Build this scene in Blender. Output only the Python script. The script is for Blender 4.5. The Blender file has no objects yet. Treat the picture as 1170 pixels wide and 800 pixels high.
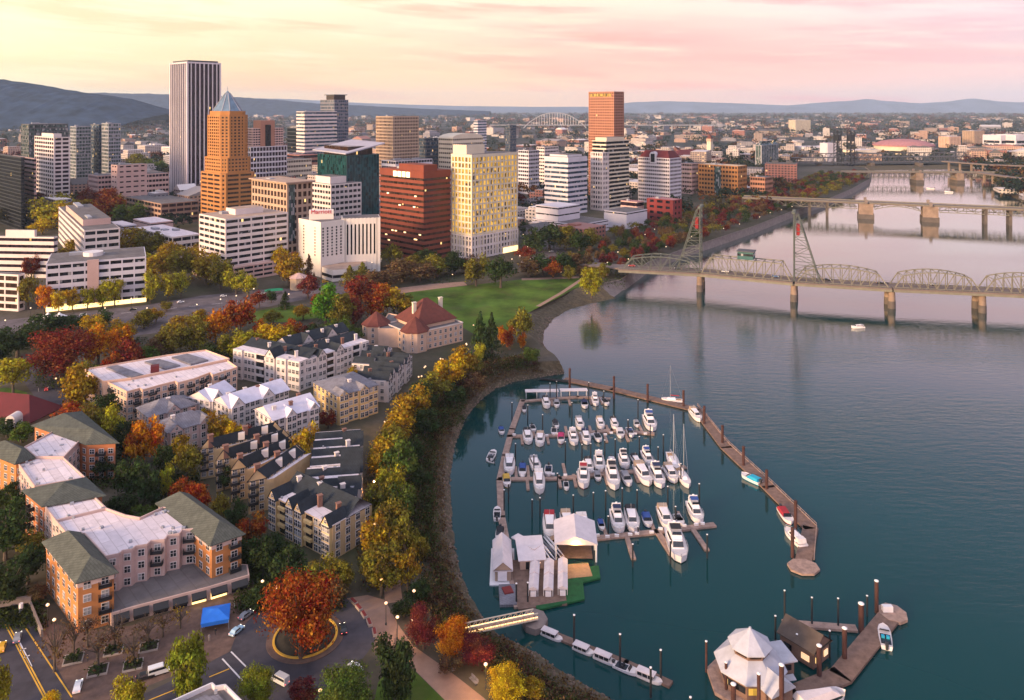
import bpy, math, random
from mathutils import Vector, Matrix
from mathutils.geometry import tessellate_polygon

SC = bpy.context.scene
COL = SC.collection
RND = random.Random(7)

# ------------------------------------------------------------------ camera, sky, sun, exposure
FPX, CX, HY, CAMH = 880.0, 585.0, 123.0, 135.0      # focal length and horizon of the photograph (1170 px wide)
cam_d = bpy.data.cameras.new('camera')
cam = bpy.data.objects.new('camera', cam_d)
COL.objects.link(cam)
SC.camera = cam
cam.location = (0, 0, CAMH)
cam.rotation_euler = (math.radians(90), 0, 0)
cam_d.sensor_width = 36.0
cam_d.sensor_fit = 'HORIZONTAL'
cam_d.lens = 36.0 * FPX / 1170.0
cam_d.shift_y = -(400.0 - HY) / 1170.0
cam_d.clip_start = 1.0
cam_d.clip_end = 90000.0

SUN_AZ, SUN_EL = math.radians(-125), math.radians(12)   # azimuth measured from the view axis, negative = left
sun_d = bpy.data.lights.new('sun', 'SUN')
sun_d.energy = 4.4
sun_d.angle = math.radians(14)
sun_d.color = (1.0, 0.66, 0.36)
sun = bpy.data.objects.new('sun', sun_d)
COL.objects.link(sun)
sdir = Vector((math.sin(SUN_AZ) * math.cos(SUN_EL), math.cos(SUN_AZ) * math.cos(SUN_EL), math.sin(SUN_EL)))
sun.rotation_euler = sdir.to_track_quat('Z', 'Y').to_euler()
sun.location = (0, 0, 500)

SC.view_settings.view_transform = 'Standard'
SC.view_settings.look = 'None'
SC.view_settings.exposure = 0.72
SC.view_settings.gamma = 1.0
SC.view_settings.use_curve_mapping = False
SC.render.engine = 'CYCLES'
cy = SC.cycles
cy.use_denoising = True
cy.max_bounces = 5
cy.diffuse_bounces = 2
cy.glossy_bounces = 3
cy.transmission_bounces = 2
cy.volume_bounces = 0
cy.caustics_reflective = False
cy.caustics_refractive = False
cy.sample_clamp_indirect = 4.0


class NT:
    """small helper to write node trees"""
    def __init__(s, tree):
        s.t = tree
        s.n = tree.nodes
        s.l = tree.links

    def node(s, kind, **kw):
        n = s.n.new(kind)
        for k, v in kw.items():
            setattr(n, k, v)
        return n

    def put(s, sock, v):
        if v is None:
            return
        if hasattr(v, 'is_linked') or isinstance(v, bpy.types.NodeSocket):
            s.l.new(v, sock)
        else:
            sock.default_value = v

    def math(s, op, a, b=None, c=None, clamp=False):
        n = s.node('ShaderNodeMath', operation=op)
        n.use_clamp = clamp
        s.put(n.inputs[0], a)
        if b is not None:
            s.put(n.inputs[1], b)
        if c is not None:
            s.put(n.inputs[2], c)
        return n.outputs[0]

    def mix(s, f, a, b, blend='MIX'):
        n = s.node('ShaderNodeMix', data_type='RGBA', blend_type=blend)
        s.put(n.inputs[0], f)
        s.put(n.inputs[6], c4(a))
        s.put(n.inputs[7], c4(b))
        return n.outputs[2]

    def ramp(s, f, pts, interp='LINEAR'):
        n = s.node('ShaderNodeValToRGB')
        s.put(n.inputs[0], f)
        n.color_ramp.interpolation = interp
        e = n.color_ramp.elements
        while len(e) < len(pts):
            e.new(0.5)
        for i, (p, c) in enumerate(pts):
            e[i].position = p
            e[i].color = c4(c)
        return n.outputs[0]

    def noise(s, vec, scale, detail=3.0, rough=0.55, out=0):
        n = s.node('ShaderNodeTexNoise')
        if vec is not None:
            s.l.new(vec, n.inputs['Vector'])
        n.inputs['Scale'].default_value = scale
        n.inputs['Detail'].default_value = detail
        n.inputs['Roughness'].default_value = rough
        return n.outputs[out]

    def mapr(s, v, a, b, c=0.0, d=1.0):
        n = s.node('ShaderNodeMapRange')
        s.put(n.inputs[0], v)
        n.inputs[1].default_value = a
        n.inputs[2].default_value = b
        n.inputs[3].default_value = c
        n.inputs[4].default_value = d
        return n.outputs[0]


def c4(c):
    if isinstance(c, (tuple, list)):
        return (c[0], c[1], c[2], 1.0)
    return c


def S(r, g, b):
    """an sRGB colour (0-255) as linear values"""
    def f(v):
        v /= 255.0
        return v / 12.92 if v <= 0.04045 else ((v + 0.055) / 1.055) ** 2.4
    return (f(r), f(g), f(b))


# ---- the sky: Nishita light plus an afterglow and added fill that vary with direction
W = bpy.data.worlds.new('World')
SC.world = W
W.use_nodes = True
w = NT(W.node_tree)
w.n.clear()
tc = w.node('ShaderNodeTexCoord')
sep = w.node('ShaderNodeSeparateXYZ')
w.l.new(tc.outputs['Generated'], sep.inputs[0])
az = w.math('ARCTAN2', sep.outputs[0], sep.outputs[1])
el = w.math('ARCSINE', sep.outputs[2])
azt = w.mapr(az, -0.62, 0.62)
lo = w.ramp(azt, [(0.0, S(255, 236, 188)), (0.22, S(252, 214, 162)), (0.5, S(253, 202, 158)), (0.7, S(241, 188, 172)), (1.0, S(216, 188, 196))])
mid = w.ramp(azt, [(0.0, S(255, 238, 186)), (0.25, S(253, 206, 158)), (0.5, S(253, 204, 168)), (0.68, S(249, 188, 170)), (0.85, S(236, 190, 188)), (1.0, S(222, 196, 204))])
hi = w.ramp(azt, [(0.0, S(255, 250, 212)), (0.3, S(255, 240, 200)), (0.6, S(253, 230, 202)), (0.8, S(246, 216, 206)), (1.0, S(234, 208, 212))])
hi = w.mix(w.mapr(el, 0.15, 0.24), hi, S(244, 184, 180))
e1 = w.mapr(el, 0.0, 0.065)
e2 = w.mapr(el, 0.06, 0.14)
base = w.mix(e2, w.mix(e1, lo, mid), hi)
cvec = w.node('ShaderNodeCombineXYZ')
w.put(cvec.inputs[0], w.math('MULTIPLY', az, 2.2))
w.put(cvec.inputs[1], w.math('MULTIPLY_ADD', el, 26.0, w.math('MULTIPLY', az, 1.1)))
cn = w.noise(cvec.outputs[0], 1.15, 6.0, 0.58)
cn2 = w.noise(cvec.outputs[0], 0.55, 3.0, 0.5)
streak = w.mapr(cn, 0.50, 0.59)
band = w.math('MULTIPLY', w.mapr(el, 0.02, 0.06), w.mapr(el, 0.16, 0.09))
pinkside = w.mapr(az, -0.36, 0.14)
pinkmask = w.math('MULTIPLY', w.math('MULTIPLY', band, w.mapr(cn2, 0.36, 0.56)), pinkside)
base = w.mix(w.math('MULTIPLY', pinkmask, 0.62), base, S(250, 148, 150))
ccol = w.ramp(azt, [(0.0, S(250, 216, 160)), (0.3, S(246, 186, 146)), (0.6, S(244, 158, 146)), (0.8, S(236, 156, 160)), (1.0, S(208, 172, 186))])
base = w.mix(w.math('MULTIPLY', streak, 0.72), base, ccol)
wisp = w.mapr(w.noise(cvec.outputs[0], 2.6, 5.0, 0.6), 0.50, 0.66)
base = w.mix(w.math('MULTIPLY', w.math('MULTIPLY', wisp, 0.55), w.mapr(el, 0.03, 0.07)), base, w.ramp(azt, [(0.0, S(255, 248, 214)), (0.5, S(255, 226, 190)), (1.0, S(240, 206, 204))]))
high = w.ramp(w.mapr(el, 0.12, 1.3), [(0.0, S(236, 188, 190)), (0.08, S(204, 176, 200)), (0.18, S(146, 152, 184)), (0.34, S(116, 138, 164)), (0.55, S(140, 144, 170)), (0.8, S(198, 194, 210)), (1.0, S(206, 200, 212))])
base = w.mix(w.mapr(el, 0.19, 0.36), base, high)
base = w.mix(w.mapr(el, 0.0, -0.03), base, S(150, 140, 150))
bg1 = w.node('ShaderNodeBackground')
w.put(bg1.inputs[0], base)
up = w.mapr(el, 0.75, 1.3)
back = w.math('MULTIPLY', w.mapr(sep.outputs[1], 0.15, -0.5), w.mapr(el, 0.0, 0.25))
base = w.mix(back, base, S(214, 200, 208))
w.put(bg1.inputs[1], w.math('ADD', w.math('ADD', w.math('MULTIPLY', w.math('MAXIMUM', up, back), 1.1), w.math('MULTIPLY', w.mapr(az, -0.75, -1.5), w.mapr(el, 0.9, 0.4))), w.mapr(el, 0.50, 0.30, 0.52, 0.74)))  # sky overhead and behind the camera, out of view, raised as added fill light
sky = w.node('ShaderNodeTexSky', sky_type='NISHITA')
sky.sun_disc = False
sky.sun_elevation = SUN_EL
sky.sun_rotation = SUN_AZ
bg2 = w.node('ShaderNodeBackground')
w.l.new(sky.outputs[0], bg2.inputs[0])
bg2.inputs[1].default_value = 0.02
add = w.node('ShaderNodeAddShader')
wo = w.node('ShaderNodeOutputWorld')
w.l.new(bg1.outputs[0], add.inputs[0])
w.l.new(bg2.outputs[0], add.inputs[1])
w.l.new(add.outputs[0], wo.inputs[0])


# ------------------------------------------------------------------ measuring and mesh helpers
def P(px, py, z=6.0):
    """the point at height z that the photograph shows at a pixel"""
    d = FPX * (CAMH - z) / (py - HY)
    return Vector(((px - CX) * d / FPX, d, z))


def at_depth(px, d, z):
    return Vector(((px - CX) * d / FPX, d, z))


def zpx(py, d):
    """height of the thing seen at pixel row py at distance d"""
    return CAMH - (py - HY) * d / FPX


class MB:
    """collects simple shapes, then links them as ONE mesh"""
    def __init__(s):
        s.v, s.f, s.m = [], [], []

    def add(s, vs, fs, mi=0):
        b = len(s.v)
        s.v.extend([tuple(p) for p in vs])
        for f in fs:
            s.f.append(tuple(i + b for i in f))
            s.m.append(mi)
        return s

    def box(s, c, size, rz=0.0, mi=0):
        cx, cy_, cz = c
        a, b, h = size[0] / 2, size[1] / 2, size[2] / 2
        ca, sa = math.cos(rz), math.sin(rz)
        vs = []
        for z in (-h, h):
            for x, y in ((-a, -b), (a, -b), (a, b), (-a, b)):
                vs.append((cx + x * ca - y * sa, cy_ + x * sa + y * ca, cz + z))
        return s.add(vs, [(3, 2, 1, 0), (4, 5, 6, 7), (0, 1, 5, 4), (1, 2, 6, 5), (2, 3, 7, 6), (3, 0, 4, 7)], mi)

    def slab(s, o, u, v, lu, lv, z0, z1, mi=0):
        """box on a rectangle: origin o, unit directions u, v"""
        p = [o, o + u * lu, o + u * lu + v * lv, o + v * lv]
        return s.prism(p, z0, z1, mi)

    def prism(s, poly, z0, z1, mi=0, mtop=None, bottom=True):
        p = [(q[0], q[1]) for q in poly]
        area = sum(p[i][0] * p[(i + 1) % len(p)][1] - p[(i + 1) % len(p)][0] * p[i][1] for i in range(len(p)))
        if area < 0:
            p.reverse()
        n = len(p)
        vs = [(x, y, z0) for x, y in p] + [(x, y, z1) for x, y in p]
        s.add(vs, [(i, (i + 1) % n, n + (i + 1) % n, n + i) for i in range(n)], mi)
        if n <= 4:
            tris = [tuple(range(n))]
        else:
            tris = [t for t in tessellate_polygon([[Vector((x, y, 0)) for x, y in p]])]
        for t in tris:
            a = [vs[i] for i in t]
            ar = sum(a[i][0] * a[(i + 1) % len(a)][1] - a[(i + 1) % len(a)][0] * a[i][1] for i in range(len(a)))
            t = t if ar > 0 else tuple(reversed(t))
            s.add([(vs[i][0], vs[i][1], z1) for i in t], [tuple(range(len(t)))], mi if mtop is None else mtop)
            if bottom:
                s.add([(vs[i][0], vs[i][1], z0) for i in reversed(t)], [tuple(range(len(t)))], mi)
        return s

    def sheet(s, poly, z, mi=0):
        p = [Vector((q[0], q[1], 0)) for q in poly]
        for t in tessellate_polygon([p]):
            a = [p[i] for i in t]
            ar = sum(a[i][0] * a[(i + 1) % 3][1] - a[(i + 1) % 3][0] * a[i][1] for i in range(3))
            if ar < 0:
                a.reverse()
            s.add([(q[0], q[1], z) for q in a], [(0, 1, 2)], mi)
        return s

    def tube(s, a, b, r0, r1=None, n=8, mi=0, cap=True):
        a, b = Vector(a), Vector(b)
        r1 = r0 if r1 is None else r1
        d = (b - a)
        if d.length < 1e-6:
            return s
        d.normalize()
        t = Vector((0, 0, 1)) if abs(d.z) < 0.95 else Vector((1, 0, 0))
        u = d.cross(t).normalized()
        v = d.cross(u)
        vs = []
        for c, r in ((a, r0), (b, r1)):
            for i in range(n):
                q = 2 * math.pi * i / n
                vs.append(c + u * (r * math.cos(q)) - v * (r * math.sin(q)))
        fs = [(i, (i + 1) % n, n + (i + 1) % n, n + i) for i in range(n)]
        if cap:
            fs += [tuple(range(n - 1, -1, -1)), tuple(range(n, 2 * n))]
        return s.add(vs, fs, mi)

    def bar(s, a, b, wd, ht, mi=0):
        """rectangular bar from a to b, ht measured upward"""
        a, b = Vector(a), Vector(b)
        d = (b - a).normalized()
        t = Vector((0, 0, 1)) if abs(d.z) < 0.95 else Vector((0, 1, 0))
        u = d.cross(t).normalized() * (wd / 2)
        v = u.cross(d).normalized() * (ht / 2)
        vs = [a - u - v, a + u - v, a + u + v, a - u + v, b - u - v, b + u - v, b + u + v, b - u + v]
        return s.add(vs, [(0, 1, 2, 3), (7, 6, 5, 4), (4, 5, 1, 0), (5, 6, 2, 1), (6, 7, 3, 2), (7, 4, 0, 3)], mi)

    def lathe(s, c, prof, n=12, mi=0, a0=0.0):
        c = Vector(c)
        vs, fs = [], []
        for r, z in prof:
            for i in range(n):
                q = a0 + 2 * math.pi * i / n
                vs.append((c.x + r * math.cos(q), c.y + r * math.sin(q), c.z + z))
        for k in range(len(prof) - 1):
            for i in range(n):
                j = (i + 1) % n
                fs.append((k * n + i, k * n + j, (k + 1) * n + j, (k + 1) * n + i))
        if prof[0][0] > 1e-4:
            fs.append(tuple(range(n - 1, -1, -1)))
        if prof[-1][0] > 1e-4:
            m = (len(prof) - 1) * n
            fs.append(tuple(range(m, m + n)))
        return s.add(vs, fs, mi)

    def build(s, name, mats, parent=None, smooth=False):
        off = Vector((0, 0, 0))
        if parent is not None:
            p = parent
            while p is not None:
                off = off + Vector(p.location)
                p = p.parent
        me = bpy.data.meshes.new(name)
        me.from_pydata([(x - off.x, y - off.y, z - off.z) for x, y, z in s.v], [], s.f)
        if not isinstance(mats, (list, tuple)):
            mats = [mats]
        for m in mats:
            me.materials.append(m)
        if len(mats) > 1:
            me.polygons.foreach_set('material_index', s.m)
        if smooth:
            me.polygons.foreach_set('use_smooth', [True] * len(s.f))
        me.update()
        o = bpy.data.objects.new(name, me)
        COL.objects.link(o)
        if parent is not None:
            o.parent = parent
        return o


def tag(o, label=None, cat=None, group=None, kind=None):
    if label:
        o['label'] = label
    if cat:
        o['category'] = cat
    if group:
        o['group'] = group
    if kind:
        o['kind'] = kind
    return o


def thing(name, label, cat, loc=(0, 0, 0), group=None):
    o = bpy.data.objects.new(name, None)
    COL.objects.link(o)
    o.location = loc
    o.empty_display_size = 0.5
    return tag(o, label, cat, group)


KIDS = {}


def kids(o):
    return [c for c in KIDS.get(o.name, [])]


def remember(o):
    """note a prototype's parts once, so copies need no search"""
    for c in o.children:
        KIDS.setdefault(o.name, []).append(c)
        remember(c)


def dup(o, loc=None, rz=None, scale=None, label=None, group=None, color=None, parent=None, cat=None):
    c = o.copy()
    COL.objects.link(c)
    if parent is not None:
        c.parent = parent
    if loc is not None:
        c.location = loc
    if rz is not None:
        c.rotation_euler = (0, 0, rz)
    if scale is not None:
        c.scale = scale if isinstance(scale, (tuple, list)) else (scale,) * 3
    tag(c, label, cat, group)
    if color is not None:
        c.color = c4(color)
    for k in kids(o):
        dup(k, parent=c, color=color)
    return c


def move_first(o, loc, rz=None, scale=None, label=None, group=None, color=None):
    o.location = loc
    if rz is not None:
        o.rotation_euler = (0, 0, rz)
    if scale is not None:
        o.scale = scale if isinstance(scale, (tuple, list)) else (scale,) * 3
    tag(o, label, None, group)
    if color is not None:
        o.color = c4(color)
        for k in kids(o):
            k.color = c4(color)
    return o


class Proto:
    """first use moves the prototype itself, later uses copy it"""
    def __init__(s, root):
        s.root, s.used = root, False
        remember(root)

    def place(s, loc, rz=0.0, scale=1.0, label=None, group=None, color=None, cat=None):
        if not s.used:
            s.used = True
            o = move_first(s.root, loc, rz, scale, label, group, color)
            if cat:
                o['category'] = cat
            return o
        return dup(s.root, loc, rz, scale, label, group, color, cat=cat)


# ------------------------------------------------------------------ materials
def mat(name, col, rough=0.75, var=0.12, scale=0.35, metal=0.0, spec=0.35, bump=0.0, objcol=False, emit=None, estr=0.0):
    m = bpy.data.materials.new(name)
    m.use_nodes = True
    t = NT(m.node_tree)
    b = t.n['Principled BSDF']
    b.inputs['Roughness'].default_value = rough
    b.inputs['Metallic'].default_value = metal
    b.inputs['Specular IOR Level'].default_value = spec
    geo = t.node('ShaderNodeNewGeometry')
    nz = t.noise(geo.outputs['Position'], scale, 4.0, 0.6)
    f = t.mapr(nz, 0.3, 0.7, 1.0 - var, 1.0 + var)
    if objcol:
        oi = t.node('ShaderNodeObjectInfo')
        c = oi.outputs['Color']
    else:
        c = c4(col)
    mul = t.node('ShaderNodeMix', data_type='RGBA', blend_type='MULTIPLY')
    mul.inputs[0].default_value = 1.0
    t.put(mul.inputs[6], c)
    t.put(mul.inputs[7], f)
    t.l.new(mul.outputs[2], b.inputs['Base Color'])
    if bump:
        bp = t.node('ShaderNodeBump')
        bp.inputs['Strength'].default_value = bump
        t.l.new(t.noise(geo.outputs['Position'], scale * 6, 4.0), bp.inputs['Height'])
        t.l.new(bp.outputs[0], b.inputs['Normal'])
    if emit:
        b.inputs['Emission Color'].default_value = c4(emit)
        b.inputs['Emission Strength'].default_value = estr
    return m


def glow(name, col, strength):
    m = bpy.data.materials.new(name)
    m.use_nodes = True
    b = m.node_tree.nodes['Principled BSDF']
    b.inputs['Base Color'].default_value = (0.8, 0.8, 0.8, 1)
    b.inputs['Emission Color'].default_value = c4(col)
    b.inputs['Emission Strength'].default_value = strength
    return m


def facade_cells(t, wu, wz, seed=0.0):
    """cell coordinates along a wall: (u / wu, z / wz) from world position and normal"""
    geo = t.node('ShaderNodeNewGeometry')
    cr = t.node('ShaderNodeVectorMath', operation='CROSS_PRODUCT')
    t.l.new(geo.outputs['Normal'], cr.inputs[0])
    cr.inputs[1].default_value = (0, 0, 1)
    dt = t.node('ShaderNodeVectorMath', operation='DOT_PRODUCT')
    t.l.new(geo.outputs['Position'], dt.inputs[0])
    t.l.new(cr.outputs[0], dt.inputs[1])
    sp = t.node('ShaderNodeSeparateXYZ')
    t.l.new(geo.outputs['Position'], sp.inputs[0])
    u = t.math('MULTIPLY_ADD', dt.outputs['Value'], 1.0 / wu, seed)
    z = t.math('MULTIPLY', sp.outputs[2], 1.0 / wz)
    return geo, u, z


def cell_random(t, u, z):
    cv = t.node('ShaderNodeCombineXYZ')
    t.put(cv.inputs[0], t.math('FLOOR', u))
    t.put(cv.inputs[1], t.math('FLOOR', z))
    wn = t.node('ShaderNodeTexWhiteNoise', noise_dimensions='2D')
    t.l.new(cv.outputs[0], wn.inputs['Vector'])
    return wn.outputs['Value']


def glass(name, col, lit=0.03, litcol=(1.0, 0.62, 0.22), litstr=1.3, wu=1.6, wz=3.4, rough=0.12, var=0.7, pale=0.0):
    """window glass: every pane its own tone, now and then a lit room"""
    m = bpy.data.materials.new(name)
    m.use_nodes = True
    t = NT(m.node_tree)
    b = t.n['Principled BSDF']
    geo, u, z = facade_cells(t, wu, wz)
    r = cell_random(t, u, z)
    tone = t.mapr(r, 0.0, 1.0, 1.0 - var, 1.0 + var)
    mul = t.node('ShaderNodeMix', data_type='RGBA', blend_type='MULTIPLY')
    mul.inputs[0].default_value = 1.0
    mul.inputs[6].default_value = c4(col)
    t.put(mul.inputs[7], tone)
    c = mul.outputs[2]
    if pale > 0:
        r2 = cell_random(t, t.math('ADD', u, 31.7), z)
        c = t.mix(t.math('GREATER_THAN', r2, 1.0 - pale), c, (0.28, 0.27, 0.27))
    t.put(b.inputs['Base Color'], c)
    b.inputs['Roughness'].default_value = rough
    b.inputs['Specular IOR Level'].default_value = 0.32
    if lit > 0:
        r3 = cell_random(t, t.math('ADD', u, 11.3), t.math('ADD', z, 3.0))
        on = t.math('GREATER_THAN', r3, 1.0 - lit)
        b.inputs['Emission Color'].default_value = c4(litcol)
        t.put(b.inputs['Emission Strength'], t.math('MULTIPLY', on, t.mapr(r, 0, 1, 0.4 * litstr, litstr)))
    return m


def facade(name, wall, win, wu=3.2, wz=3.6, fu=0.55, fz=0.5, lit=0.02, objcol=False, litstr=1.0, rough=0.7):
    """a wall with punched windows for buildings whose windows are a pixel or two"""
    m = bpy.data.materials.new(name)
    m.use_nodes = True
    t = NT(m.node_tree)
    b = t.n['Principled BSDF']
    geo, u, z = facade_cells(t, wu, wz)
    fru = t.math('FRACT', u)
    frz = t.math('FRACT', z)
    a = t.math('LESS_THAN', t.math('ABSOLUTE', t.math('SUBTRACT', fru, 0.5)), fu / 2)
    c = t.math('LESS_THAN', t.math('ABSOLUTE', t.math('SUBTRACT', frz, 0.5)), fz / 2)
    sp = t.node('ShaderNodeSeparateXYZ')
    t.l.new(geo.outputs['Normal'], sp.inputs[0])
    side = t.math('LESS_THAN', t.math('ABSOLUTE', sp.outputs[2]), 0.4)
    mask = t.math('MULTIPLY', t.math('MULTIPLY', a, c), side)
    r = cell_random(t, u, z)
    if objcol:
        oi = t.node('ShaderNodeObjectInfo')
        wc = oi.outputs['Color']
    else:
        wc = c4(wall)
    nz = t.noise(geo.outputs['Position'], 0.08, 3.0)
    wcol = t.mix(t.mapr(nz, 0.3, 0.7, 0.0, 0.25), wc, (0.1, 0.09, 0.09))
    wn = t.mix(r, tuple(x * 0.4 for x in win), tuple(x * 1.6 for x in win))
    t.put(b.inputs['Base Color'], t.mix(mask, wcol, wn))
    t.put(b.inputs['Roughness'], t.mapr(mask, 0, 1, rough, 0.15))
    if lit > 0:
        on = t.math('MULTIPLY', t.math('GREATER_THAN', r, 1.0 - lit), mask)
        b.inputs['Emission Color'].default_value = (1.0, 0.6, 0.22, 1)
        t.put(b.inputs['Emission Strength'], t.math('MULTIPLY', on, litstr))
    return m

# ------------------------------------------------------------------ the setting: water, land, hills
def water_material():
    m = bpy.data.materials.new('river_water')
    m.use_nodes = True
    t = NT(m.node_tree)
    t.n.clear()
    geo = t.node('ShaderNodeNewGeometry')
    nz = t.noise(geo.outputs['Position'], 0.012, 3.0)
    body = t.node('ShaderNodeBsdfDiffuse')
    t.put(body.inputs[0], t.mix(nz, (0.0018, 0.030, 0.031), (0.0028, 0.042, 0.042)))
    gl = t.node('ShaderNodeBsdfGlossy')
    gl.inputs['Color'].default_value = (1, 1, 1, 1)
    gl.inputs['Roughness'].default_value = 0.055
    sep = t.node('ShaderNodeSeparateXYZ')
    t.l.new(geo.outputs['Position'], sep.inputs[0])
    # ripples run across the open river; the basin behind the breakwater is calmer
    mp = t.node('ShaderNodeMapping')
    t.l.new(geo.outputs['Position'], mp.inputs[0])
    mp.inputs['Rotation'].default_value = (0, 0, math.radians(12))
    mp.inputs['Scale'].default_value = (0.35, 1.0, 1.0)
    n1 = t.noise(mp.outputs[0], 0.36, 4.0, 0.62)
    n2 = t.noise(mp.outputs[0], 1.3, 2.0, 0.5)
    hgt = t.math('MULTIPLY_ADD', n2, 0.12, n1)
    patch = t.mapr(t.noise(mp.outputs[0], 0.011, 2.0), 0.36, 0.64, 0.25, 1.0)
    open_ = t.mapr(t.math('ADD', sep.outputs[0], t.math('MULTIPLY', sep.outputs[1], 0.25)), 130.0, 190.0, 0.22, 1.0)
    bp = t.node('ShaderNodeBump')
    t.put(bp.inputs['Strength'], t.math('MULTIPLY', t.math('MULTIPLY', open_, t.mapr(sep.outputs[1], 280, 760, 1.0, 0.22)), t.math('MULTIPLY', patch, 0.75)))
    bp.inputs['Distance'].default_value = 0.55
    t.put(bp.inputs['Height'], hgt)
    t.l.new(bp.outputs[0], gl.inputs['Normal'])
    lw = t.node('ShaderNodeLayerWeight')
    lw.inputs['Blend'].default_value = 0.5
    fr = t.math('ADD', t.math('MULTIPLY_ADD', t.math('POWER', lw.outputs['Facing'], 3.2), 0.80, 0.006), t.mapr(lw.outputs['Facing'], 0.62, 0.93, 0.0, 0.19))
    mx = t.node('ShaderNodeMixShader')
    t.put(mx.inputs[0], fr)
    t.l.new(body.outputs[0], mx.inputs[1])
    t.l.new(gl.outputs[0], mx.inputs[2])
    ou = t.node('ShaderNodeOutputMaterial')
    t.l.new(mx.outputs[0], ou.inputs[0])
    return m


LAND = 6.0
M_WATER = water_material()
o = MB().sheet([(-2500, -400), (4000, -400), (4000, 3500), (-2500, 3500)], 0.0).build('river', M_WATER)
tag(o, kind='structure')


def land_material():
    m = bpy.data.materials.new('city_ground')
    m.use_nodes = True
    t = NT(m.node_tree)
    b = t.n['Principled BSDF']
    geo = t.node('ShaderNodeNewGeometry')
    n1 = t.noise(geo.outputs['Position'], 0.02, 5.0, 0.65)
    n2 = t.noise(geo.outputs['Position'], 0.0022, 6.0, 0.7)
    n3 = t.noise(geo.outputs['Position'], 0.4, 4.0, 0.6)
    near = t.ramp(n1, [(0.3, (0.05, 0.055, 0.024)), (0.5, (0.085, 0.072, 0.05)), (0.7, (0.12, 0.10, 0.088))])
    near = t.mix(t.mapr(n3, 0.3, 0.7, 0.0, 0.4), near, (0.03, 0.028, 0.02))
    far = t.ramp(n2, [(0.35, (0.02, 0.032, 0.03)), (0.5, (0.05, 0.05, 0.045)), (0.62, (0.10, 0.09, 0.085)), (0.75, (0.03, 0.04, 0.035))])
    sep = t.node('ShaderNodeSeparateXYZ')
    t.l.new(geo.outputs['Position'], sep.inputs[0])
    t.put(b.inputs['Base Color'], t.mix(t.mapr(sep.outputs[1], 900, 2200), near, far))
    b.inputs['Roughness'].default_value = 0.95
    b.inputs['Specular IOR Level'].default_value = 0.1
    return m


M_LAND = land_material()
M_BANK = mat('rocky_bank', (0.075, 0.058, 0.034), 0.95, 0.45, 0.5, bump=0.6)
M_ROCK = mat('river_stone', (0.15, 0.105, 0.078), 0.95, 0.5, 0.9, bump=0.8)
M_WALLC = mat('seawall_concrete', (0.19, 0.15, 0.135), 0.9, 0.25, 0.3)

# waterline of the near shore in the photograph, from the bottom edge to the seawall, then up river
SHORE = [(745, 830), (700, 800), (655, 775), (610, 745), (570, 725), (548, 700), (535, 680), (525, 650), (518, 612), (515, 570),
         (515, 540), (519, 512), (531, 480), (548, 458), (565, 445), (590, 436), (620, 431), (645, 427), (640, 418),
         (628, 405), (620, 392), (622, 378), (633, 364), (650, 354), (680, 346), (703, 341)]
SEAWALL = [(716, 331), (745, 309), (780, 295), (827, 279), (864, 266), (905, 249), (940, 237), (975, 221), (995, 209), (997, 200), (990, 195)]
EASTBANK = [(1110, 193.5), (1118, 199), (1132, 207), (1146, 217), (1158, 226), (1182, 236), (1240, 252), (1400, 290)]
shore = [P(x, y, 0.0) for x, y in SHORE]
wall = [P(x, y, 0.0) for x, y in SEAWALL]
east = [P(x, y, 0.0) for x, y in EASTBANK]


def offset_line(pts, dist):
    """shift a polyline to its left side by dist"""
    out = []
    for i, p in enumerate(pts):
        a = pts[max(0, i - 1)]
        b = pts[min(len(pts) - 1, i + 1)]
        d = (b - a).normalized()
        q = p + Vector((-d.y, d.x, 0)) * (dist[i] if isinstance(dist, list) else dist)
        out.append(q)
    return out


bw = [13, 13, 13, 12, 11, 10, 9, 9, 9, 9, 9, 9, 9, 9, 9, 8, 6, 3, 3, 6, 9, 12, 15, 18, 20, 16]
top_near = offset_line(shore, bw)
top_wall = offset_line(wall, [5] + [2.5] * (len(wall) - 1))
top_east = offset_line(east, 12)
land = [Vector((-900, 60, 0)), Vector((160, 60, 0))] + top_near + top_wall + [P(960, 191.5, 0), P(1060, 190, 0)] + top_east + \
       [Vector((3500, 420, 0)), Vector((17000, 420, 0)), Vector((17000, 24000, 0)), Vector((-17000, 24000, 0)), Vector((-17000, 60, 0))]
mb = MB().sheet(land, LAND)
tag(mb.build('ground', M_LAND), kind='structure')


def strip(low, z0, high, z1, rows=5, jit=0.0, rnd=None):
    m = MB()
    n = len(low)
    grid = []
    for r in range(rows + 1):
        f = r / rows
        row = []
        for i in range(n):
            p = low[i].lerp(high[i], f)
            z = z0 + (z1 - z0) * f
            if 0 < r < rows and jit:
                p = p + Vector((rnd.uniform(-jit, jit), rnd.uniform(-jit, jit), 0))
                z += rnd.uniform(-jit, jit) * 0.5
            row.append((p.x, p.y, z))
        grid.append(row)
    for r in range(rows):
        for i in range(n - 1):
            m.add([grid[r][i], grid[r][i + 1], grid[r + 1][i + 1], grid[r + 1][i]], [(3, 2, 1, 0)])
    return m


def densify(pts, step):
    out = []
    for a, b in zip(pts[:-1], pts[1:]):
        n = max(1, int((b - a).length / step))
        for k in range(n):
            out.append(a.lerp(b, k / n))
    out.append(pts[-1])
    return out


def pair_densify(a, b, step):
    oa, ob = [], []
    for i in range(len(a) - 1):
        n = max(1, int((a[i + 1] - a[i]).length / step))
        for k in range(n):
            oa.append(a[i].lerp(a[i + 1], k / n))
            ob.append(b[i].lerp(b[i + 1], k / n))
    oa.append(a[-1])
    ob.append(b[-1])
    return oa, ob


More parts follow.
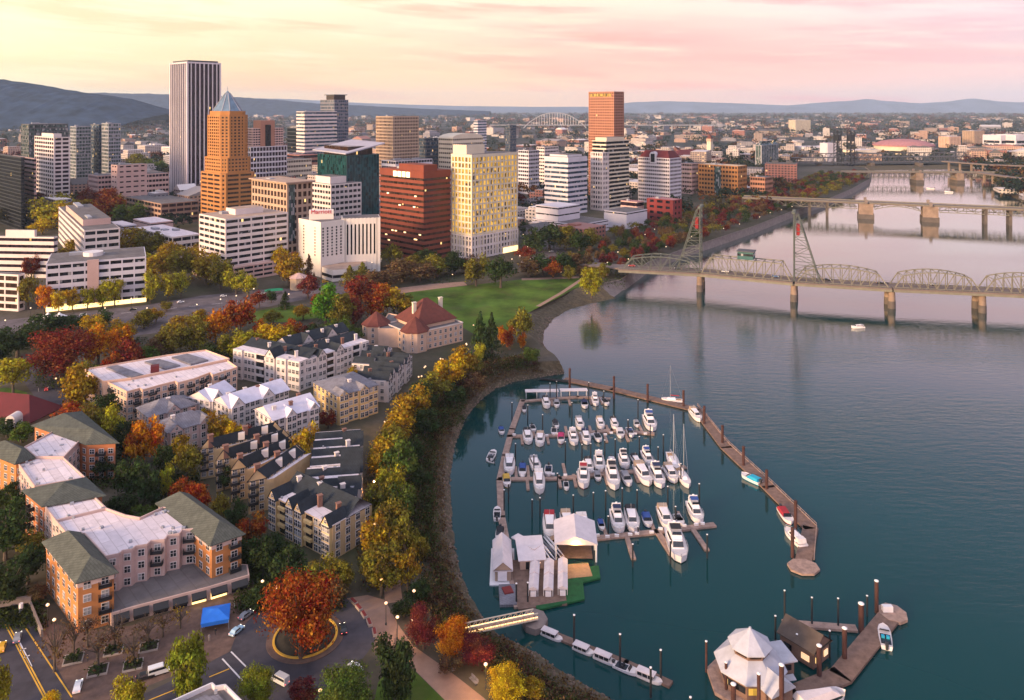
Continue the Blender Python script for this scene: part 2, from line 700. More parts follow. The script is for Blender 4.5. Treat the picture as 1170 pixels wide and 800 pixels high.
r2 = random.Random(3)
lo_, hi_ = pair_densify([p - (q - p) * 0.15 for p, q in zip(shore, top_near)], top_near, 3.0)
tag(strip(lo_, -1.0, hi_, LAND, 5, 0.5, r2).build('riverbank', M_BANK), kind='structure')
lo_, hi_ = pair_densify([p - (q - p) * 0.15 for p, q in zip(east, top_east)], top_east, 8.0)
tag(strip(lo_, -1.0, hi_, LAND, 3, 0.6, r2).build('riverbank', M_BANK), kind='structure')
# seawall promenade: vertical concrete wall with a coping
mb = strip([shore[-1]] + wall, -1.0, [top_near[-1]] + top_wall, LAND, 1)
for a, b in zip(([top_near[-1]] + top_wall)[:-1], top_wall):
    mb.bar(a + Vector((0, 0, LAND + 0.5)), b + Vector((0, 0, LAND + 0.5)), 0.8, 1.0)
o = mb.build('seawall', M_WALLC)
tag(o, 'long pale concrete seawall along the far bank of the river bend', 'seawall')
# rocks along the waterline, one mass of stones nobody could count
mb = MB()
for i in range(len(shore) - 4):
    a, b = shore[i], shore[i + 1]
    ta, tb = top_near[i], top_near[i + 1]
    n = int((b - a).length * 3.2)
    for k in range(n):
        f = r2.random()
        g = r2.random() ** 1.3 * 0.34
        p = a.lerp(b, f).lerp(ta.lerp(tb, f), g)
        s = r2.uniform(0.2, 0.55)
        z = LAND * g * 0.9
        q = r2.uniform(0, 6.3)
        vs = []
        for zz, rr in ((-0.4, 1.0), (0.35, 0.85), (0.7, 0.3)):
            for j in range(5):
                an = q + j * 1.2566 + r2.uniform(-0.25, 0.25)
                vs.append((p.x + s * rr * math.cos(an), p.y + s * rr * math.sin(an), z + s * zz))
        fs = [(j, (j + 1) % 5, 5 + (j + 1) % 5, 5 + j) for j in range(5)] + [(5 + j, 5 + (j + 1) % 5, 10 + (j + 1) % 5, 10 + j) for j in range(5)] + [(10, 11, 12, 13, 14)]
        mb.add(vs, fs)
tag(mb.build('shore_stones', M_ROCK), kind='stuff')


# ---- wooded hill on the left horizon and the faint ranges far behind
def ridge(name, d0, prof, depth, m, seed, rows=14, rough=0.06):
    """prof: (pixel x, pixel y of the crest) at distance d0; a hill with real depth"""
    rr = random.Random(seed)
    pts = []
    for (xa, ya), (xb, yb) in zip(prof[:-1], prof[1:]):
        n = max(2, int(abs(xb - xa) / 5))
        for k in range(n):
            f = k / n
            pts.append((xa + (xb - xa) * f, ya + (yb - ya) * f))
    pts.append(prof[-1])
    mb = MB()
    grid = []
    for r in range(rows + 1):
        f = r / rows
        shape = math.sin(math.pi * min(1, f / 0.5) / 2) if f < 0.5 else math.cos(math.pi * (f - 0.5))
        row = []
        for i, (px, py) in enumerate(pts):
            top = zpx(py, d0) - LAND
            d = d0 + depth * (f - 0.5)
            h = max(0, shape) * top * (1 + rough * (rr.random() - 0.5))
            row.append(((px - CX) / FPX * d0, d, LAND - 2 + h))
        grid.append(row)
    for r in range(rows):
        for i in range(len(pts) - 1):
            mb.add([grid[r][i], grid[r][i + 1], grid[r + 1][i + 1], grid[r + 1][i]], [(0, 1, 2, 3)])
    return tag(mb.build(name, m, smooth=True), kind='structure')


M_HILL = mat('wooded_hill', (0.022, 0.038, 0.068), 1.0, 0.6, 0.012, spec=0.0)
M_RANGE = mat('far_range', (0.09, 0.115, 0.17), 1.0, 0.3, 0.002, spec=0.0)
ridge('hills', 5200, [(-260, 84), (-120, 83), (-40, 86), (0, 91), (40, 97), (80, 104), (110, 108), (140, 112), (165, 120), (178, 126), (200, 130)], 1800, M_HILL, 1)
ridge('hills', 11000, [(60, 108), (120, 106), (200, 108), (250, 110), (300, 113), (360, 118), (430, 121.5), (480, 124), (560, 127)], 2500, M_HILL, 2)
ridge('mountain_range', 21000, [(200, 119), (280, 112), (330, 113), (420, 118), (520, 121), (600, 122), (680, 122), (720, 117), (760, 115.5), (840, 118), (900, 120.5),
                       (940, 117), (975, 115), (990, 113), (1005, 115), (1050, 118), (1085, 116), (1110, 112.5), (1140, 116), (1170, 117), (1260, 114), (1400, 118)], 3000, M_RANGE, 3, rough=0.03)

# ---- the evening haze over the whole city, a closed box of thin air
mh = bpy.data.materials.new('haze_air')
mh.use_nodes = True
t = NT(mh.node_tree)
t.n.clear()
pv = t.node('ShaderNodeVolumePrincipled')
pv.inputs['Color'].default_value = (0.60, 0.76, 1.0, 1)
pv.inputs['Density'].default_value = 3.2e-5
pv.inputs['Anisotropy'].default_value = 0.0
ou = t.node('ShaderNodeOutputMaterial')
t.l.new(pv.outputs[0], ou.inputs['Volume'])
o = MB().box((0, 11900, 299), (36000, 24800, 602)).build('haze', mh)
tag(o, kind='stuff')

# ------------------------------------------------------------------ downtown: office towers and blocks
G_DARK = glass('dark_glass', (0.013, 0.014, 0.018), 0.005, pale=0.05)
G_BLACK = glass('black_glass', (0.008, 0.010, 0.014), 0.002, var=0.5)
G_TEAL = glass('teal_glass', (0.010, 0.045, 0.050), 0.004, wu=2.2, var=0.8)
G_BLUE = glass('blue_glass', (0.035, 0.055, 0.085), 0.004, pale=0.1)
G_GREEN = glass('green_glass', (0.05, 0.075, 0.07), 0.006, pale=0.18)
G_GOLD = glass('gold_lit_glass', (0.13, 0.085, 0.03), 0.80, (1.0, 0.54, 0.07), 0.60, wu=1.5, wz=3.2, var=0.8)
G_WARM = glass('warm_glass', (0.040, 0.022, 0.016), 0.006, var=0.6)
G_COPPER = glass('copper_glass', (0.17, 0.062, 0.040), 0.003, var=0.35, wu=1.3, wz=3.0)
G_PURPLE = glass('plum_glass', (0.020, 0.010, 0.017), 0.004)
M_WHITE = mat('white_concrete', (0.62, 0.53, 0.50), 0.75, 0.10, 0.06)
M_COOLW = mat('cool_white_concrete', (0.52, 0.48, 0.52), 0.75, 0.10, 0.06)
M_PINK = mat('pink_concrete', (0.50, 0.33, 0.29), 0.8, 0.10, 0.06)
M_BEIGE = mat('beige_stone', (0.50, 0.36, 0.24), 0.8, 0.10, 0.06)
M_CREAM = mat('cream_stone', (0.60, 0.51, 0.39), 0.75, 0.08, 0.06)
M_RIB = mat('ribbed_marble', (0.64, 0.56, 0.57), 0.6, 0.06, 0.05)
M_ORANGE = mat('orange_brick', (0.37, 0.16, 0.048), 0.8, 0.12, 0.08)
M_RUST = mat('rust_brick', (0.17, 0.038, 0.020), 0.8, 0.14, 0.08)
M_DRED = mat('deep_red_brick', (0.19, 0.026, 0.024), 0.8, 0.14, 0.08)
M_ROSE = mat('rose_granite', (0.34, 0.155, 0.10), 0.6, 0.08, 0.05)
M_BROWN = mat('brown_concrete', (0.30, 0.19, 0.14), 0.8, 0.12, 0.06)
M_TAN = mat('tan_concrete', (0.40, 0.28, 0.20), 0.8, 0.10, 0.06)
M_BLACKM = mat('black_metal', (0.014, 0.014, 0.017), 0.5, 0.2, 0.1)
M_GREYM = mat('grey_metal', (0.28, 0.28, 0.31), 0.5, 0.15, 0.1)
M_DGREY = mat('dark_grey_cladding', (0.07, 0.07, 0.08), 0.6, 0.2, 0.1)
M_TEALM = mat('teal_mullion', (0.012, 0.05, 0.055), 0.4, 0.2, 0.1)
M_ROOFG = mat('grey_roofing', (0.13, 0.115, 0.115), 0.9, 0.25, 0.15)
M_ROOFT = mat('tan_roofing', (0.36, 0.25, 0.19), 0.9, 0.2, 0.15)
M_ROOFW = mat('white_roofing', (0.70, 0.60, 0.61), 0.85, 0.09, 0.5)


def seams(m, su, sv, dark=0.72, width=0.012, rot=47):
    """membrane seams or shingle courses laid across a roof"""
    t = NT(m.node_tree)
    b = t.n['Principled BSDF']
    src = b.inputs['Base Color'].links[0].from_socket
    geo = t.node('ShaderNodeNewGeometry')
    mp = t.node('ShaderNodeMapping')
    mp.inputs['Rotation'].default_value = (0, 0, math.radians(rot))
    t.l.new(geo.outputs['Position'], mp.inputs[0])
    br = t.node('ShaderNodeTexBrick')
    t.l.new(mp.outputs[0], br.inputs['Vector'])
    br.inputs['Scale'].default_value = 1.0
    br.inputs['Brick Width'].default_value = su
    br.inputs['Row Height'].default_value = sv
    br.inputs['Mortar Size'].default_value = width * sv * 4
    br.inputs['Color1'].default_value = (1, 1, 1, 1)
    br.inputs['Color2'].default_value = (.88, .87, .87, 1)
    br.inputs['Mortar'].default_value = (dark, dark * .97, dark * .95, 1)
    st = t.mapr(t.noise(geo.outputs['Position'], 0.22, 5.0, .7), .56, .68, 1.0, .80)
    n = t.node('ShaderNodeMix', data_type='RGBA', blend_type='MULTIPLY')
    n.inputs[0].default_value = 1.0
    t.l.new(src, n.inputs[6])
    t.l.new(br.outputs[0], n.inputs[7])
    n2 = t.node('ShaderNodeMix', data_type='RGBA', blend_type='MULTIPLY')
    n2.inputs[0].default_value = 1.0
    t.l.new(n.outputs[2], n2.inputs[6])
    t.put(n2.inputs[7], st)
    t.l.new(n2.outputs[2], b.inputs['Base Color'])


seams(M_ROOFW, 9.0, 2.4)
seams(M_ROOFG, 11.0, 3.2, .8)
M_ROOFR = mat('red_metal_roof', (0.10, 0.014, 0.018), 0.85, 0.15, 0.15)
M_ROOFP = mat('pink_roofing', (0.34, 0.15, 0.15), 0.8, 0.15, 0.15)
M_PYR = mat('blue_glass_roof', (0.14, 0.20, 0.26), 0.25, 0.3, 0.15, metal=0.3)
M_STEELW = mat('white_steel', (0.62, 0.58, 0.58), 0.5, 0.06, 0.3)
M_LITW = glow('lit_window', (1.0, 0.60, 0.18), 1.3)
M_LITY = glow('lit_shopfront', (1.0, 0.66, 0.20), 1.5)

EYE = Vector((0, 0, CAMH))
TH = math.radians(47)


def plan(xl, xc, xr, yb, th=None, z=LAND):
    """rectangular plan from the near corner's pixel and the pixels of its two far corners"""
    th = TH if th is None else math.radians(th)
    u = Vector((math.cos(th), math.sin(th), 0))
    v = Vector((-math.sin(th), math.cos(th), 0))
    c = P(xc, yb, z)
    c.z = 0

    def run(px, d):
        k = (px - CX) / FPX
        den = d.x - k * d.y
        t = (k * c.y - c.x) / den
        return t
    lu, lv = run(xr, u), run(xl, v)
    lu = lu if 0.5 < lu < 400 else 40
    lv = lv if 0.5 < lv < 400 else 40
    return c, u, v, lu, lv


def rect(c, u, v, lu, lv):
    return [c, c + u * lu, c + u * lu + v * lv, c + v * lv]


def inset(poly, d):
    n = len(poly)
    out = []
    for i in range(n):
        a, b, c = poly[i - 1], poly[i], poly[(i + 1) % n]
        e1 = (b - a).normalized()
        e2 = (c - b).normalized()
        n1 = Vector((-e1.y, e1.x, 0))
        n2 = Vector((-e2.y, e2.x, 0))
        bis = n1 + n2
        k = d / max(0.3, (1 + n1.dot(n2)))
        out.append(b + bis * k)
    return out


def ccw(poly):
    a = sum(poly[i].x * poly[(i + 1) % len(poly)].y - poly[(i + 1) % len(poly)].x * poly[i].y for i in range(len(poly)))
    return list(poly) if a > 0 else list(reversed(poly))


def seen_edges(poly):
    out = []
    for i in range(len(poly)):
        a, b = poly[i], poly[(i + 1) % len(poly)]
        e = (b - a)
        if e.length < 0.3:
            continue
        nrm = Vector((e.y, -e.x, 0)).normalized()
        if nrm.dot(Vector((0, 0, 0)) - (a + b) / 2) > 0:
            out.append((a, b, nrm))
    return out


def stuffed(root, n=95):
    """past about a hundred of one part: the nearest stay single, the rest become one"""
    by = {}
    for c in KIDSALL.get(root.name, []):
        by.setdefault(c[0], []).append(c)


def bands(root, poly, z0, z1, floors, wall, gl, s=0.5, bay=0.0, pw=0.6, deep=0.4, top=1.0, name='wall', pier_out=0.05, win='window_band', lit=None, rows=None):
    """one tier of a facade: core, floor slabs and piers as one wall, and a glazing band per floor and side"""
    poly = ccw(poly)
    core = inset(poly, deep)
    fh = (z1 - z0 - top) / floors
    mb = MB()
    mb.prism(core, z0, z1 - 0.4)
    for k in range(floors):
        mb.prism(poly, z0 + k * fh, z0 + k * fh + s * fh)
    mb.prism(poly, z1 - top, z1)
    edges = seen_edges(poly)
    for a, b, nrm in edges:
        L = (b - a).length
        e = (b - a) / L
        if bay > 0:
            n = max(1, round(L / bay))
            for k in range(n + 1):
                p = a + e * (k * L / n)
                off = pw / 2 if k == 0 else (-pw / 2 if k == n else 0)
                q = p + e * off - nrm * (deep - pier_out) / 2
                mb.box((q.x, q.y, (z0 + z1) / 2), (pw, deep + pier_out, z1 - z0 - 0.02), math.atan2(e.y, e.x))
    w_ = mb.build(name, wall, root)
    for a, b, nrm in edges:
        L = (b - a).length
        if L < 1.5:
            continue
        e = (b - a) / L
        m = (a + b) / 2 - nrm * (deep - 0.06)
        first = None
        for k in range(floors):
            if rows and k not in rows:
                continue
            zc = z0 + k * fh + s * fh + (1 - s) * fh / 2
            if first is None:
                first = MB().box((m.x, m.y, zc), (L - 2 * deep, 0.12, (1 - s) * fh - 0.02), math.atan2(e.y, e.x)).build(win, gl, root)
                zf = zc
            else:
                c = first.copy()
                COL.objects.link(c)
                c.parent = root
                c.location = (0, 0, zc - zf)
    return w_


def strips(root, poly, z0, z1, wall, gl, bay, rib, deep=0.6, top=3.0, name='wall', base=0.0, proud=0.5):
    """vertical ribs from foot to roof with a glass strip in every bay"""
    poly = ccw(poly)
    core = inset(poly, deep)
    mb = MB()
    mb.prism(core, z0, z1 - 0.5)
    mb.prism(poly, z1 - top, z1)
    if base:
        mb.prism(poly, z0, z0 + base)
    edges = seen_edges(poly)
    spec = []
    for a, b, nrm in edges:
        L = (b - a).length
        e = (b - a) / L
        n = max(1, round(L / bay))
        for k in range(n + 1):
            p = a + e * (k * L / n)
            wd = rib * (1.8 if k in (0, n) else 1.0)
            off = wd / 2 if k == 0 else (-wd / 2 if k == n else 0)
            q = p + e * off - nrm * (deep - proud) / 2
            mb.box((q.x, q.y, (z0 + z1) / 2), (wd, deep + proud, z1 - z0 + 0.3), math.atan2(e.y, e.x))
        spec.append((a, b, nrm, L, e, n))
    mb.build(name, wall, root)
    for a, b, nrm, L, e, n in spec:
        first = None
        for k in range(n):
            p = a + e * ((k + 0.5) * L / n) - nrm * (deep - 0.1)
            if first is None:
                first = MB().box((p.x, p.y, (z0 + base + z1 - top) / 2), (L / n - rib, 0.2, z1 - top - z0 - base - 0.1), math.atan2(e.y, e.x)).build('window_strip', gl, root)
                p0 = p
            else:
                c = first.copy()
                COL.objects.link(c)
                c.parent = root
                c.location = p - p0


def roof_deck(root, poly, z, m, rim=0.9, name='roof'):
    poly = ccw(poly)
    MB().prism(inset(poly, 0.5), z - 0.35, z + 0.03).build(name, m, root)


def units(root, c, u, v, lu, lv, z, n, m, seed=0, name='rooftop_unit', hmax=3.0):
    rr = random.Random(seed)
    for k in range(n):
        a, b = rr.uniform(0.12, 0.7), rr.uniform(0.12, 0.7)
        sa, sb = rr.uniform(0.08, 0.22), rr.uniform(0.08, 0.22)
        MB().slab(c + u * (lu * a) + v * (lv * b), u, v, max(1.5, lu * sa), max(1.5, lv * sb), z, z + rr.uniform(1.0, hmax)).build(name, m, root)


def block(root, c, u, v, lu, lv, fr, z0, z1, m, name='penthouse', mtop=None):
    a0, b0, a1, b1 = fr
    o = c + u * (lu * a0) + v * (lv * b0)
    mb = MB().prism(rect(o, u, v, lu * (a1 - a0), lv * (b1 - b0)), z0, z1, 0, 1 if mtop else None)
    return mb.build(name, [m, mtop] if mtop else m, root)


def tower(name, label, xl, xc, xr, yt, yb, floors, wall, gl, th=None, s=0.5, bay=0.0, pw=0.6, cat='office building', roof=None,
          mode='bands', rib=1.0, nu=2, deep=0.4, top=1.2, pent=None, pentm=None, seed=1, group=None):
    c, u, v, lu, lv = plan(xl, xc, xr, yb, th)
    h = (yb - yt) * c.y / FPX
    root = thing(name, label, cat, (c.x, c.y, LAND), group)
    poly = rect(c, u, v, lu, lv)
    z1 = LAND + h
    if mode == 'bands':
        bands(root, poly, LAND, z1, floors, wall, gl, s, bay, pw, deep, top)
    else:
        strips(root, poly, LAND, z1, wall, gl, bay, rib, deep, top)
    roof_deck(root, poly, z1, roof or M_ROOFG)
    if pent:
        for fr in pent:
            block(root, c, u, v, lu, lv, fr[:4], z1, z1 + fr[4], pentm or wall, 'penthouse', roof or M_ROOFG)
    if nu:
        units(root, c, u, v, lu, lv, z1, nu, M_GREYM, seed)
    return root, c, u, v, lu, lv, z1


# --- far left
tower('office_tower', 'black glass tower cut by the left edge of the view', -45, 24, 28.5, 180, 264, 20, M_BLACKM, G_BLACK, s=0.25, nu=0, pent=[(0.0, 0.55, 1, 1, 8)])
tower('office_block', 'narrow pale building with dark bands squeezed beside the black tower', 14, 39, 42, 181, 258, 15, M_PINK, G_DARK, s=0.5, nu=0)
tower('apartment_tower', 'grey green glass slab tower behind the white ribbed tower', 24, 33, 78, 142, 226, 19, M_DGREY, G_GREEN, s=0.28, bay=7, pw=0.5, nu=2)
r, c, u, v, lu, lv, z1 = tower('office_tower', 'white ribbed tower with thick vertical piers and rounded right side', 39.5, 61.5, 80, 157, 238, 17, M_WHITE, G_PURPLE, s=0.42, bay=8.5, pw=1.6, nu=0, pent=[(0.1, 0.1, 0.6, 0.7, 4.5)])
tower('apartment_tower', 'pale grey glass tower left of the dark slab', 80, 87, 104, 144.5, 216, 18, M_GREYM, G_GREEN, s=0.3, bay=4, nu=1)
tower('apartment_tower', 'thin dark slab tower between two pale glass towers', 103, 113, 119, 142.5, 214, 18, M_DGREY, G_BLUE, s=0.2, nu=1)
tower('apartment_tower', 'pale grid fronted tower right of the dark slab', 116, 124, 138, 141, 216, 18, M_GREYM, G_GREEN, s=0.35, bay=4, nu=2)
tower('office_block', 'low pink office wing nearest the autumn trees', 101, 112, 131, 201, 240, 7, M_PINK, G_PURPLE, s=0.52, bay=4, nu=1)
tower('office_block', 'tall pink blank sided block in the middle of the pink offices', 127, 134, 168, 189, 243, 9, M_PINK, G_PURPLE, s=0.72, bay=9, pw=3, nu=2)
tower('office_block', 'broad pink office wing beside the tall ribbed bank tower', 146, 166, 193, 199, 240, 7, M_PINK, G_PURPLE, s=0.52, bay=4, nu=2)
r, c, u, v, lu, lv, z1 = tower('parking_garage', 'brown open sided parking garage with a striped roof deck', 144, 184, 227, 233, 258, 4, M_BROWN, G_PURPLE, s=0.45, bay=9, pw=1.0, nu=0, cat='parking garage', roof=M_ROOFG)
# --- the tall white bank tower
r, c, u, v, lu, lv, z1 = tower('bank_tower', 'tallest tower, white with close vertical ribs and dark glass', 194, 213.5, 252.5, 70.5, 229, 40, M_RIB, G_PURPLE, mode='strips', bay=6.4, rib=1.15, deep=1.2, top=2.0, nu=0, cat='skyscraper')
MB().prism(ccw(inset(rect(c, u, v, lu, lv), 3)), z1 - 0.3, z1 + 2.5).build('rooftop_plant', M_DGREY, r)

# --- the orange stepped tower with the glass pyramid
c, u, v, lu, lv = plan(227.5, 254, 293, 266)
root = thing('stepped_tower', 'orange brick stepped tower crowned by a blue glass pyramid', 'skyscraper', (c.x, c.y, LAND))


def chamfer(c, u, v, lu, lv, k):
    return [c + u * k, c + u * (lu - k), c + u * lu + v * k, c + u * lu + v * (lv - k), c + u * (lu - k) + v * lv, c + u * k + v * lv, c + v * (lv - k), c + v * k]


zA = zpx(181, c.y)
zB = zpx(127, c.y + 12)
bands(root, chamfer(c, u, v, lu, lv, 4), LAND, zA - 16, 13, M_ORANGE, G_WARM, 0.52, 13.0, 1.8, 0.6, 1.5, 'lower_wall')
ci = c + u * (lu * 0.06) + v * (lv * 0.06)
bands(root, chamfer(ci, u, v, lu * 0.88, lv * 0.88, 5), zA - 16, zA, 4, M_ORANGE, G_WARM, 0.55, 4.0, 1.4, 0.4, 1.5, 'shoulder_wall')
fu = 0.20
ci = c + u * (lu * 0.09) + v * (lv * 0.10)
bands(root, chamfer(ci, u, v, lu * 0.82, lv * 0.80, 7), zA, zB - 4, 13, M_ORANGE, G_WARM, 0.46, 4.6, 1.9, 0.6, 2.0, 'upper_wall')
cj = c + u * (lu * 0.13) + v * (lv * 0.14)
q = ccw(chamfer(cj, u, v, lu * 0.74, lv * 0.72, 7))
MB().prism(q, zB - 4, zB).build('crown_wall', M_ORANGE, root)
q = ccw(chamfer(cj + u * 2.5 + v * 2.5, u, v, lu * 0.74 - 5, lv * 0.72 - 5, 6))
ctr = sum(q, Vector((0, 0, 0))) / len(q)
zt = zpx(103, c.y + 20)
mb = MB()
q2 = [ctr + (p - ctr) * 0.16 for p in q]
n = len(q)
mb.add([(p.x, p.y, zB) for p in q] + [(p.x, p.y, zB + (zt - zB) * 0.86) for p in q2], [(i, (i + 1) % n, n + (i + 1) % n, n + i) for i in range(n)])
mb.add([(p.x, p.y, zB + (zt - zB) * 0.86) for p in q2] + [(ctr.x, ctr.y, zt)], [(i, (i + 1) % n, n) for i in range(n)])
mb.build('pyramid_roof', M_PYR, root)
mb = MB()
for p, p2 in zip(q, q2):
    mb.tube((p.x, p.y, zB + 0.3), (p2.x, p2.y, zB + (zt - zB) * 0.86 + 0.3), 0.45, n=5)
mb.tube((ctr.x, ctr.y, zt - 1), (ctr.x, ctr.y, zt + 4), 0.3, n=5)
mb.build('roof_ridge', M_GREYM, root)

# --- behind and right of it
r, c, u, v, lu, lv, z1 = tower('office_block', 'pink stepped office tower with a tall dark arch right of the pyramid tower', 272, 286, 328, 168, 224, 9, M_COOLW, G_PURPLE, s=0.3, bay=5, pw=0.9, nu=0)
q = rect(c + u * 6 + v * 4, u, v, lu - 10, lv * 0.8)
zz = zpx(147, c.y)
bands(r, q, z1, zz, 7, M_PINK, G_PURPLE, 0.45, 4, 0.9, name='upper_wall')
q = rect(c + u * (lu * 0.30) + v * 2.5, u, v, lu * 0.38, lv * 0.6)
MB().prism(ccw(q), z1, zpx(138, c.y)).build('arch_block', M_ROSE, r)
MB().slab(c + u * (lu * 0.42) + v * 1.9, u, v, lu * 0.15, 1.0, z1, zpx(143, c.y)).build('arch_window', G_BLACK, r)
tower('office_tower', 'white banded tower with open floors left of the tallest dark rimmed tower', 338.5, 348, 385, 127.5, 204, 18, M_WHITE, G_BLUE, s=0.5, nu=2)
tower('office_tower', 'dark blue glass box in front of the white banded tower', 328, 362, 382.5, 147, 200, 12, M_DGREY, G_BLACK, s=0.12, nu=1)
r, c, u, v, lu, lv, z1 = tower('apartment_tower', 'slim dark grey glass tower with a flat rooftop frame', 366, 382, 398, 114, 198, 22, mat('slate_cladding', (.16, .15, .18), .6, .1, .1), G_BLUE, s=0.4, bay=5, nu=0)
MB().slab(c + u * 2 + v * 4, u, v, lu * 0.8, lv * 0.55, z1, z1 + 9).build('lit_top_floor', G_WARM, r)
MB().slab(c + u * 0 + v * 1, u, v, lu * 0.95, lv * 0.7, z1 + 9, z1 + 10.5).build('roof_canopy', M_DGREY, r)
tower('office_tower', 'square brown grid tower standing clear of its neighbours', 429.5, 449, 478.5, 133, 210, 20, M_TAN, G_WARM, s=0.38, bay=3.6, pw=1.1, nu=2, top=2)
# glass courthouse with the tilted roof slab
c, u, v, lu, lv = plan(363, 396, 433, 264)
root = thing('courthouse_tower', 'dark teal glass building under a wide tilted white roof slab', 'courthouse', (c.x, c.y, LAND))
zt = zpx(178, c.y)
strips(root, rect(c, u, v, lu, lv), LAND, zt, M_TEALM, G_TEAL, 3.6, 0.35, 0.3, 0.5, proud=0.25)
zr = zt + 3
MB().prism(ccw(inset(rect(c, u, v, lu, lv), 5)), zt, zt + 9).build('attic_floor', G_WARM, root)
a, b = c - u * 4 - v * 4, c + u * (lu + 5) - v * 4
d_, e_ = c + u * (lu + 5) + v * (lv + 4), c - u * 4 + v * (lv + 4)
mb = MB()
hs = [zt + 1.5, zt + 11, zt + 13, zt + 3.5]
pts = [a, b, d_, e_]
mb.add([(p.x, p.y, z) for p, z in zip(pts, hs)] + [(p.x, p.y, z + 1.2) for p, z in zip(pts, hs)],
       [(3, 2, 1, 0), (4, 5, 6, 7), (0, 1, 5, 4), (1, 2, 6, 5), (2, 3, 7, 6), (3, 0, 4, 7)])
mb.build('tilted_roof', mat('lavender_roof', (.34, .32, .38), .7, .1, .1), root)
tower('office_block', 'small beige building with a sloping front below the dark blue glass box', 312, 326, 356, 183, 218, 6, M_CREAM, G_WARM, s=0.55, bay=3, nu=0)
tower('office_block', 'low block with a pink roof behind the small sloping beige building', 316, 342, 365, 177.5, 206, 5, M_ROSE, G_PURPLE, s=0.5, nu=2, roof=M_ROOFP)
r, c, u, v, lu, lv, z1 = tower('office_block', 'brown stone building with yellow bays under a flat overhanging roof', 287.5, 328, 357, 210, 292, 9, M_TAN, G_WARM, s=0.35, bay=5.5, pw=1.6, nu=2, deep=0.6, roof=M_ROOFT)
MB().prism(ccw(inset(rect(c, u, v, lu, lv), -2.0)), z1 + 0.05, z1 + 1.2).build('roof_overhang', M_ROOFT, r)
MB().slab(c + u * 1.5 - v * 0.35, u, v, lu * 0.24, 0.3, LAND + 12, z1 - 1).build('corner_glazing', G_GREEN, r)
tower('office_block', 'white gridded office block rising behind the hotel', 350, 378, 413, 211, 270, 9, M_WHITE, G_DARK, s=0.5, bay=5.0, pw=1.0, nu=1, pent=[(0.1, 0.15, 0.62, 0.75, 7)])
tower('office_block', 'small dark roofed grey block beside the orange stepped tower', 248, 262, 300, 230, 264, 4, M_DGREY, G_WARM, s=0.45, bay=5, nu=3)
# nearest white office with its podium
r, c, u, v, lu, lv, z1 = tower('office_block', 'white office block with long dark window rows on a low podium', 227.5, 257.5, 329, 250.5, 322, 10, M_WHITE, G_DARK, s=0.52, bay=9.5, pw=0.9, nu=2, roof=M_ROOFT, pent=[(0.3, 0.35, 0.75, 0.7, 4.5)], deep=0.5)
bands(r, rect(c - u * 5 - v * 7, u, v, lu + 4, lv + 8), LAND - 0.02, LAND + 11, 3, M_PINK, G_DARK, 0.5, 8, 0.8, name='podium_wall')
# hotel
c, u, v, lu, lv = plan(341, 366.5, 392, 317)
root = thing('hotel', 'white angled hotel with dark vertical slots and a rooftop sign', 'hotel', (c.x, c.y, LAND))
zt = zpx(254, c.y)
M_HOTEL = mat('hotel_white', (0.66, 0.59, 0.53), 0.75, 0.06, 0.06)
MB().prism(rect(c, u, v, lu, lv), LAND, zt).build('west_wing', M_HOTEL, root)
w0 = c + u * lu
uu = Vector((math.cos(math.radians(14)), math.sin(math.radians(14)), 0))
vv = Vector((-uu.y, uu.x, 0))
k = (434.5 - CX) / FPX
tt = (k * w0.y - w0.x) / (uu.x - k * uu.y)
east_w = rect(w0 - uu * 1, uu, vv, tt + 1, 20)
strips(root, east_w, LAND, zt + 0.4, M_HOTEL, G_BLACK, tt / 9.5, 1.7, 1.0, 4.5, name='east_wing', base=14, proud=0.1)
# small square windows on the wing's two faces, the nearest ones single
wins = []
for (o_, d_, L, nn) in ((c, v, lv, 2), (c, u, lu, 5)):
    nrm = Vector((d_.y, -d_.x, 0))
    if nrm.dot(-c) < 0:
        nrm = -nrm
    first = None
    for i in range(nn):
        for j in range(10):
            p = o_ + d_ * (L * (i + 0.5) / nn) + nrm * 0.05
            z = LAND + 16 + (zt - LAND - 20) * j / 9.5
            if first is None:
                first = MB().box((p.x, p.y, z), (1.25, 0.16, 1.35), math.atan2(d_.y, d_.x)).build('window', G_DARK, root)
                p0, zf = p, z
            else:
                cpy = first.copy()
                COL.objects.link(cpy)
                cpy.parent = root
                cpy.location = (p.x - p0.x, p.y - p0.y, z - zf)
q = [c + u * 2 + v * 2, c + u * (lu - 1) + v * 2, c + u * (lu - 1) + v * (lv - 2), c + u * 2 + v * (lv - 2)]
roof_deck(root, rect(c, u, v, lu, lv), zt, M_ROOFG)
roof_deck(root, east_w, zt + 0.4, M_ROOFG)
sg0 = at_depth(353, c.y + 12, 0)
MB().prism(rect(Vector((sg0.x, sg0.y, 0)), uu, vv, 28.0 * c.y / FPX, 8), zt, zt + 10.5 * c.y / FPX).build('sign_block', M_HOTEL, root)
fc = bpy.data.curves.new('sign_lettering', 'FONT')
fc.body = 'Marriott'
fc.size = 4.6
fc.extrude = 0.12
fc.align_x = 'CENTER'
M_REDL = mat('red_letters', (0.5, 0.02, 0.03), 0.5, 0.0)
fc.materials.append(M_REDL)
fo = bpy.data.objects.new('sign_lettering', fc)
fm = bpy.data.meshes.new_from_object(fo)
bpy.data.objects.remove(fo)
fo = bpy.data.objects.new('sign_lettering', fm)
COL.objects.link(fo)
fo.parent = root
pp = Vector((sg0.x, sg0.y, 0)) + uu * (14 * c.y / FPX) - vv * 0.16
fo.location = (pp.x - c.x, pp.y - c.y, zt + 4.6 - LAND)
fo.rotation_euler = (math.radians(90), 0, math.radians(14))
